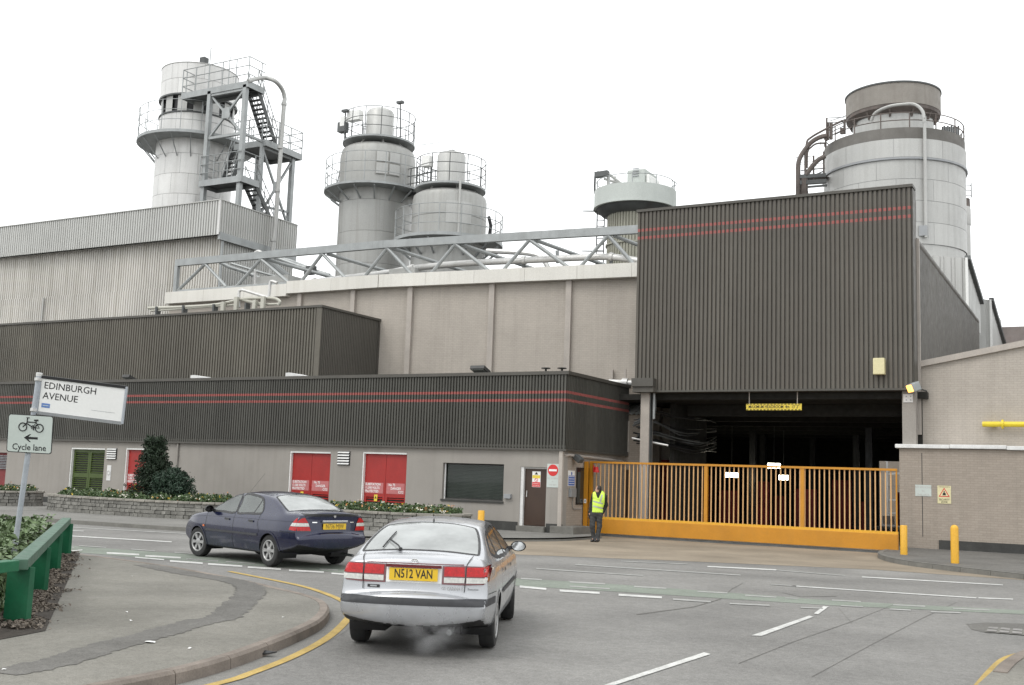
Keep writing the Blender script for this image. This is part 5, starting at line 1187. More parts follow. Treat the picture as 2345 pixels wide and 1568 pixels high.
# access doors, ladder
def cyl_patch(t, c, r, a0, a1, z0, z1, m, name, th=.05):
    mb = MB(); mb.lathe((c[0], c[1], 0), [(r, z0), (r + th, z0), (r + th, z1), (r, z1)], 6, a0, a1); return mb.build(name, m, t)
def ang(c, zf, x, y, r):   # angle on the cylinder facing the camera for a column of the enlarged view
    d = Vector((-c[0], -c[1], 0)).normalized(); base = math.atan2(d.y, d.x)
    p0 = onD(*zf(x, y), Vector((c[0], c[1], 20))); off = (Vector((p0.x, p0.y, 0)) - Vector((c[0], c[1], 0))).dot(Vector((-d.y, d.x, 0)))
    return base + math.asin(max(-1, min(1, off / r)))
a0, a1 = sorted((ang(cB, zBt, 545, 700, r2), ang(cB, zBt, 740, 700, r2)))
dB = cyl_patch(tB, cB, r2, a0, a1, HB(785), HB(590), M_soot, 'access_hatch', .04)
am = (a0 + a1) / 2
for (b0, b1, c0, c1) in ((a0 + .02, am - .02, HB(778), HB(693)), (am + .02, a1 - .02, HB(778), HB(693)), (a0 + .02, am - .02, HB(680), HB(596)), (am + .02, a1 - .02, HB(680), HB(596))):
    mb = MB(); mb.lathe((cB[0], cB[1], 0), [(r2 + .041, c0), (r2 + .07, c0), (r2 + .07, c1), (r2 + .041, c1)], 4, b0, b1); mb.build('hatch_panel', M_alue, dB)
def ladder(t, p0, p1, w, side, m, cage=0.0, out=(0, -1, 0)):
    p0 = Vector(p0); p1 = Vector(p1); s_ = Vector(side).normalized() * w / 2; mb = MB()
    for k in (-1, 1): mb.tube(p0 + s_ * k, p1 + s_ * k, .03, 5)
    n = int((p1 - p0).length / .3)
    for i in range(n): c = p0.lerp(p1, (i + .5) / n); mb.tube(c - s_, c + s_, .02, 4)
    if cage:
        o_ = Vector(out).normalized(); sn = Vector(side).normalized(); L_ = (p1 - p0).length; k = max(2, int(L_ / .9))
        for i in range(k + 1):
            c = p0.lerp(p1, i / k) + o_ * cage; mb.poly([c + sn * (cage * math.cos(a)) + o_ * (cage * math.sin(a)) for a in [q * math.pi / 5 for q in range(10)]], .018, 4, closed=True)
    return mb.build('ladder', m, t)
lz0 = zp2; q_ = onD(*zBt(465, 330), Vector((cB[0], cB[1], 20)))
ladder(tB, (q_.x, q_.y, zp2), (q_.x, q_.y, HB(250)), .35, (1, .5, 0), M_dsteel)
q_ = onD(*zBt(262, 720), Vector((cB[0], cB[1], 20))); ladder(tB, (q_.x - .1, q_.y, zp), (q_.x + .2, q_.y, HB(610)), .35, (1, .5, 0), M_dsteel)
# lamps, boxes and mast on the top rail
def flood_on(t, c, x, y, Hf, w, label_m=M_white):
    p = onD(*zBt(x, y), Vector((c[0], c[1], 20))); mb = MB(); mb.box(p.x - w / 2, p.x + w / 2, p.y - .2, p.y + .2, p.z - .28, p.z + .28); return mb.build('rail_cabinet', label_m, t)
flood_on(tB, cB, 380, 215, HB, .85); flood_on(tB, cB, 290, 265, HB, .3); flood_on(tB, cB, 280, 310, HB, .5, M_dsteel)
for x, y0, y1 in ((300, 175, 440), (752, 105, 415)):
    p = onD(*zBt(x, y1), Vector((cB[0], cB[1], 20))); q_ = onD(*zBt(x, y0), Vector((cB[0], cB[1], 20))); mb = MB(); mb.tube(p, q_, .04, 5); mb.box(q_.x - .2, q_.x + .2, q_.y - .12, q_.y + .12, q_.z - .05, q_.z + .08); mb.build('lamp_mast', M_dsteel, tB)
# tower C
tC, cC, HC, RC = tank_tower('shorter tank tower with domed cap beside the taller stained one', 47.0, ((1148, 1200), (1172, 560)), None, None, False)
r1 = RC(306, 1000); zq = HC(1290)
lath(tC, cC, [(r1 * .99, 0), (r1 * .99, zq - .02)], M_alud, 'shell_course')
lath(tC, cC, [(r1, zq), (r1, HC(1110))], M_alud, 'shell_course'); lath(tC, cC, [(r1, HC(1110) + .02), (r1, HC(950)), (r1 * .97, HC(915)), (r1 * .85, HC(890)), (r1 * .3, HC(885))], M_alud, 'upper_drum')
rq = RC(452, 1290); ring_deck(tC, cC, r1, rq, zq, .16, M_steel); ring_rail(tC, cC, rq - .05, zq, HC(1060) - HC(1290), 3, 16, M_steel)
for i in range(16):
    t = 2 * math.pi * (i + .5) / 16; p = Vector((math.cos(t), math.sin(t), 0)); mb = MB(); mb.beam(Vector((cC[0], cC[1], zq - .25)) + p * (rq - .1), Vector((cC[0], cC[1], zq - .9)) + p * r1, .07, .09); mb.build('deck_bracket', M_steel, tC)
zq2 = HC(840); rq2 = RC(292, 840); ring_deck(tC, cC, .3, rq2, zq2, .1, M_steel); ring_rail(tC, cC, rq2 - .04, zq2, HC(605) - HC(840), 3, 12, M_dsteel)
rc_ = RC(117, 650); lath(tC, cC, [(rc_, zq2 - .05), (rc_, HC(560)), (rc_ * .92, HC(540)), (rc_ * .5, HC(522)), (.001, HC(516))], M_alue, 'domed_cap')
mb = MB(); p = onD(*zBt(1175, 512), Vector((cC[0], cC[1], 20))); mb.box(p.x - .15, p.x + .15, p.y - .1, p.y + .1, p.z - .05, p.z + .1); mb.build('cap_valve', M_dsteel, tC)
for i in range(6):
    t = 2 * math.pi * i / 6 + .3; p = Vector((math.cos(t), math.sin(t), 0)); mb = MB(); mb.tube(Vector((cC[0], cC[1], zq2 - .1)) + p * (rq2 * .7), Vector((cC[0], cC[1], HC(900))) + p * (r1 * .75), .06, 5); mb.build('deck_leg', M_alue, tC)
flood_on(tC, cC, 975, 590, HC, .5); q_ = onD(*zBt(1035, 710), Vector((cC[0], cC[1], 20))); ladder(tC, (q_.x, q_.y, zq2), (q_.x, q_.y, HC(640)), .35, (1, .5, 0), M_dsteel)
a0, a1 = sorted((ang(cC, zBt, 1125, 1100, r1), ang(cC, zBt, 1325, 1100, r1))); hC_ = cyl_patch(tC, cC, r1, a0, a1, HC(1180), HC(1005), M_alue, 'access_hatch', .035)
q_ = onD(*zBt(1230, 1000), Vector((cC[0], cC[1], 20)))
d = Vector((-cC[0], -cC[1], 0)).normalized(); mb = MB(); aa = ang(cC, zBt, 1230, 1000, r1); e_ = Vector((math.cos(aa), math.sin(aa), 0)); b_ = Vector((cC[0], cC[1], 0)) + e_ * (r1 + .06); mb.tube((b_.x, b_.y, HC(1380)), (b_.x, b_.y, HC(830)), .06, 6); mb.build('front_pipe', M_alue, tC)
mb = MB(); q_ = onD(*zBt(1478, 1110), Vector((cC[0], cC[1], 20))); mb.poly([(q_.x, q_.y, HC(1030)), (q_.x + .15, q_.y, HC(1110)), (q_.x, q_.y, HC(1290))], .09, 6); mb.build('side_hose', M_black, tC)
# bridge between them
br = thing('platform_bridge', ((cB[0] + cC[0]) / 2, (cB[1] + cC[1]) / 2, zp - .3), 'short steel catwalk bridge joining the two tank towers', 'bridge')
a0 = onD(*zBt(730, 850), Vector((cB[0], cB[1], 20))); a1 = onD(*zBt(1010, 810), Vector((cC[0], cC[1], 20))); a2 = onD(*zBt(870, 905), Vector((cB[0], cB[1], 20))); 
mb = MB(); mb.beam(a0, a1, .12, .16); mb.build('side_beam', M_dsteel, br); mb = MB(); mb.beam(a0 + Vector((.1, 0, -.25)), a2.lerp(a1, .7), .12, .16); mb.build('side_beam', M_dsteel, br)
mb = MB(); mb.ngon([a0, a1, a1 + Vector((.3, .8, -.3)), a2]); mb.build('deck_plate', M_alue, br)
mb = MB(); railing(mb, [a0, a1], 1.3, 3, .9, .028); mb.build('bridge_rail', M_dsteel, br)
# thin wire frame (lightning wire)
mb = MB(); w0 = onD(*zBt(905, 455), Vector((cC[0], cC[1], 20))); w1 = onD(*zBt(1248, 408), Vector((cC[0], cC[1], 20))); w2 = onD(*zBt(1245, 780), Vector((cC[0], cC[1], 20))); mb.poly([w0, w1, w2], .018, 4); mb.build('lightning_wire', M_steel, tC)

# ---------------- tower D: pale green drum on ribbed column
zD = zoom(1600, 440, 4.355); SD = 4.355; cD = ctr(zD, 720, 1000, 47.5)
tD = thing('drum_topped_tower', (cD[0], cD[1], 0), 'ribbed grey tower carrying a wide pale green drum', 'tower')
def HD(y, x=722): return onD(*zD(x, y), Vector((cD[0], cD[1], 17))).z
rD = 493 / SD * PS * mpp(Vector((cD[0], cD[1], 17))); rc2 = rD * .67
zt_ = HD(430); zb_ = HD(650)
mb = MB(); mb.lathe((cD[0], cD[1], 0), [(rD - .15, zt_ - .3), (rD - .12, zt_), (rD, zt_), (rD, zb_ + .08), (rD + .03, zb_ + .08), (rD + .03, zb_), (rD - .1, zb_)], 48); mb.build('drum', M_pgreen, tD)
mb = MB(); mb.lathe((cD[0], cD[1], 0), [(rD - .1, zb_ + .01), (rD * .82, zb_ - .25), (rc2, zb_ - .35)], 48); mb.build('soffit', M_dsteel, tD)
mb = MB(); mb.lathe((cD[0], cD[1], 0), [(rD - .14, zt_ - .05), (.001, zt_ - .05)], 40); mb.build('drum_roof', M_pgreen, tD)
mb = MB(); nR = 56; vs = []
for i in range(nR):
    for k_, rr_ in ((0, rc2), (.5, rc2), (.6, rc2 - .06), (.9, rc2 - .06)):
        t = 2 * math.pi * (i + k_) / nR; vs.append((cD[0] + rr_ * math.cos(t), cD[1] + rr_ * math.sin(t)))
k = len(vs); mb.add([(x, y, 0) for x, y in vs] + [(x, y, zb_ - .3) for x, y in vs], [(i, (i + 1) % k, k + (i + 1) % k, k + i) for i in range(k)], False); mb.build('ribbed_column', M_conc, tD)
mb = MB(); mb.lathe((cD[0], cD[1], 0), [(rc2 + .02, HD(1110)), (rc2 + .06, HD(1110)), (rc2 + .06, HD(1090)), (rc2 + .02, HD(1090))], 40); mb.build('band', M_conc, tD)
ring_rail(tD, cD, rD - .1, zt_, HD(315) - HD(430), 1, 10, M_steel, rr=.02)
def pD(x, y): return onD(*zD(x, y), Vector((cD[0], cD[1], 17)))
a0 = pD(715, 375); a1 = pD(970, 205); mb = MB(); mb.box(a0.x, a1.x, cD[1] - .8, cD[1] + .8, zt_ - .05, a1.z); ac = mb.build('plant_cabinet', M_pgreen, tD, bevel=.05)
for i in range(4): mb = MB(); z = a0.z + .35 + i * .12; mb.box(a0.x + .3, a1.x - .3, cD[1] - .84, cD[1] - .801, z, z + .04); mb.build('grille_slat', M_signgray, ac)
mb = MB(); a2 = pD(1030, 380); mb.box(a1.x + .01, a2.x, cD[1] - .7, cD[1] + .7, zt_ - .05, a1.z - .25); mb.build('cabinet_hood', M_white, ac, bevel=.1)
mb = MB(); mb.poly(catmull([pD(245, 430), pD(240, 350), pD(248, 200), pD(265, 175), pD(290, 165)], 3), .05, 6); mb.obox(pD(330, 195), (1, .2, .1), (0, 1, 0), (-.1, 0, 1), .32, .15, .13); mb.build('lamp', M_dsteel, tD)
mb = MB(); mb.tube(pD(405, 380), pD(405, 185), .07, 6); mb.tube(pD(405, 185), pD(575, 320), .07, 6); mb.tube(pD(350, 250), pD(570, 310), .06, 6); mb.tube(pD(490, 220), pD(460, 330), .05, 6); mb.poly(catmull([pD(500, 290), pD(520, 310), pD(520, 380)], 3), .06, 6); mb.build('davit_frame', M_alue, tD)
mb = MB(); mb.lathe(tuple(pD(455, 340)), [(.001, -.14), (.15, -.1), (.17, 0), (.12, .12), (.001, .15)], 10); mb.build('davit_winch', M_dsteel, tD)
q_ = pD(330, 1300); ladder(tD, (q_.x, q_.y - .3, 8), (q_.x, q_.y - .3, zb_), .35, (1, .55, 0), M_dsteel, cage=.38, out=(-.9, -.3, 0))
q_ = pD(1205, 400); mb = MB(); mb.poly([(q_.x, q_.y, zt_ - .4), (q_.x, q_.y, HD(260))], .025, 5); mb.poly([(q_.x, q_.y, HD(260)), (q_.x + .12, q_.y, HD(290)), (q_.x, q_.y, HD(330))], .02, 4); mb.build('lightning_rod', M_steel, tD)

# ---------------- tower E: biggest grey tank with dark upper ring
zE = zoom(2150, 180, 1.913); SE = 1.913; cE = ctr(zE, 645, 800, 60.5)
tE = thing('big_grey_tank', (cE[0], cE[1], BZ0), 'biggest grey panelled tank tower with wide brown ring chimney on top', 'tank tower')
def pE(x, y): return onD(*zE(x, y), Vector((cE[0], cE[1], 15)))
def HE(y): return pE(640, y).z
rE = 360 / SE * PS * mpp(Vector((cE[0], cE[1], 15)))
z1 = HE(583); z2 = HE(484); z3 = HE(424)
panels(tE, cE, rE, HE(1030), z1, 4, 12, M_alue, M_signgray, phase=.2)
mb = MB(); mb.lathe((cE[0], cE[1], 0), [(rE - .05, BZ0), (rE - .05, HE(1030))], 40); mb.build('lower_shell', M_alue, tE)
panels(tE, cE, rE + .04, z1 + .02, z2, 1, 9, M_alue, M_signgray)
mb = MB(); mb.lathe((cE[0], cE[1], 0), [(rE, z1 - .12), (rE + .1, z1 - .1), (rE + .1, z1 + .0), (rE, z1 + .02)], 48); mb.build('flange_ring', M_signgray, tE)
mb = MB(); mb.lathe((cE[0], cE[1], 0), [(rE - .1, z2), (rE - .02, z2 + .02), (rE - .02, z3), (rE - .3, z3 + .02), (.5, z3 + .02)], 48); mb.build('dark_upper_band', mat('grey_brown_band', (.155, .147, .135), .75, var=.15, scale=.8, streak=.4, streak_col=(.11, .1, .09)), tE)
rN = rE * .575; zn = HE(260)
mb = MB(); mb.lathe((cE[0], cE[1], 0), [(rN, z3), (rN, zn + .3)], 40); mb.build('neck', M_alue, tE)
rT = rE * .676; zt0 = HE(252); zt1 = HE(136)
M_ringb = mat('brown_weathered_ring', (.26, .24, .215), .7, metal=.1, var=.12, scale=.6, streak=.5, streak_col=(.17, .145, .125))
mb = MB(); mb.lathe((cE[0], cE[1], 0), [(rT - .12, zt0), (rT, zt0), (rT, zt1), (rT - .06, zt1 + .02), (rT - .12, zt1 - .5)], 56); mb.build('top_ring', M_ringb, tE)
mb = MB(); mb.lathe((cE[0], cE[1], 0), [(rT - .02, zt0 - .001), (rT * .985, zt0 - .18), (rN * 1.03, zt0 - .42)], 48); mb.build('ring_skirt', M_rust, tE)
mb = MB(); mb.lathe((cE[0], cE[1], 0), [(rT + .005, zt1 - .06), (rT + .05, zt1 - .05), (rT + .05, zt1 + .03), (rT - .05, zt1 + .03)], 48); mb.build('top_lip', M_dsteel, tE)
for i in range(12):
    t = 2 * math.pi * i / 12 + .1; p = Vector((math.cos(t), math.sin(t), 0)); mb = MB(); mb.beam(Vector((cE[0], cE[1], zt0 - .1)) + p * (rT - .1), Vector((cE[0], cE[1], zt0 - .6)) + p * rN, .1, .12); mb.build('skirt_bracket', M_rust, tE)
ring_rail(tE, cE, rE - .05, z3, HE(345) - HE(424), 2, 16, M_rust, rr=.028)
# arched front pipe
mb = MB(); rr_ = rE + .18; d = Vector((-cE[0], -cE[1], 0)).normalized()
def onCyl(x, y, r_): # point on the near side of the cylinder of radius r_
    a = ang(cE, zE, x, y, r_); b_ = Vector((cE[0] + r_ * math.cos(a), cE[1] + r_ * math.sin(a), 0)); dd = (b_ - Vector((0, 0, 0))).dot(Vector((_fw.x, _fw.y, 0))) / (ray(*zE(x, y)).dot(Vector((_fw.x, _fw.y, 0)))); return CAMP + ray(*zE(x, y)) * dd
pts = [onCyl(525, 300, rN + .5), onCyl(550, 255, rN + .6), onCyl(620, 222, rN + .9), onCyl(700, 210, rN + 1.1), onCyl(760, 212, rN + 1.4), onCyl(800, 250, rr_ - .1), onCyl(808, 310, rr_)]
a_ = onCyl(812, 500, rr_); pts += [Vector((a_.x, a_.y, HE(400))), Vector((a_.x, a_.y, HE(700))), Vector((a_.x, a_.y, HE(1000)))]
mb.poly(catmull(pts, 4), .085, 8); mb.build('arched_pipe', M_alue, tE)
# pipes and gantry on its left
gq = thing('tank_side_gantry', pE(200, 700), 'rusty pipe gantry with bent ducts on the left flank of the biggest tank', 'gantry')
zG = zoom(2150, 300, 6.031)
def pG(x, y): return onD(*zG(x, y), Vector((cE[0] - .5, cE[1] - .5, 15)))
for pts, r in (([(430, 1500), (430, 1150), (440, 900), (530, 720), (660, 570), (800, 490), (900, 470)], .13), ([(545, 1490), (550, 1100), (570, 620), (640, 500), (900, 350), (1180, 210)], .06), ([(560, 1130), (660, 990), (760, 880), (880, 810)], .13), ([(580, 1010), (590, 740), (650, 660), (740, 600), (890, 590)], .05)):
    mb = MB(); mb.poly(catmull([pG(x, y) for x, y in pts], 4), r, 8); mb.build('bent_duct', M_rust, gq)
for x, y0, y1, w in ((520, 1500, 1180, .18), (565, 1500, 1180, .1), (690, 1200, 800, .05), (860, 1170, 730, .05), (550, 1100, 720, .06), (910, 560, 170, .05), (940, 540, 240, .05), (985, 530, 250, .09), (1210, 440, 190, .07), (1170, 440, 340, .12)):
    mb = MB(); mb.tube(pG(x, y0), pG(x, y1), w, 6); mb.build('gantry_post', M_rust, gq)
for x0, y0, x1, y1, w in ((410, 1160, 890, 1130, .2), (450, 1260, 900, 1230, .22), (560, 1330, 915, 1300, .1), (480, 1050, 880, 1010, .05), (380, 835, 700, 805, .025), (460, 915, 700, 895, .02), (460, 950, 850, 930, .02), (905, 170, 1210, 155, .03), (935, 245, 1200, 235, .03), (960, 220, 1240, 130, .03), (1000, 400, 1200, 300, .04), (1050, 450, 1200, 370, .04), (820, 520, 725, 1020, .02), (700, 1130, 850, 1065, .06)):
    mb = MB(); mb.beam(pG(x0, y0), pG(x1, y1), w, w); mb.build('gantry_rail', M_dsteel, gq)
for x_ in (430, 520, 565):
    p_ = pG(x_, 1490); mb = MB(); mb.tube((p_.x, p_.y, SZ2 - .1), (p_.x, p_.y, p_.z + .3), .12, 6); mb.build('gantry_leg', M_rust, gq)
mb = MB(); mb.ngon([pG(410, 1165), pG(890, 1135), pG(890, 1135) + Vector((.3, 1.2, 0)), pG(410, 1165) + Vector((.3, 1.2, 0))]); mb.build('gantry_deck', M_rust, gq)
# right side fittings of the tank
for x0, x1, y0, y1 in ((1005, 1016, 470, 600),):
    a0 = pE(x0, y1); a1 = pE(x1, y0); mb = MB(); mb.box(a0.x, a1.x + .1, a0.y - .3, a0.y + .3, a0.z, a1.z); mb.build('side_duct', M_alue, tE)
mb = MB()
for i in range(10):
    a0 = pE(905 + i * 10, 330); mb.tube(pE(905 + i * 9.5, 375), pE(905 + i * 9.5, 330 - (6 if i % 2 else 0)), .045, 5)
mb.build('vent_fins', M_dsteel, tE)
a0 = pE(868, 1000); a1 = pE(868, 948); mb = MB(); mb.box(a0.x - .2, a0.x + .2, cE[1] - rE * .9, cE[1] - rE * .7, a0.z, a1.z); mb.build('access_box', M_signgray, tE)
# slim tank behind
cF = ctr(zE, 1005, 900, 70); tF = thing('slim_tank', (cF[0], cF[1], 0), 'slim grey tank half hidden behind the biggest tank', 'tank tower')
def HF(y): return onD(*zE(1030, y), Vector((cF[0], cF[1], 15))).z
rF = 48 / SE * PS * mpp(Vector((cF[0], cF[1], 15)))
mb = MB(); mb.lathe((cF[0], cF[1], 0), [(rF * .97, 0), (rF * .97, HF(848))], 32); mb.build('lower_shell', M_alue, tF)
mb = MB(); mb.lathe((cF[0], cF[1], 0), [(rF, HF(850)), (rF * 1.04, HF(845)), (rF * 1.04, HF(765)), (rF, HF(750))], 32); mb.build('upper_shell', M_alue, tF)
mb = MB(); mb.lathe((cF[0], cF[1], 0), [(rF * .99, HF(752)), (rF * .95, HF(705)), (.01, HF(704))], 32); mb.build('dark_cap', M_rust, tF)
mb = MB(); ladder(tF, (cF[0] + rF * .8, cF[1] - .3, HF(705)), (cF[0] + rF * .8, cF[1] - .3, HF(625)), .4, (1, 0, 0), M_dsteel)
# ================================================================== plants, planters, rail, street sign
def leaves(pts, nrm, size, rng, elong=1.8, droop=.2):
    """leaf shaped folded quads at pts"""
    n = len(pts); pts = np.asarray(pts); nrm = np.asarray(nrm); nrm /= np.linalg.norm(nrm, axis=1, keepdims=True) + 1e-9
    t = rng.normal(size=(n, 3)); t -= (t * nrm).sum(1, keepdims=True) * nrm; t /= np.linalg.norm(t, axis=1, keepdims=True) + 1e-9
    b = np.cross(nrm, t); s = size * rng.uniform(.6, 1.3, (n, 1))
    v = np.stack([pts - t * s * elong * .5, pts + b * s * .5 + nrm * s * .12, pts + t * s * elong * .5 - nrm * s * droop, pts - b * s * .5 + nrm * s * .12], 1).reshape(-1, 3)
    i = np.arange(n) * 4
    f = np.concatenate([np.stack([i, i + 1, i + 2], 1), np.stack([i, i + 2, i + 3], 1)])
    return v, f
def leaf_obj(name, v, f, m, parent=None, org=(0, 0, 0), **kw):
    me = bpy.data.meshes.new(name); me.from_pydata((v - np.array(org)).tolist(), [], f.tolist()); me.materials.append(m); me.update()
    o = link_mesh(name, me, parent, (0, 0, 0) if parent is not None else org); return setp(o, **kw)
NR = np.random.default_rng(5)
# stone blocks shared by the planters
stones = []
for L_ in (.19, .24, .29, .35):
    for k_ in range(2):
        rs = random.Random(int(L_ * 100) + k_); mb = MB(); h = .125; mb.box(-L_ / 2, L_ / 2, -.05, .06, 0, h)
        mb.v = [(x + rs.uniform(-.012, .012), y + (rs.uniform(-.02, .012) if y < 0 else 0), z + rs.uniform(-.008, .008)) for x, y, z in mb.v]
        stones.append((L_, mb.mesh('stone', M_stone, bevel=.012)))
copes = []
for L_ in (.42, .52):
    mb = MB(); mb.box(-L_ / 2, L_ / 2, -.09, .26, 0, .075); mb.v = [(x + random.uniform(-.01, .01), y + random.uniform(-.012, .012), z + random.uniform(-.006, .006)) for x, y, z in mb.v]; copes.append((L_, mb.mesh('coping_stone', M_cope, bevel=.012)))
def planter(c, hx, hy, courses, label, soil_extra, n_leaf, n_fl, seed, vis=None, expo=2.6, tag=None):
    rs = random.Random(seed); zb = .1; o = thing('stone_planter', (c[0], c[1], zb), label, 'planter')
    N = 240; P = []
    for i in range(N):
        t = 2 * math.pi * i / N; ct, st = math.cos(t), math.sin(t)
        P.append(Vector((hx * abs(ct) ** (2 / expo) * (1 if ct > 0 else -1), hy * abs(st) ** (2 / expo) * (1 if st > 0 else -1), 0)))
    cm = [0.0]
    for i in range(N): cm.append(cm[-1] + (P[(i + 1) % N] - P[i]).length)
    def at(s):
        s %= cm[-1]
        for i in range(N):
            if cm[i + 1] >= s: d_ = (P[(i + 1) % N] - P[i]); return P[i] + d_ * ((s - cm[i]) / max(1e-9, d_.length)), d_.normalized()
    h = .135
    mb = MB(); pts = []
    for i in range(N): p = P[i]; pts.append(p * .985)
    mb.add([(c[0] + p.x, c[1] + p.y, zb - .05) for p in pts] + [(c[0] + p.x, c[1] + p.y, zb + courses * h - .01) for p in pts], [(i, (i + 1) % N, N + (i + 1) % N, N + i) for i in range(N)], True); mb.build('mortar_core', M_mortar, o)
    mb = MB(); mb.ngon([(c[0] + p.x * .95, c[1] + p.y * .95, zb + courses * h - .03) for p in P]); mb.build('soil', M_soil, o)
    for k in range(courses + 1):
        s = rs.uniform(0, .3)
        end = s + cm[-1]
        while s < end - .2:
            L_, me = rs.choice(stones if k < courses else copes)
            p, d_ = at(s + L_ / 2); s += L_ + .014
            if vis is not None and not vis(c[0] + p.x, c[1] + p.y): continue
            q = link_mesh('stone' if k < courses else 'coping_stone', me, o, (p.x, p.y, k * h + .004)); q.rotation_euler = (0, 0, math.atan2(d_.y, d_.x))
    zt = zb + courses * h
    # bedding plants
    t = NR.uniform(0, 2 * math.pi, n_leaf); r = np.sqrt(NR.uniform(0, 1, n_leaf)) * .92
    x = c[0] + hx * r * np.sign(np.cos(t)) * np.abs(np.cos(t)) ** (2 / expo); y = c[1] + hy * r * np.sign(np.sin(t)) * np.abs(np.sin(t)) ** (2 / expo)
    clump = .06 + .09 * np.sin(x * 5.1 + 1) * np.sin(y * 6.3) + .05 * np.sin(x * 13)
    z = zt + NR.uniform(0, 1, n_leaf) * np.clip(.17 + clump, .06, .4)
    v, f = leaves(np.stack([x, y, z], 1), NR.normal(size=(n_leaf, 3)) * .8 + [0, 0, .8], .07, NR)
    leaf_obj('bedding_foliage', v, f, M_leafp, o, tuple(worg(o)), kind='stuff')
    for m_, frac in ((M_flw, .5), (M_fly, .28), (M_flo, .22)):
        n = int(n_fl * frac); idx = NR.integers(0, n_leaf, n); base = np.stack([x[idx], y[idx], np.maximum(z[idx], zt + .12) + .04], 1)
        pp = np.repeat(base, 4, 0) + NR.normal(size=(n * 4, 3)) * .02
        v, f = leaves(pp, NR.normal(size=(n * 4, 3)) + [0, -.5, 1], .05, NR, 1.1, 0); leaf_obj('flowers', v, f, m_, o, tuple(worg(o)), kind='stuff')
    return o, zt
P1 = (onG(344, 1176, .1).x, 30.2)
pl1, zt1_ = planter((-32.2, 30.3), 4.9, 2.1, 4, 'long rounded stone planter of bedding flowers below the conifers', 0, 9000, 300, 3)
a0 = onG(835, 1225, .1)
pl2, _z = planter((-21.5, 30.6), 2.9, 1.6, 4, 'stone planter of flowers in front of the red substation doors behind the cars', 0, 5500, 260, 4)
pl3, _z = planter((-41.8, 30.2), 2.4, 1.5, 4, 'stone planter of flowers behind the street sign post', 0, 3000, 180, 6)
mb = MB(); p = onD(1050, 1172, Vector((-20.3, 30.6, .6))); mb.lathe((-19.9, 30.7, .66), [(.001, 0), (.42, 0), (.46, .1), (.46, .2), (.4, .2), (.38, .12), (.001, .12)], 20); mb.build('terracotta_bowl', mat('terracotta', (.36, .22, .1), .8, var=.2), None, 'round terracotta coloured bowl on the far stone planter', 'bowl')
for (u, v, Y, lab) in ((281, 1150, 28.5, 'small white plant label among the flowers below the conifers'), (866, 1184, 29.1, 'small white plant label among the flowers behind the silver car')):
    p = onY(u, v, Y); t = thing('plant_label', (p.x, Y, .6), lab, 'label'); mb = MB(); mb.obox(p, (1, 0, 0), (0, .7, .7), (0, -.7, .7), .13, .09, .008); mb.build('plate', M_signw, t); mb = MB(); mb.tube((p.x, Y + .02, .55), p, .012, 5); mb.build('stake', M_signgray, t)
# conifers
def shrub(c, zb, h, rmax, label, m, n_cl, seed, shape):
    rg = np.random.default_rng(seed); o = thing('conifer_shrub', (c[0], c[1], zb), label, 'shrub')
    mb = MB(); mb.poly([(c[0], c[1], zb - .1), (c[0] + .05, c[1], zb + h * .5), (c[0] - .03, c[1], zb + h * .92)], [.09, .05, .012], 7); mb.build('trunk', M_bark, o)
    V = []; F = []; k = 0; br = MB()
    for i in range(n_cl):
        u = rg.uniform(.04, 1.0); t = rg.uniform(0, 2 * np.pi); R_ = shape(u) * rmax * rg.uniform(.35, 1.12)
        cc = np.array([c[0] + R_ * np.cos(t), c[1] + R_ * np.sin(t), zb + h * u]); base = Vector((c[0], c[1], zb + h * max(.03, u - .12)))
        br.tube(base, Vector(cc), .02, 4, .006)
        n = rg.integers(60, 120); out = np.array([np.cos(t), np.sin(t), .9]); sz = .09 + .09 * shape(u)
        # a spray: leaves along a few twigs
        tw = rg.normal(size=(7, 3)) * .6 + out; tw /= np.linalg.norm(tw, axis=1, keepdims=True)
        w = rg.integers(0, 7, n); s = rg.uniform(0, 1, (n, 1)); p = cc + tw[w] * s * sz * 3.0 + rg.normal(size=(n, 3)) * sz * .25
        v, f = leaves(p, rg.normal(size=(n, 3)) + tw[w] * .3, .05, rg, 2.2); V.append(v); F.append(f + k); k += len(v)
    br.build('branches', M_bark, o)
    leaf_obj('crown', np.concatenate(V), np.concatenate(F), m, o, tuple(worg(o)))
    return o
Yc = 30.3
s1 = onY(338, 1145, Yc); st = onY(330, 1008, Yc); shrub((s1.x + .2, Yc), zt1_, st.z - zt1_, 0.62, 'tall ragged dark conifer in the rounded stone planter', M_leafd, 170, 1, lambda u: .14 + .86 * (1 - u) ** .75 * (.8 + .2 * math.sin(u * 14)))
s2 = onY(394, 1145, Yc - .3); st = onY(392, 1082, Yc - .3); shrub((s2.x, Yc - .3), zt1_, st.z - zt1_, .52, 'lower bushy dark shrub beside the tall conifer', M_leafd2, 90, 2, lambda u: math.sin(min(1, u * .85 + .25) * math.pi) ** .6)
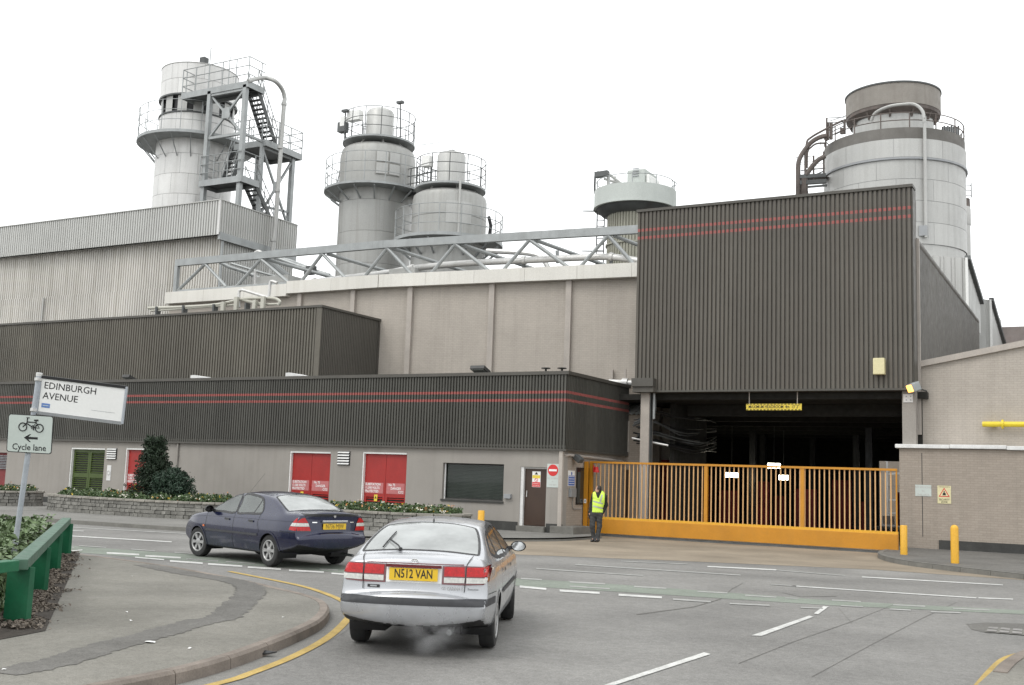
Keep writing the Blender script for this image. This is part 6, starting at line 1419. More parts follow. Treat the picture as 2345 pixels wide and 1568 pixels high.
# ---------------- green knee rail
posts = [(-10.88, 8.35), (-13.22, 10.42), (-15.72, 12.64), (-18.15, 14.84)]
rail = thing('green_knee_rail', (-14.5, 11.6, .12), 'low green timber knee rail with flat posts around the hedge bed', 'railing')
ZR = .78
pd = (Vector((posts[3][0], posts[3][1], 0)) - Vector((posts[0][0], posts[0][1], 0))).normalized(); pn = Vector((-pd.y, pd.x, 0))
A = Vector((-10.72, 8.2, 0)); Bp = Vector((-18.35, 15.02, 0))
mb = MB(); mb.beam(A + Vector((0, 0, ZR)), Bp + Vector((0, 0, ZR)), .17, .12); mb.build('top_rail', M_railtop, rail, bevel=.01)
q_ = onG(-300, 1330, ZR); sd2 = (Vector((q_.x, q_.y, 0)) - A).normalized()
mb = MB(); mb.beam(A + sd2 * .12 + Vector((0, 0, ZR)), A + sd2 * 5 + Vector((0, 0, ZR)), .17, .12); mb.build('top_rail', M_railg, rail, bevel=.01)
for x, y in posts:
    mb = MB(); c = Vector((x, y, 0)); mb.obox(c + Vector((0, 0, .39)), Vector((_r.x, _r.y, 0)), pn, (0, 0, 1), .13, .028, .35); mb.build('post', M_railg, rail, bevel=.006)
for k_ in (1.7, 3.4):
    c = A + sd2 * k_; mb = MB(); mb.obox(c + Vector((0, 0, .39)), sd2, (-sd2.y, sd2.x, 0), (0, 0, 1), .13, .028, .35); mb.build('post', M_railg, rail, bevel=.006)
# hedge bed
bed = [A + pn * -.35 - pd * .5, Bp + pn * -.3 + pd * .3, Bp + pn * 6, A + pn * 6 + sd2 * 5, A + sd2 * 6 - pd * .6]
mb = MB(); mb.ngon([(p.x, p.y, .128) for p in bed]); mb.build('planting_bed', M_soil, kind='structure')
n = 16000; s_ = NR.uniform(-.4, 10.6, n); w_ = np.where(NR.uniform(size=n) < .6, NR.uniform(-.1, 1.1, n), -np.abs(NR.normal(0, .2, n)) * (.6 + .4 * np.sin(s_ * 1.3) * np.sin(s_ * 4.7 + 1)) ); pp = np.array([[A.x + pd.x * a + pn.x * b, A.y + pd.y * a + pn.y * b, .13 + NR.uniform(0, .03)] for a, b in zip(s_, w_)])
v, f = leaves(pp, NR.normal(size=(n, 3)) * .4 + [0, 0, 1], .036, NR, 1.5); leaf_obj('leaf_litter', v, f, M_litter, None, (0, 0, 0), label='brown dead leaf litter along the foot of the green rail', cat='leaf litter', kind='stuff')
n = 26000; a = NR.uniform(-1.5, 10.3, n); b = .2 + NR.uniform(0, 1, n) ** .7 * 4.2
top = .83 + .07 * np.sin(a * 2.7) * np.cos(b * 3.1) + .05 * np.sin(a * 7.3 + b * 5); z = np.where(NR.uniform(size=n) < .68, top - NR.exponential(.05, n), NR.uniform(.15, .8, n)); b = np.where(z < top - .25, .22 + NR.exponential(.12, n), b)
end = a > 9.6; pp = np.stack([A.x + pd.x * a + pn.x * b, A.y + pd.y * a + pn.y * b, z], 1)
pp = pp[(np.where(a < 0, b > -a * 1.2, True))]
nn_ = NR.normal(size=(len(pp), 3)) * .55 + np.where((pp[:, 2] < .6)[:, None], np.array([-pn.x, -pn.y, .4]), np.array([0, 0, 1.0]))
v, f = leaves(pp, nn_, .075, NR, 1.7)
hd = thing('clipped_hedge', (A.x + pd.x * 5 + pn.x * 2, A.y + pd.y * 5 + pn.y * 2, .12), 'low broad leaved hedge behind the green rail round the street sign post', 'hedge')
leaf_obj('foliage', v, f, M_leafh, hd, tuple(worg(hd)), kind='stuff')
mb = MB()
for i in range(90):
    s1_ = random.uniform(-.5, 10); w1 = random.uniform(.4, 3.8); p = A + pd * s1_ + pn * w1; mb.tube((p.x, p.y, .12), (p.x + random.uniform(-.2, .2), p.y + random.uniform(-.2, .2), .75), .012, 4)
mb.build('stems', M_bark, hd)
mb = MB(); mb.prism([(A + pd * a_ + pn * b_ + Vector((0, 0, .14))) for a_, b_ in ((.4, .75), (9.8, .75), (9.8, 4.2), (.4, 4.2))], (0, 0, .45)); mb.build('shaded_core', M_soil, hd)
# ---------------- street sign post
dep = 15.4
pb = CAMP + ray(35, 1245) * dep; ptop = CAMP + ray(90, 856) * dep
ax = (ptop - pb).normalized(); base = pb + ax * ((.13 - pb.z) / ax.z)
sp = thing('street_sign_post', base, 'leaning grey post carrying white street name plate and square cycle lane sign', 'street sign')
mb = MB(); mb.tube(base, ptop, .038, 12); mb.build('post', M_post, sp)
mb = MB(); mb.tube(ptop - ax * .03, ptop + ax * .015, .043, 12); mb.build('post_cap', M_offwh, sp)
for v_ in (868, 938):
    c = CAMP + ray(88 - (v_ - 868) * .14, v_) * dep; mb = MB(); mb.tube(c - ax * .02, c + ax * .02, .052, 12); mb.box(c.x, c.x + .05, c.y - .06, c.y - .02, c.z - .02, c.z + .02); mb.build('clamp', M_alu, sp)
def frame_from(c00, c10, c01): # corners top-left, top-right, bottom-left in pixels, on the sign plane
    tl, tr, bl = [CAMP + ray(*c) * dep for c in (c00, c10, c01)]; return tl, (tr - tl), (bl - tl)
tl, ex, ey = frame_from((96, 866), (287, 890), (84, 941)); ux = ex.normalized(); uy = (-ey); uy = (uy - ux * uy.dot(ux)).normalized(); W, H_ = ex.length, ey.length; nrm = ux.cross(uy)
bl = tl - uy * H_
def plate_pt(a, b, o=0.0): return bl + ux * (W * a) + uy * (H_ * b) + nrm * o
mb = MB(); mb.obox(plate_pt(.5, .5, -.012), ux, uy, nrm, W / 2, H_ / 2, .012); np_ = mb.build('name_plate', M_signw, sp, bevel=.003)
mb = MB(); mb.obox(plate_pt(.5, 1, -.01) + uy * .022, ux, uy, nrm, W / 2 + .005, .02, .022); mb.build('plate_frame', M_blueblk, np_)
mb = MB(); mb.obox(plate_pt(.5, 0, -.01) - uy * .022, ux, uy, nrm, W / 2 + .005, .02, .022); mb.build('plate_frame', M_signgray, np_)
mb = MB(); mb.obox(plate_pt(0, .5, -.01) - ux * .014, ux, uy, nrm, .012, H_ / 2 + .03, .022); mb.build('plate_frame', M_post, np_); mb = MB(); mb.obox(plate_pt(1, .5, -.01) + ux * .014, ux, uy, nrm, .012, H_ / 2 + .03, .022); mb.build('plate_frame', M_post, np_)
M_let = mat('black_letter', (.012, .012, .013), .5, var=.05)
text('EDINBURGH', .135, plate_pt(.035, .8), ux, uy, M_let, np_, align='LEFT', sx=W * .715 / (.135 * 6.35), depth=.002, bold=.004)
text('AVENUE', .135, plate_pt(.035, .49), ux, uy, M_let, np_, align='LEFT', sx=W * .715 / (.135 * 6.35), depth=.002, bold=.004)
mb = MB(); mb.obox(plate_pt(.085, .2, .0015), ux, uy, nrm, W * .05, H_ * .065, .001); bp_ = mb.build('blue_panel', mat('sign_pale_blue', (.12, .22, .5), .45, var=.05), np_)
mb = MB(); mb.obox(plate_pt(.085, .2, .0032), ux, uy, nrm, W * .035, H_ * .01, .0005); mb.build('panel_text', M_signgr, bp_)
mb = MB(); mb.obox(plate_pt(.77, .235, .001), ux, uy, nrm, W * .14, .002, .0005); mb.build('scratch', M_signgray, np_)
tl, ex, ey = frame_from((24, 946), (127, 952), (16, 1033)); ux = ex.normalized(); uy = -ey; uy = (uy - ux * uy.dot(ux)).normalized(); W, H_ = ex.length, ey.length; nrm = ux.cross(uy); tl = tl + nrm * .06; bl = tl - uy * H_
def rr_poly(w, h, r, o):
    out = []
    for cx_, cy_, a0_ in ((w / 2 - r, h / 2 - r, 0), (-w / 2 + r, h / 2 - r, math.pi / 2), (-w / 2 + r, -h / 2 + r, math.pi), (w / 2 - r, -h / 2 + r, 1.5 * math.pi)):
        for k_ in range(6): t = a0_ + math.pi / 2 * k_ / 5; out.append(plate_pt(.5, .5, o) + ux * (cx_ + r * math.cos(t)) + uy * (cy_ + r * math.sin(t)))
    return out
mb = MB(); mb.prism(rr_poly(W, H_, .04, -.006), nrm * .006); cs = mb.build('cycle_sign', M_let, sp)
mb = MB(); mb.prism(rr_poly(W - .022, H_ - .022, .032, .0005), nrm * .0015); mb.build('sign_face', M_signgr, cs)
def S2(x, y, o=.0035): return plate_pt(0, 0, o) + ux * (W * x) + uy * (H_ * y)
def bike(pts, r=.008, closed=False): mb = MB(); mb.poly([S2(*p) for p in pts], r, 5, closed=closed); mb.build('cycle_symbol', M_let, cs)
for cx_, cy_ in ((.335, .675), (.7, .665)):
    bike([(cx_ + .088 * math.cos(t), cy_ + .098 * math.sin(t) * W / H_ * .9) for t in [k_ * math.pi / 12 for k_ in range(24)]], .0085, True)
bike([(.335, .675), (.42, .79), (.43, .9), (.41, .92), (.47, .92)], .008); bike([(.42, .81), (.62, .81), (.56, .68), (.42, .77)], .009); bike([(.56, .68), (.7, .665), (.62, .82), (.62, .86)], .008); bike([(.58, .865), (.67, .87)], .012)
bike([(.555 + .035 * math.cos(t), .68 + .045 * math.sin(t)) for t in [k_ * math.pi / 6 for k_ in range(12)]], .005, True); bike([(.555, .68), (.585, .6)], .007)
mb = MB(); mb.prism([S2(*p, .002) for p in ((.37, .4), (.5, .5), (.53, .5), (.47, .425), (.68, .425), (.68, .365), (.47, .365), (.53, .29), (.5, .29))], nrm * .0015); mb.build('arrow', M_let, cs)
text('Cycle lane', .125, S2(.5, .145, .002), ux, uy, M_let, cs, sx=W * .86 / (.125 * 4.75), depth=.0015, bold=.012)
# ================================================================== implicit surfaces for cars and people
def surface_nets(f, lo, hi, h, newton=3):
    lo = np.array(lo, float); hi = np.array(hi, float); n = np.ceil((hi - lo) / h).astype(int) + 1
    ax = [lo[i] + h * np.arange(n[i]) for i in range(3)]
    X, Y, Z = np.meshgrid(*ax, indexing='ij'); F = f(X, Y, Z); ins = F < 0
    nc = n - 1; acc = np.zeros(tuple(nc) + (3,)); cnt = np.zeros(tuple(nc))
    G = [X, Y, Z]
    off = [(i, j, k) for i in (0, 1) for j in (0, 1) for k in (0, 1)]
    def sl(o): return tuple(slice(o[d], o[d] + nc[d]) for d in range(3))
    for a in off:
        for d in range(3):
            if a[d]: continue
            b = list(a); b[d] = 1; sa, sb = sl(a), sl(b)
            fa, fb = F[sa], F[sb]; cr = (fa < 0) != (fb < 0)
            t = np.where(cr, fa / np.where(cr, fa - fb, 1), 0)
            for q in range(3): acc[..., q] += np.where(cr, G[q][sa] * (1 - t) + G[q][sb] * t, 0)
            cnt += cr
    act = cnt > 0; idx = -np.ones(tuple(nc), int); idx[act] = np.arange(act.sum())
    V = acc[act] / cnt[act][:, None]
    faces = []
    for d in range(3):
        e1, e2 = [(1, 2), (2, 0), (0, 1)][d]
        s0 = [slice(None)] * 3; s0[d] = slice(0, n[d] - 1); s1 = list(s0); s1[d] = slice(1, n[d])
        a = ins[tuple(s0)]; b = ins[tuple(s1)]; ch = np.argwhere(a != b)
        ch = ch[(ch[:, e1] > 0) & (ch[:, e2] > 0) & (ch[:, e1] < n[e1] - 1) & (ch[:, e2] < n[e2] - 1)]
        if not len(ch): continue
        def cell(o1, o2):
            c = ch.copy(); c[:, e1] += o1; c[:, e2] += o2; return idx[c[:, 0], c[:, 1], c[:, 2]]
        q = np.stack([cell(-1, -1), cell(0, -1), cell(0, 0), cell(-1, 0)], 1)
        flip = ~a[ch[:, 0], ch[:, 1], ch[:, 2]]; q[flip] = q[flip][:, ::-1]; faces.append(q)
    Q = np.concatenate(faces)
    for it in range(newton):
        # relax then pull back onto the surface
        s = np.zeros_like(V); c = np.zeros(len(V))
        for i in range(4):
            j = (i + 1) % 4; np.add.at(s, Q[:, i], V[Q[:, j]]); np.add.at(c, Q[:, i], 1); np.add.at(s, Q[:, j], V[Q[:, i]]); np.add.at(c, Q[:, j], 1)
        V = .5 * V + .5 * s / np.maximum(c, 1)[:, None]
        for _ in range(2):
            e = h * .3; x, y, z = V.T; f0 = f(x, y, z)
            g = np.stack([f(x + e, y, z) - f(x - e, y, z), f(x, y + e, z) - f(x, y - e, z), f(x, y, z + e) - f(x, y, z - e)], 1) / (2 * e)
            V = V - np.clip(f0, -h, h)[:, None] * g / np.maximum((g ** 2).sum(1), .2)[:, None]
    return V, Q
def np_mesh(name, V, Q, m, smooth=True):
    me = bpy.data.meshes.new(name); me.from_pydata(V.tolist(), [], Q.tolist())
    me.materials.append(m); me.polygons.foreach_set('use_smooth', [smooth] * len(me.polygons)); me.update(); return me
def smin(a, b, k):
    h = np.clip(.5 + .5 * (b - a) / k, 0, 1); return b * (1 - h) + a * h - k * h * (1 - h)
def smax(a, b, k): return -smin(-a, -b, k)
def capsule(p, q, r0, r1):
    p = np.array(p, float); q = np.array(q, float); d = q - p; dd = d @ d
    def f(x, y, z):
        t = np.clip(((x - p[0]) * d[0] + (y - p[1]) * d[1] + (z - p[2]) * d[2]) / max(dd, 1e-9), 0, 1)
        return np.sqrt((x - p[0] - t * d[0]) ** 2 + (y - p[1] - t * d[1]) ** 2 + (z - p[2] - t * d[2]) ** 2) - (r0 + (r1 - r0) * t)
    return f
def ellips(c, r):
    def f(x, y, z):
        k = np.sqrt(((x - c[0]) / r[0]) ** 2 + ((y - c[1]) / r[1]) ** 2 + ((z - c[2]) / r[2]) ** 2); return (k - 1) * min(r)
    return f
def union(fs, k):
    def f(x, y, z):
        v = fs[0](x, y, z)
        for g in fs[1:]: v = smin(v, g(x, y, z), k)
        return v
    return f
def spline2(pts, n=8):
    return np.array([[p.x, p.y] for p in catmull([(a, b, 0) for a, b in pts], n, closed=True)])
def poly_sdf_grid(poly, x0, x1, z0, z1, h):
    xs = np.arange(x0, x1 + h, h); zs = np.arange(z0, z1 + h, h); X, Z = np.meshgrid(xs, zs, indexing='ij')
    d2 = np.full(X.shape, 1e9); ins = np.zeros(X.shape, bool); k = len(poly)
    for i in range(k):
        a = poly[i]; b = poly[(i + 1) % k]; e = b - a; L = e @ e + 1e-12
        t = np.clip(((X - a[0]) * e[0] + (Z - a[1]) * e[1]) / L, 0, 1); d2 = np.minimum(d2, (X - a[0] - t * e[0]) ** 2 + (Z - a[1] - t * e[1]) ** 2)
        c = (a[1] > Z) != (b[1] > Z)
        if abs(e[1]) > 1e-12: ins ^= c & (X < a[0] + (Z - a[1]) * e[0] / e[1])
    D = np.sqrt(d2) * np.where(ins, -1, 1)
    for _ in range(8):
        P = np.pad(D, 1, mode='edge'); D = (P[1:-1, 1:-1] * 4 + P[2:, 1:-1] + P[:-2, 1:-1] + P[1:-1, 2:] + P[1:-1, :-2]) / 8
    def samp(x, z):
        u = np.clip((x - x0) / h, 0, len(xs) - 1.001); v = np.clip((z - z0) / h, 0, len(zs) - 1.001); i = u.astype(int); j = v.astype(int); a = u - i; b = v - j
        return D[i, j] * (1 - a) * (1 - b) + D[i + 1, j] * a * (1 - b) + D[i, j + 1] * (1 - a) * b + D[i + 1, j + 1] * a * b
    return samp
def in_poly(poly, x, y):
    ins = np.zeros(len(x), bool); k = len(poly)
    for i in range(k):
        a = poly[i]; b = poly[(i + 1) % k]; c = (a[1] > y) != (b[1] > y)
        if a[1] != b[1]: ins ^= c & (x < a[0] + (y - a[1]) * (b[0] - a[0]) / (b[1] - a[1]))
    return ins
FR = {'L': (lambda u, v: ((u, 2.0, v), (0, -1, 0))), 'R': (lambda u, v: ((u, -2.0, v), (0, 1, 0))), 'B': (lambda u, v: ((-4, u, v), (1, 0, 0))), 'F': (lambda u, v: ((4, u, v), (-1, 0, 0))), 'T': (lambda u, v: ((u, v, 3), (0, 0, -1)))}
class Car:
    def __init__(s, name, label, loc, heading, scale, prof, wtab, axles, taper, crown, paint, belt_k=.05):
        s.root = thing(name, (loc[0], loc[1], .008), label, 'car', rz=heading); s.root.scale = (scale,) * 3; s.paint = paint
        sd = poly_sdf_grid(spline2(prof, 8), -2.7, 2.6, -.1, 1.7, .01)
        wz = np.array(wtab); zz_ = np.arange(0, 1.7, .01); ww = np.interp(zz_, wz[:, 0], wz[:, 1])
        for _ in range(14): ww = np.convolve(np.pad(ww, 1, mode='edge'), [.25, .5, .25], 'valid')
        def f(x, y, z):
            w = np.interp(z, zz_, ww) * (1 - taper(x)); w = np.maximum(w, .05)
            c = crown(x, z)
            return smax(sd(x, z) + c * (np.abs(y) / w) ** 2.3, np.abs(y) - w, belt_k)
        s.f = f
        V, Q = surface_nets(f, (-2.5, -.95, .1), (2.35, .95, 1.5), .025)
        s.V, s.Q = V, Q
        s.bvh = BVHTree.FromPolygons([Vector(v) for v in V], Q.tolist()); s.keep = np.ones(len(Q), bool); s.ctr = V[Q].mean(1)
        v = V[Q]; n = np.cross(v[:, 2] - v[:, 0], v[:, 3] - v[:, 1]); s.nrm = n / (np.linalg.norm(n, axis=1, keepdims=True) + 1e-9); s.axles = axles
    def hit(s, fr, u, v):
        o, d = FR[fr](u, v); h = s.bvh.ray_cast(Vector(o), Vector(d))
        if h[0] is None:
            near = s.bvh.find_nearest(Vector(o) + Vector(d) * (1.2 if fr in 'LR' else 2)); return near[0], near[1]
        return h[0], h[1]
    def cut(s, fr, poly):
        c = s.ctr; n = s.nrm; P = [(p[0], p[1]) for p in poly]
        if fr == 'L': m = in_poly(P, c[:, 0], c[:, 2]) & (n[:, 1] > .1)
        elif fr == 'R': m = in_poly(P, c[:, 0], c[:, 2]) & (n[:, 1] < -.1)
        elif fr == 'T': m = in_poly(P, c[:, 0], c[:, 1]) & (n[:, 2] > .1)
        s.keep &= ~m
    def smoothpoly(s, poly, n=4): return [(p.x, p.y) for p in catmull([(a, b, 0) for a, b in poly], n, closed=True)] if n else list(poly)
    def patch(s, fr, poly, m, name, parent=None, off=.004, res=.03, kind=None):
        pl_ = []
        for i_ in range(len(poly)):
            a_, b_ = poly[i_], poly[(i_ + 1) % len(poly)]; n_ = max(1, int(math.hypot(b_[0] - a_[0], b_[1] - a_[1]) / res))
            pl_ += [(a_[0] + (b_[0] - a_[0]) * j_ / n_, a_[1] + (b_[1] - a_[1]) * j_ / n_) for j_ in range(n_)]
        poly = pl_; vs = [Vector(p) for p in poly]; k = len(vs); xs = [p[0] for p in poly]; ys = [p[1] for p in poly]
        gx = np.arange(min(xs) + res / 2, max(xs), res); gy = np.arange(min(ys) + res / 2, max(ys), res); GX, GY = np.meshgrid(gx, gy); GX = GX.ravel(); GY = GY.ravel()
        ins = in_poly(poly, GX, GY) if len(GX) else np.zeros(0, bool)
        P2 = vs + [Vector((a, b)) for a, b in zip(GX[ins], GY[ins])]
        r = delaunay_2d_cdt(P2, [(i, (i + 1) % k) for i in range(k)], [], 1, 1e-5)
        V = []
        for p in r[0]:
            h, n = s.hit(fr, p.x, p.y); V.append(h + n * off)
        mb = MB(); mb.add(V, [tuple(f) for f in r[2]], True); return mb.build(name, m, parent if parent is not None else s.root, local=True)
    def ribbon(s, fr, pts, w, m, name='seam', parent=None, off=.0035, closed=False, step=.04):
        P = [Vector((a, b, 0)) for a, b in pts]; Q_ = []
        for a, b in zip(P, P[1:] + ([P[0]] if closed else [])):
            n = max(1, int((b - a).length / step)); Q_ += [a.lerp(b, i / n) for i in range(n)]
        if not closed: Q_.append(P[-1])
        V = []; k = len(Q_); nw = 2 if w < .03 else (3 if w < .05 else 6)
        for i, p in enumerate(Q_):
            a = Q_[i - 1] if (closed or i > 0) else p; b = Q_[(i + 1) % k] if (closed or i < k - 1) else p
            d = (b - a).normalized(); n = Vector((-d.y, d.x, 0)) * (w / 2)
            for t_ in range(nw): q = p + n * (1 - 2 * t_ / (nw - 1)); h, nr = s.hit(fr, q.x, q.y); V.append(h + nr * off)
        mb = MB(); mb.add(V, [(nw * i + t_, nw * i + t_ + 1, (nw * (i + 1) + t_ + 1) % (nw * k), (nw * (i + 1) + t_) % (nw * k)) for i in range(k if closed else k - 1) for t_ in range(nw - 1)], True)
        return mb.build(name, m, parent if parent is not None else s.root, local=True)
    def window(s, fr, poly, glass, name, n=4, frame=.03, gasket=None):
        P = s.smoothpoly(poly, n); s.cut(fr, P)
        o = s.patch(fr, P, glass, name, off=.002); s.ribbon(fr, P, frame, gasket or M_gask, 'gasket', o, off=.004, closed=True); return o
    def wheel(s, x, side, R=.3, style=7, steer=0.0):
        y = side * .735; c = Vector((x, y, R)); w = bpy.data.objects.new('wheel', None); COL.objects.link(w); w.parent = s.root; w.location = c; w.rotation_euler = (0, 0, steer)
        def rot(mb): mb.v = [(a, -side * -b_, c_) if False else (a, b_, c_) for a, b_, c_ in mb.v]
        def lat(prof, m, name, n=36):
            mb = MB(); mb.lathe((0, 0, 0), prof, n); mb.v = [(a, side * cc, b_) for a, b_, cc in mb.v]; return mb.build(name, m, w, local=True)
        lat([(R * .62, -.09), (R * .8, -.095), (R * .95, -.085), (R, -.06), (R, .06), (R * .95, .082), (R * .82, .092), (R * .64, .085), (R * .62, .06)], M_rubber, 'tyre')
        lat([(R * .63, .07), (R * .6, .085), (R * .56, .08), (R * .54, .05), (R * .5, .03), (.001, .025)], M_dishd, 'rim_dish')
        lat([(R * .66, .07), (R * .655, .09), (R * .6, .092), (R * .56, .08), (R * .56, .04)], M_rim, 'rim')
        lat([(R * .24, .03), (R * .23, .078), (R * .12, .088), (.001, .088)], M_rim, 'hub_cap', 20)
        mb = MB()
        for i in range(style):
            t = 2 * math.pi * i / style; d = Vector((math.cos(t), 0, math.sin(t))); e = Vector((-math.sin(t), 0, math.cos(t))); yv = Vector((0, side, 0))
            a = d * R * .2; b_ = d * R * .6
            mb.add([a - e * .022 + yv * .08, a + e * .022 + yv * .08, b_ + e * .036 + yv * .082, b_ - e * .036 + yv * .082, a - e * .022 + yv * .04, a + e * .022 + yv * .04, b_ + e * .036 + yv * .04, b_ - e * .036 + yv * .04], [(0, 1, 2, 3), (7, 6, 5, 4), (0, 4, 5, 1), (1, 5, 6, 2), (2, 6, 7, 3), (3, 7, 4, 0)], False)
        mb.build('spokes', M_rim, w, local=True)
    def arches(s, R=.3, ra=.335):
        for x in s.axles:
            m = ((s.ctr[:, 0] - x) ** 2 + (s.ctr[:, 2] - R) ** 2 < ra ** 2) & (np.abs(s.ctr[:, 1]) > .5); s.keep &= ~m
            for side in (-1, 1):
                fr = 'L' if side > 0 else 'R'; arc = [(x + (ra + .004) * math.cos(t), R + (ra + .004) * math.sin(t)) for t in np.linspace(-.35, math.pi + .35, 40)]
                s.ribbon(fr, arc, .036, s.paint, 'arch_lip', off=.008)
                mb = MB(); pts = [(x + (ra - .004) * math.cos(t), R + (ra - .004) * math.sin(t)) for t in np.linspace(-.4, math.pi + .4, 24)]
                yy = (side * .4, side * .80); V = [(a, q, b) for q in yy for a, b in pts]; k = len(pts); mb.add(V, [(i, i + 1, k + i + 1, k + i) for i in range(k - 1)], True); mb.ngon([(a, yy[0], b) for a, b in pts]); mb.build('arch_liner', M_black, s.root, local=True)
    def finish(s):
        Q = s.Q[s.keep]; used = np.unique(Q); rm = -np.ones(len(s.V), int); rm[used] = np.arange(len(used)); V = s.V[used]; Q = rm[Q]
        n_ = s.nrm[s.keep]; und = (n_[:, 2] < -.82) & (s.ctr[s.keep][:, 2] < .46); Qu = Q[und]; Qall = Q; Q = Q[~und]
        link_mesh('underbody', np_mesh('underbody', V, Qu, M_black), s.root)
        me = np_mesh('body', V, Q, s.paint); o = link_mesh('body', me, s.root)
        x, y, z = V.T; e = .022
        gn = np.stack([s.f(x + e, y, z) - s.f(x - e, y, z), s.f(x, y + e, z) - s.f(x, y - e, z), s.f(x, y, z + e) - s.f(x, y, z - e)], 1); gn /= np.linalg.norm(gn, axis=1, keepdims=True) + 1e-9
        me.normals_split_custom_set_from_vertices(gn.tolist())
        vn = np.zeros_like(V); Q = Qall
        for i in range(4): np.add.at(vn, Q[:, i], np.cross(V[Q[:, 2]] - V[Q[:, 0]], V[Q[:, 3]] - V[Q[:, 1]]))
        vn /= np.linalg.norm(vn, axis=1, keepdims=True) + 1e-9
        me2 = np_mesh('interior_lining', V - vn * .016, Q[:, ::-1], M_lining); link_mesh('interior_lining', me2, s.root)
        return o
def glass_mat(name, tint, mist_sheen, mcol=(.72, .75, .74)):
    m = bpy.data.materials.new(name); m.use_nodes = True; nt = m.node_tree; nt.nodes.clear(); out = nt.nodes.new('ShaderNodeOutputMaterial')
    tr = nt.nodes.new('ShaderNodeBsdfTransparent'); tr.inputs[0].default_value = c4(tint); gl = nt.nodes.new('ShaderNodeBsdfGlossy'); gl.inputs['Roughness'].default_value = .03; gl.inputs[0].default_value = (1, 1, 1, 1)
    di = nt.nodes.new('ShaderNodeBsdfDiffuse'); di.inputs[0].default_value = c4(mcol)
    fr = nt.nodes.new('ShaderNodeFresnel'); fr.inputs[0].default_value = 1.55; m1 = nt.nodes.new('ShaderNodeMixShader'); m2 = nt.nodes.new('ShaderNodeMixShader')
    tc = nt.nodes.new('ShaderNodeTexCoord'); nz = noise(nt, tc.outputs['Object'], 2.5, 5); mm = mathn(nt, 'MULTIPLY', ramp2(nt, nz, .7, 1.2), mist_sheen)
    nt.links.new(mm, m1.inputs[0]); nt.links.new(tr.outputs[0], m1.inputs[1]); nt.links.new(di.outputs[0], m1.inputs[2])
    nt.links.new(fr.outputs[0], m2.inputs[0]); nt.links.new(m1.outputs[0], m2.inputs[1]); nt.links.new(gl.outputs[0], m2.inputs[2]); nt.links.new(m2.outputs[0], out.inputs[0]); return m
M_gask = mat('window_gasket', (.02, .02, .021), .5, var=.1, obj=True)
M_dishd = mat('wheel_shadow_dish', (.035, .035, .036), .6, var=.1, obj=True)
M_rim = mat('silver_wheel_trim', (.36, .36, .355), .4, metal=.4, var=.08, scale=6, obj=True)
M_lining = mat('grey_car_lining', (.09, .092, .095), .9, var=.1, obj=True)
M_seat = mat('grey_seat_cloth', (.06, .063, .07), .9, var=.2, obj=True)
def paint_mat(name, col, metal, rough, dirt_shade=.25):
    m = mat(name, col, rough, metal=metal, var=.04, scale=2, obj=True, coat=.6, fine=.02, fscale=200, spec=.5)
    nt = m.node_tree; b = nt.nodes['Principled BSDF']; src = b.inputs['Base Color'].links[0].from_socket
    tc = nt.nodes.new('ShaderNodeTexCoord'); sx = nt.nodes.new('ShaderNodeSeparateXYZ'); nt.links.new(tc.outputs['Object'], sx.inputs[0])
    low = ramp(nt, sx.outputs[2], .7, .2); nz = ramp(nt, noise(nt, tc.outputs['Object'], 6, 6, .7), .35, .7)  # lower body: road dirt plus painted shade of the down-facing panels
    c = mixc(nt, mathn(nt, 'MULTIPLY', mathn(nt, 'MULTIPLY', low, nz), dirt_shade), src, (.14, .125, .105)); nt.links.new(c, b.inputs['Base Color']); return m
M_lred = mat('red_lamp_lens', (.42, .008, .01), .2, var=.25, scale=18, obj=True, coat=.3, spec=.3, fine=.2, fscale=60)
M_ldark = mat('dark_red_lamp_edge', (.12, .008, .012), .15, var=.1, obj=True, coat=1)
M_lwhite = mat('clear_lamp_lens', (.5, .5, .47), .15, var=.2, scale=30, obj=True, coat=1)
M_lorange = mat('orange_lamp_lens', (.7, .16, .02), .15, var=.1, obj=True, coat=1)
M_plate = mat('yellow_number_plate', (.72, .47, .025), .35, var=.03, obj=True, fine=.02)
M_chrome = mat('chrome_trim', (.8, .8, .8), .12, metal=1.0, var=.02, obj=True)
M_btrim = mat('black_bumper_trim', (.035, .036, .04), .55, var=.15, scale=4, obj=True)
def seats(c, xf=.25, xr=-.75, parent=None):
    def blk(x, y, z, hx, hy, hz, lean, name, m=M_seat, bev=.04):
        mb = MB(); mb.obox((x, y, z), (math.cos(lean), 0, -math.sin(lean)), (0, 1, 0), (math.sin(lean), 0, math.cos(lean)), hx, hy, hz); mb.build(name, m, c.root, bevel=bev, local=True)
    for y in (-.36, .36):
        blk(xf - .05, y, .78, .07, .23, .3, -.25, 'seat_back'); blk(xf - .17, y, 1.16, .05, .13, .08, -.2, 'headrest'); blk(xf + .28, y, .5, .25, .24, .08, 0, 'seat_cushion')
    blk(xr, 0, .78, .07, .6, .28, -.35, 'rear_bench_back'); blk(xr + .3, 0, .5, .25, .6, .08, 0, 'rear_bench_cushion')
    for y in (-.33, .33): blk(xr - .15, y, 1.08, .05, .13, .06, -.3, 'headrest')
    blk(1.0, 0, .82, .22, .66, .1, 0, 'dashboard'); blk(.1, 0, .3, 1.4, .6, .04, 0, 'cabin_floor', bev=0)
    mb = MB(); mb.poly([(.72 + .08 * math.sin(t), -.36 + .18 * math.cos(t), .92 + .17 * math.sin(t)) for t in [k * math.pi / 10 for k in range(20)]], .014, 6, closed=True); mb.build('steering_wheel', M_black, c.root, local=True)
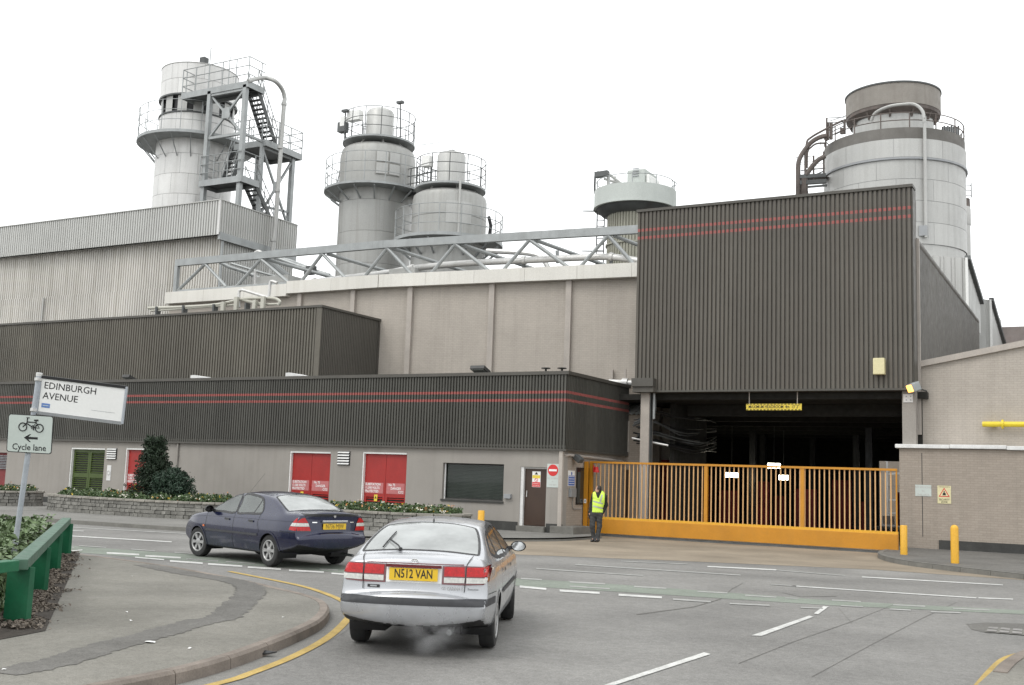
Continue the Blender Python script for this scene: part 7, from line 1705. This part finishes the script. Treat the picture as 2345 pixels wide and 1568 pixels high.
def ptext(c, s, y, z, size, m, parent, sx=1.0, bold=0.0, x=None, fr='B', tilt=0.0, depth=.003, align='CENTER'):
    h, n = c.hit('B', y, z); xx = h.x if x is None else x
    return text(s, size, (xx, y, z), (0, -1, 0), (tilt, 0, 1), m, parent, depth=depth, bold=bold, sx=sx, local=True, align=align)
# ---------------------------------------------------------------- silver hatchback driving away
def sm(x, a, b): t = np.clip((x - a) / (b - a), 0, 1); return t * t * (3 - 2 * t)
M_silverp = paint_mat('silver_car_paint', (.43, .44, .46), .5, .3, .35)
prof_s = [(-1.95, .28), (-2.17, .305), (-2.29, .33), (-2.34, .4), (-2.35, .55), (-2.335, .63), (-2.295, .668), (-2.235, .68), (-2.222, .73), (-2.212, .86), (-2.195, .97), (-2.15, 1.035), (-2.02, 1.062), (-1.86, 1.085), (-1.5, 1.222), (-1.12, 1.338), (-.75, 1.39), (-.3, 1.41), (.1, 1.395), (.42, 1.33), (.75, 1.18), (1.05, 1.03), (1.2, .985), (1.6, .92), (1.95, .82), (2.1, .72), (2.17, .6), (2.19, .45), (2.12, .28), (1.7, .2), (.9, .19), (0, .19), (-.9, .19), (-1.5, .22)]
wt_s = [(.15, .74), (.25, .79), (.4, .832), (.55, .848), (.68, .848), (.82, .832), (.93, .8), (1.0, .755), (1.1, .705), (1.38, .555), (1.6, .45)]
tap_s = lambda x: .085 * sm(-x, 1.5, 2.45) + .16 * sm(x, 1.3, 2.3)
crn_s = lambda x, z: .05 + .06 * sm(-x, 1.95, 2.25) + .13 * sm(x, 1.6, 2.1)
hd_s = math.atan2(.912, -.41)
sc = Car('silver_hatchback', 'silver five door hatchback driving towards the gate, exhaust smoking', (-7.50, 11.93), hd_s, 1.0, prof_s, wt_s, (1.29, -1.29), tap_s, crn_s, M_silverp)
G_mistsky = glass_mat('mist_sky_rear_glass', (.55, .6, .58), .42); G_clear = glass_mat('tinted_car_glass', (.5, .56, .53), .06)  # white veil of rear glass: condensation plus sky reflection put into colour
rw = sc.window('T', [(-1.82, .6), (-1.835, .3), (-1.84, 0), (-1.835, -.3), (-1.82, -.6), (-1.76, -.645), (-1.4, -.6), (-1.1, -.53), (-1.04, -.47), (-1.0, -.25), (-.99, 0), (-1.0, .25), (-1.04, .47), (-1.1, .53), (-1.4, .6), (-1.76, .645)], G_mistsky, 'rear_window', n=3, frame=.028)
sc.window('T', [(.5, 0), (.5, .35), (.53, .52), (.8, .58), (1.02, .62), (1.06, .4), (1.07, 0), (1.06, -.4), (1.02, -.62), (.8, -.58), (.53, -.52), (.5, -.35)], G_clear, 'windscreen', n=3)
for fr in 'LR':
    sc.window(fr, [(.86, .985), (.45, .975), (.03, .97), (.03, 1.15), (.05, 1.325), (.2, 1.318), (.42, 1.245), (.65, 1.13)], G_clear, 'side_window', n=3, frame=.04)
    sc.window(fr, [(-.04, .97), (-.4, .972), (-.75, .98), (-.78, 1.1), (-.72, 1.27), (-.4, 1.325), (-.02, 1.328), (-.03, 1.15)], G_clear, 'side_window', n=3, frame=.04)
    sc.window(fr, [(-.83, .985), (-1.1, 1.01), (-1.3, 1.06), (-1.15, 1.16), (-.95, 1.235), (-.8, 1.255), (-.83, 1.1)], G_clear, 'quarter_window', n=3, frame=.04)
    for pts in ([(.95, .96), (.98, .6), (.93, .28)], [(0, .95), (0, .6), (0, .26)], [(-.8, .96), (-.86, .75), (-.97, .6)]): sc.ribbon(fr, pts, .007, M_gask, 'door_seam')
    sc.ribbon(fr, [(.96, .26), (-.93, .26)], .006, M_gask, 'door_seam')
    sc.ribbon(fr, [(.95, .6), (-.9, .6)], .05, M_btrim, 'side_moulding', off=.01)
    sc.ribbon(fr, [(-1.65, .665), (-2.1, .672)], .008, M_gask, 'bumper_seam')
    sc.ribbon(fr, [(-1.72, .585), (-2.2, .585)], .075, M_btrim, 'bumper_strip', off=.006)
    for x in (.12, -.68): sc.ribbon(fr, [(x, .82), (x + .17, .825)], .035, M_btrim, 'door_handle', off=.02)
sc.arches()
for x in sc.axles:
    for s_ in (-1, 1): sc.wheel(x, s_, steer=.1 if x > 0 else 0)
body_s = sc.finish()
seats(sc)
# rear lamps
for s_ in (1, -1):
    lp_ = sc.patch('B', [(s_ * a, b) for a, b in ((.305, .765), (.55, .76), (.74, .77), (.792, .80), (.79, .955), (.55, .96), (.305, .955))], M_ldark, 'rear_lamp', off=.008)
    for a0, a1 in ((.325, .545), (.562, .775)):
        sc.patch('B', [(s_ * a0, .85), (s_ * a1, .85), (s_ * (a1 - .01), .945), (s_ * a0, .945)], M_lred, 'red_lens', lp_, off=.013)
        sc.patch('B', [(s_ * a0, .782), (s_ * (a1 - .005), .785), (s_ * a1, .838), (s_ * a0, .838)], M_lwhite, 'clear_lens', lp_, off=.013)
    sc.ribbon('B', [(s_ * .6, 1.04), (s_ * .56, .97), (s_ * .553, .86), (s_ * .548, .7), (s_ * .545, .685)], .009, M_gask, 'hatch_seam', off=.016)
sc.ribbon('B', [(-.765, .585), (.765, .585)], .075, M_btrim, 'bumper_strip', off=.006)
sc.patch('B', [(-.3, .772), (.3, .772), (.3, .965), (-.3, .965)], M_signw, 'plate_recess', off=.004)
h, n_ = sc.hit('B', 0, .86); xp = h.x - .03
mb = MB(); mb.box(xp, xp + .012, -.262, .262, .795, .925); npl = mb.build('number_plate', M_plate, sc.root, local=True)
text('N512 VAN', .13, (xp - .0005, 0, .862), (0, -1, 0), (0, 0, 1), M_let, npl, depth=.002, bold=.012, sx=.45 / (.13 * 4.95), local=True, name='plate_lettering')
text('_______', .012, (xp - .0005, 0, .806), (0, -1, 0), (0, 0, 1), M_let, npl, depth=.002, local=True, name='maker_line')
mb = MB(); mb.box(xp - .01, xp + .03, -.3, .3, .932, .962); mb.build('plate_lamp_bar', M_ldark, sc.root, local=True)
sc.ribbon('B', [(-.53, .97), (.53, .97)], .008, M_ldark, 'hatch_crease', off=.01)
# emblem, badges
h, n_ = sc.hit('B', 0, .995)
for rx, rz_, oy, oz in ((.036, .024, 0, 0), (.014, .022, 0, 0), (.024, .009, 0, .008)):
    mb = MB(); mb.poly([(h.x - .012, oy + rx * math.cos(t), .998 + oz + rz_ * math.sin(t)) for t in [k_ * math.pi / 10 for k_ in range(20)]], .004, 5, closed=True); mb.build('emblem', M_chrome, sc.root, local=True)
ptext(sc, 'GS CARINA E', -.42, .722, .05, M_chrome, sc.root, sx=.8, x=sc.hit('B', -.4, .72)[0].x - .008)
ptext(sc, 'Executive', -.64, .722, .03, M_btrim, sc.root, x=sc.hit('B', -.6, .72)[0].x - .008)
sc.ribbon('B', [(.5, .722), (.365, .722)], .032, M_black, 'dealer_badge', off=.008)
sc.ribbon('B', [(.47, .722), (.395, .722)], .016, M_signgray, 'dealer_badge_text', off=.0095)
# wiper
def surfT(x, y, o): h, n = sc.hit('T', x, y); return h + n * o
mb = MB(); mb.poly([surfT(-1.85, .22, .02), surfT(-1.78, .26, .03), surfT(-1.62, .38, .025)], .009, 6); mb.build('wiper_arm', M_black, sc.root, local=True)
mb = MB(); mb.poly([surfT(-1.78, .43, .015), surfT(-1.6, .395, .018), surfT(-1.38, .36, .015)], .008, 6); mb.build('wiper_blade', M_black, sc.root, local=True)
mb = MB(); p = surfT(-1.86, .22, 0); mb.lathe(p, [(.022, 0), (.02, .03), (.001, .035)], 10); mb.build('wiper_pivot', M_black, sc.root, local=True)
mb = MB(); p = surfT(-.93, 0, 0); mb.lathe(p, [(.01, 0), (.008, .03), (.001, .04)], 8); mb.build('aerial_stub', M_black, sc.root, local=True)
# mirrors, exhaust
for s_ in (1, -1):
    mb = MB(); mb.lathe((0, 0, 0), [(.001, -.05), (.06, -.045), (.082, -.01), (.085, .03), (.08, .034)], 20); V_ = [(.78 - c_, s_ * (.9 + a * 1.22), 1.02 + b_ * .8) for a, b_, c_ in mb.v]; mb.v = V_; mr = mb.build('mirror', M_btrim, sc.root, local=True)
    mb = MB(); mb.lathe((0, 0, 0), [(.001, 0), (.072, 0)], 20); mb.v = [(.78 - .03, s_ * (.9 + a * 1.22), 1.02 + b_ * .8) for a, b_, c_ in mb.v]; mb.build('mirror_glass', mat('mirror_glass', (.7, .72, .72), .05, metal=1, var=.02, obj=True), mr, local=True)
    mb = MB(); mb.beam((.8, s_ * .74, .985), (.79, s_ * .84, 1.0), .06, .05); mb.build('mirror_arm', M_btrim, mr, local=True)
mb = MB(); mb.tube((-1.9, -.42, .29), (-2.33, -.42, .28), .028, 10); mb.build('exhaust_pipe', M_dsteel, sc.root, local=True)
mb = MB(); mb.box(-2.05, -1.85, -.5, -.1, .24, .38); mb.build('silencer', M_black, sc.root, local=True)
for s_ in (): mb = MB(); mb.box(-1.68, -1.665, s_ * .735 - .1, s_ * .735 + .1, .12, .4); mb.build('mudflap', M_black, sc.root, local=True)
# exhaust fumes
fm = bpy.data.materials.new('exhaust_smoke'); fm.use_nodes = True; nt = fm.node_tree; nt.nodes.clear(); o_ = nt.nodes.new('ShaderNodeOutputMaterial'); pv = nt.nodes.new('ShaderNodeVolumePrincipled'); pv.inputs['Color'].default_value = (.95, .95, .96, 1)
tc = nt.nodes.new('ShaderNodeTexCoord'); ln = nt.nodes.new('ShaderNodeVectorMath'); ln.operation = 'LENGTH'; sub = nt.nodes.new('ShaderNodeVectorMath'); sub.operation = 'MULTIPLY'; sub.inputs[1].default_value = (1, 1, 1); nt.links.new(tc.outputs['Object'], sub.inputs[0]); nt.links.new(sub.outputs[0], ln.inputs[0])
fall = ramp(nt, ln.outputs['Value'], .95, .1); nz = ramp(nt, noise(nt, tc.outputs['Object'], 1.5, 6, .65), .42, .7)
nt.links.new(mathn(nt, 'MULTIPLY', mathn(nt, 'MULTIPLY', fall, nz), 2.6), pv.inputs['Density']); nt.links.new(pv.outputs[0], o_.inputs[1])
mb = MB(); mb.lathe((0, 0, 0), [(max(.001, math.sin(t)), -math.cos(t)) for t in np.linspace(0, math.pi, 10)], 16); sme = mb.mesh('exhaust_fumes', fm)
Rz = Matrix.Rotation(hd_s, 3, 'Z'); sp_ = Rz @ Vector((-2.52, -.28, .3)); so = link_mesh('exhaust_fumes', sme, None, (-7.5 + sp_.x, 11.93 + sp_.y, .29)); so.scale = (.36, .4, .25); so.rotation_euler = (0, 0, hd_s); setp(so, 'thin pale exhaust fumes behind the silver hatchback', 'exhaust smoke', kind='stuff')

# ---------------------------------------------------------------- blue saloon crossing
M_bluep = paint_mat('dark_blue_car_paint', (.008, .011, .04), .25, .25, .18)
prof_b = [(-1.95, .32), (-2.12, .345), (-2.27, .37), (-2.32, .44), (-2.33, .57), (-2.315, .64), (-2.27, .672), (-2.235, .69), (-2.228, .75), (-2.215, .9), (-2.222, .985), (-2.225, 1.035), (-2.16, 1.062), (-1.95, 1.066), (-1.66, 1.075), (-1.35, 1.205), (-1.05, 1.315), (-.7, 1.375), (-.3, 1.39), (.08, 1.372), (.38, 1.305), (.72, 1.14), (1.02, .995), (1.2, .955), (1.6, .895), (1.92, .8), (2.07, .7), (2.14, .58), (2.155, .43), (2.08, .27), (1.7, .2), (.9, .19), (0, .19), (-.9, .19), (-1.5, .22)]
wt_b = [(.15, .74), (.25, .79), (.4, .832), (.55, .85), (.68, .848), (.82, .835), (.92, .805), (.99, .76), (1.08, .71), (1.36, .56), (1.6, .45)]
tap_b = lambda x: .08 * sm(-x, 1.5, 2.4) + .16 * sm(x, 1.3, 2.25)
hd_b = math.atan2(.27, -.963); BS = 1.06
bc = Car('blue_saloon', 'dark blue four door saloon crossing the junction', (-15.98, 18.3), hd_b, BS, prof_b, wt_b, (1.31, -1.31), tap_b, crn_s, M_bluep)
G_b = glass_mat('pale_tinted_glass', (.42, .5, .47), .16, (.6, .66, .63)); G_br = glass_mat('mist_sky_saloon_glass', (.5, .55, .53), .42)  # saloon rear glass: misting that also paints in the bright sky reflection
bc.window('T', [(-1.64, .58), (-1.655, .3), (-1.66, 0), (-1.655, -.3), (-1.64, -.58), (-1.58, -.62), (-1.3, -.575), (-1.05, -.515), (-.98, -.46), (-.94, -.25), (-.935, 0), (-.94, .25), (-.98, .46), (-1.05, .515), (-1.3, .575), (-1.58, .62)], G_br, 'rear_window', n=3, frame=.03)
bc.window('T', [(.46, 0), (.46, .35), (.49, .52), (.75, .58), (.98, .62), (1.02, .4), (1.03, 0), (1.02, -.4), (.98, -.62), (.75, -.58), (.49, -.52), (.46, -.35)], G_b, 'windscreen', n=3)
for fr in 'LR':
    bc.window(fr, [(.86, .965), (.45, .955), (.0, .95), (.02, 1.13), (.06, 1.3), (.18, 1.302), (.4, 1.225), (.62, 1.12)], G_b, 'side_window', n=3, frame=.04)
    bc.window(fr, [(-.09, .95), (-.45, .955), (-.84, .965), (-.93, 1.0), (-.86, 1.13), (-.72, 1.25), (-.45, 1.3), (-.03, 1.312), (-.06, 1.13)], G_b, 'side_window', n=3, frame=.04)
    bc.ribbon(fr, [(-.66, .96), (-.7, 1.1), (-.73, 1.245)], .025, M_gask, 'window_divider', off=.005)
    for pts in ([(.98, .95), (1.0, .6), (.95, .28)], [(-.04, .94), (-.04, .6), (-.04, .26)], [(-.93, .98), (-.9, .8), (-.98, .62)]): bc.ribbon(fr, pts, .008, M_gask, 'door_seam')
    bc.ribbon(fr, [(.96, .26), (-.95, .26)], .006, M_gask, 'door_seam')
    bc.ribbon(fr, [(.97, .575), (-.93, .575)], .04, M_btrim, 'side_moulding', off=.008)
    bc.ribbon(fr, [(1.9, .79), (1.0, .845), (0, .865), (-1.2, .87), (-2.0, .875)], .012, M_bluep, 'body_crease', off=.009)
    bc.ribbon(fr, [(-1.66, .672), (-2.12, .678)], .008, M_gask, 'bumper_seam')
    bc.ribbon(fr, [(1.66, .585), (1.9, .6)], .008, M_gask, 'bumper_seam')
    for x in (.1, -.76): bc.ribbon(fr, [(x, .815), (x + .17, .82)], .035, M_black, 'door_handle', off=.018)
    bc.ribbon(fr, [(1.02, .645), (1.09, .645)], .035, M_lorange, 'side_repeater', off=.008)
bc.arches()
for x in bc.axles:
    for s_ in (-1, 1): bc.wheel(x, s_, style=6, steer=.12 if x > 0 else 0)
bc.finish(); seats(bc, .22, -.78)
for s_ in (1, -1):
    lp_ = bc.patch('B', [(s_ * a, b) for a, b in ((.5, .70), (.775, .705), (.785, .8), (.755, .89), (.69, .945), (.62, .955), (.57, .86))], M_ldark, 'rear_lamp', off=.007)
    bc.patch('B', [(s_ * a, b) for a, b in ((.512, .712), (.772, .715), (.775, .785), (.535, .785))], M_lred, 'red_lens', lp_, off=.012)
    bc.patch('B', [(s_ * a, b) for a, b in ((.54, .79), (.775, .79), (.768, .85), (.56, .85))], M_lwhite, 'clear_lens', lp_, off=.012)
    bc.patch('B', [(s_ * a, b) for a, b in ((.563, .856), (.762, .856), (.745, .89), (.685, .935), (.625, .945))], M_lred, 'red_lens', lp_, off=.012)
    fr = 'L' if s_ > 0 else 'R'
    bc.patch(fr, [(-2.125, .71), (-1.93, .72), (-1.96, .785), (-2.125, .785)], M_lred, 'wrap_lens', lp_, off=.006); bc.patch(fr, [(-2.125, .79), (-1.965, .79), (-2.0, .85), (-2.12, .85)], M_lwhite, 'wrap_lens', lp_, off=.006); bc.patch(fr, [(-2.12, .855), (-2.005, .855), (-2.07, .93), (-2.1, .94)], M_lred, 'wrap_lens', lp_, off=.006)
    bc.ribbon('B', [(s_ * .38, .865), (s_ * .48, .865)], .018, M_chrome, 'chrome_strip', off=.01)
    bc.ribbon('B', [(s_ * .5, .7), (s_ * .57, .87), (s_ * .62, .97)], .007, M_gask, 'boot_seam', off=.006)
bc.ribbon('B', [(-.62, 1.0), (.62, 1.0)], .05, M_black, 'painted_spoiler_shade', off=.003)  # black strip paints the shade below the boot lip
h, n_ = bc.hit('B', 0, .8); xp = h.x - .022
mb = MB(); mb.box(xp, xp + .012, -.262, .262, .735, .845); npl = mb.build('number_plate', M_plate, bc.root, local=True)
text('N736 MJW', .115, (xp - .0005, 0, .79), (0, -1, 0), (0, 0, 1), mat('faded_plate_letter', (.1, .06, .03), .5, var=.1, obj=True), npl, depth=.002, bold=.001, sx=.47 / (.115 * 5.2), local=True, name='plate_lettering')
mb = MB(); mb.box(xp - .015, xp + .03, -.29, .29, .868, .902); mb.build('chrome_bar', M_chrome, bc.root, local=True, bevel=.006)
h, n_ = bc.hit('B', 0, .97); mb = MB(); mb.prism([(h.x - .012, -.03, .995), (h.x - .012, .03, .995), (h.x - .012, .025, .965), (h.x - .012, 0, .95), (h.x - .012, -.025, .965)], (-.004, 0, 0)); mb.build('emblem', M_chrome, bc.root, local=True)
mb = MB(); p = bc.hit('T', -.92, 0)[0]; mb.lathe(p, [(.012, 0), (.009, .03), (.001, .04)], 8); mb.build('aerial_base', M_black, bc.root, local=True)
mb = MB(); p = bc.hit('T', .32, .3)[0]; mb.tube(p, p + Vector((-.55, 0, .42)), .0022, 5); mb.build('aerial', M_black, bc.root, local=True)
mb = MB(); p = bc.hit('T', -1.72, -.5)[0]; mb.tube(p, p + Vector((-.04, -.02, .16)), .01, 5, .003); mb.build('boot_aerial', M_black, bc.root, local=True)
for s_ in (1, -1):
    mb = MB(); mb.lathe((0, 0, 0), [(.001, -.06), (.06, -.05), (.08, -.01), (.08, .034)], 18); mb.v = [(.8 - c_, s_ * (.9 + a * 1.15), .99 + b_ * .85) for a, b_, c_ in mb.v]; mr = mb.build('mirror', M_black, bc.root, local=True)
    mb = MB(); mb.beam((.82, s_ * .74, .96), (.81, s_ * .84, .97), .06, .05); mb.build('mirror_arm', M_black, mr, local=True)
mb = MB(); mb.tube((-1.9, -.45, .25), (-2.26, -.45, .24), .026, 10); mb.build('exhaust_pipe', M_dsteel, bc.root, local=True)
# ---------------------------------------------------------------- security man by the gate
M_skin = mat('skin', (.5, .3, .22), .55, var=.08, scale=20); M_hair = mat('dark_hair', (.025, .018, .014), .6, var=.3, scale=60)
M_jack = mat('black_jacket', (.012, .014, .016), .8, var=.3, scale=8, bump=.3); M_trou = mat('charcoal_trousers', (.045, .046, .047), .85, var=.3, scale=7, bump=.3, bscale=30)
M_vest = mat('fluorescent_vest', (.62, .85, .1), .55, var=.06, scale=9, bump=.25, bscale=18); M_refl = mat('reflective_band', (.45, .47, .46), .4, metal=.3, var=.08); M_shoe = mat('black_shoe', (.018, .018, .018), .4, var=.2)
mp = onG(1364, 1241); mrz = CY + rad(-6)
man = thing('person', (mp.x, mp.y, .006), 'person in fluorescent yellow vest standing by the gate end, looking aside, hand in pocket', 'person', rz=mrz)
def mp_(px, py, y=0.0): return ((px - 430) / 638, y, (1365 - py) / 638)
K = dict(head=mp_(462, 312, -.01), neck=mp_(468, 385, .02), chest=mp_(478, 480, 0), belly=mp_(440, 640, -.01), pelv=mp_(425, 790, 0), sl=mp_(372, 440, -.02), sr=mp_(590, 455, .02), el=mp_(325, 610, .06), er=mp_(622, 620, .1), wl=mp_(296, 775, -.02), wr=mp_(560, 770, .02),
         hl=mp_(362, 815, 0), hr=mp_(488, 815, .01), kl=mp_(355, 1040, -.06), kr=mp_(497, 1040, -.02), al=mp_(385, 1285, .03), ar=mp_(468, 1290, .0), tl=mp_(352, 1338, -.14), tr=mp_(425, 1345, -.16))
def cp(a, b, r0, r1): return capsule(K[a] if isinstance(a, str) else a, K[b] if isinstance(b, str) else b, r0, r1)
hx, hy, hz_ = K['head']
torso = [ellips(K['chest'], (.175, .115, .2)), ellips(K['belly'], (.15, .11, .2)), ellips(K['pelv'], (.16, .11, .12)), cp('sl', 'sr', .065, .065)]
armL = [cp('sl', 'el', .056, .045), cp('el', 'wl', .044, .031)]; armR = [cp('sr', 'er', .056, .046), cp('er', 'wr', .045, .032)]
legL = [cp('hl', 'kl', .092, .062), cp('kl', 'al', .06, .042)]; legR = [cp('hr', 'kr', .092, .062), cp('kr', 'ar', .06, .042)]
def hand(w, d, side):
    w = np.array(w); d = np.array(d, float); d /= np.linalg.norm(d); s = np.array([0, -1., 0]); s -= d * (s @ d); s /= np.linalg.norm(s); n = np.cross(d, s); fs = [capsule(w + d * .01, w + d * .075, .024, .028)]
    for i, L in enumerate((.062, .07, .066, .052)):
        b = w + d * .085 + s * (.026 - .017 * i); m = b + d * L * .55 + n * .01 * side; e = m + d * L * .35 + n * .03 * side; fs += [capsule(b, m, .0085, .008), capsule(m, e, .008, .007)]
    b = w + d * .03 + s * .03; m = b + s * .025 + d * .03; fs += [capsule(b, m, .011, .009), capsule(m, m + d * .03 + n * .01 * side, .009, .008)]
    return fs
handL = hand(K['wl'], (-.05, -.1, -1), 1); handR = hand(K['wr'], (-.45, -.2, -.9), -1)
head = [ellips((hx, hy, hz_ + .02), (.078, .095, .112)), ellips((hx - .03, hy - .01, hz_ - .045), (.06, .07, .065)), capsule((hx - .072, hy - .012, hz_ + .02), (hx - .1, hy - .02, hz_ - .015), .01, .014), capsule((hx - .07, hy - .015, hz_ - .075), (hx - .055, hy - .012, hz_ - .085), .018, .02), ellips((hx + .012, hy - .085, hz_), (.022, .012, .032)), ellips((hx + .012, hy + .085, hz_), (.022, .012, .032))]
neckf = [cp('neck', (hx + .005, hy, hz_ - .04), .058, .055)]
body_f = union([union(torso, .06), union(armL, .03), union(armR, .03), union(legL, .03), union(legR, .03), union(head, .02), union(neckf, .02), union(handL, .006), union(handR, .006), cp('al', 'tl', .02, .016), cp('ar', 'tr', .02, .016)], .02)
def imp(name, f, m, lo, hi, h, parent=None):
    V, Q = surface_nets(f, lo, hi, h, 2); me = np_mesh(name, V, Q, m); return link_mesh(name, me, parent or man)
imp('body', body_f, M_skin, (-.4, -.35, -.01), (.4, .3, 1.85), .0105)
wz_ = K['pelv'][2]
def off(f, d): return lambda x, y, z: f(x, y, z) - d
fold = lambda x, y, z: .0035 * (np.sin(x * 23 + z * 41) * np.sin(z * 17 + y * 31) + .6 * np.sin(z * 63 + x * 19 + y * 11))
jk = union([union(torso, .06), union(armL, .03), union(armR, .03)], .03)
imp('jacket', lambda x, y, z: smax(smax(jk(x, y, z) - .018 + fold(x, y, z), wz_ - .02 - z, .02), -union(handL + handR, .006)(x, y, z) - .0, .005), M_jack, (-.4, -.35, .7), (.42, .35, 1.6), .012)
dn = lambda a: capsule(K[a], (K[a][0], K[a][1] - .015, .06), .048, .056)
tr_ = union([ellips(K['pelv'], (.172, .118, .12)), union(legL + [dn('al')], .03), union(legR + [dn('ar')], .03)], .04)
imp('trousers', lambda x, y, z: smax(smax(tr_(x, y, z) - .022 + fold(x, y, z) * 1.2, z - wz_ - .06, .02), .032 - z, .02), M_trou, (-.35, -.3, .02), (.35, .3, 1.0), .012)
vt = union([ellips(K['chest'], (.18, .12, .205)), ellips(K['belly'], (.155, .115, .2)), cp('sl', 'sr', .06, .06), ellips(K['pelv'], (.17, .12, .16))], .06)
vz0 = (1365 - 770) / 638
def vestf(x, y, z):
    v = vt(x, y, z) - .034 + fold(x, y, z)
    v = smax(v, vz0 - z, .015); v = smax(v, np.abs(x - K['chest'][0] + .012) - .195, .02)
    vn = np.hypot(x - K['neck'][0] + .01, np.minimum(y + .08, 0) * .3) - .03 - np.clip(z - 1.4, -.2, .3) * .35
    return smax(v, -smax(vn, -(z - 1.385), .01), .01)
vest = imp('vest', vestf, M_vest, (-.4, -.35, .85), (.4, .35, 1.65), .011)
bvh_v = BVHTree.FromPolygons([v.co for v in vest.data.vertices], [tuple(p.vertices) for p in vest.data.polygons])
def vband(path, w, name='reflective_band'):
    V = []
    for x, z, dx, dz in path:
        for s_ in (-1, 1):
            o_ = Vector((x + dx * s_ * w / 2, -1, z + dz * s_ * w / 2)); h_ = bvh_v.ray_cast(o_, Vector((0, 1, 0)))
            V.append((h_[0] if h_[0] is not None else Vector((o_.x, -.1, o_.z))) + Vector((0, -.005, 0)))
    mb = MB(); mb.add(V, [(2 * i, 2 * i + 1, 2 * i + 3, 2 * i + 2) for i in range(len(path) - 1)], True); mb.build(name, M_refl, vest, local=True)
for zb in (1.25, 1.1): vband([(x, zb - (x - .05) * .22, 0, 1) for x in np.linspace(-.11, .205, 14)], .045)
vband([(.17 - t * .06, 1.5 - t * .28, 1, .1) for t in np.linspace(0, 1, 8)], .045)
for a, b, nm in (('al', 'tl', 'shoe'), ('ar', 'tr', 'shoe')):
    A_, B_ = np.array(K[a]), np.array(K[b]); f = union([capsule((A_[0] + .01, A_[1] + .03, .045), (B_[0], B_[1], .035), .045, .042), capsule(A_, (A_[0], A_[1] + .02, .06), .045, .045)], .03)
    imp(nm, lambda x, y, z, f=f: smax(f(x, y, z), .003 - z, .008), M_shoe, (A_[0] - .15, -.3, -.01), (A_[0] + .15, .2, .16), .0105)
hairf = lambda x, y, z: smax(smax(ellips((hx + .012, hy, hz_ + .028), (.09, .105, .115))(x, y, z) + .004 * np.sin(x * 160) * np.sin(z * 140 + y * 120), -(x - hx + .045 + (z - hz_ - .06) * -.25), .015), (hz_ - .07 + (x - hx) * -.25) - z, .02)
imp('hair', hairf, M_hair, (hx - .15, -.2, hz_ - .15), (hx + .18, .2, hz_ + .2), .0085)
for y_ in (-.045, .03):
    mb = MB(); mb.lathe((hx - .072, hy + y_, hz_ + .022), [(.001, -.008), (.01, 0), (.001, .008)], 8); mb.build('eye', M_hair, man, local=True)
mb = MB(); mb.beam((hx - .088, hy - .03, hz_ - .045), (hx - .088, hy + .012, hz_ - .045), .006, .008); mb.build('mouth', mat('lip', (.35, .15, .13), .5), man, local=True)
hw = Vector(K['wl']); mb = MB(); mb.obox(hw + Vector((-.02, -.03, -.12)), (1, 0, .3), (0, 1, 0), (-.3, 0, 1), .018, .03, .08); mb.tube(hw + Vector((-.005, -.03, -.05)), hw + Vector((.005, -.03, .0)), .006, 5)
w_ = Matrix.Rotation(mrz, 3, 'Z'); mb.v = [tuple(Vector(man.location) + w_ @ Vector(v)) for v in mb.v]; mb.build('hand_radio', M_black, None, 'small dark hand radio held by the person in the yellow vest', 'radio')
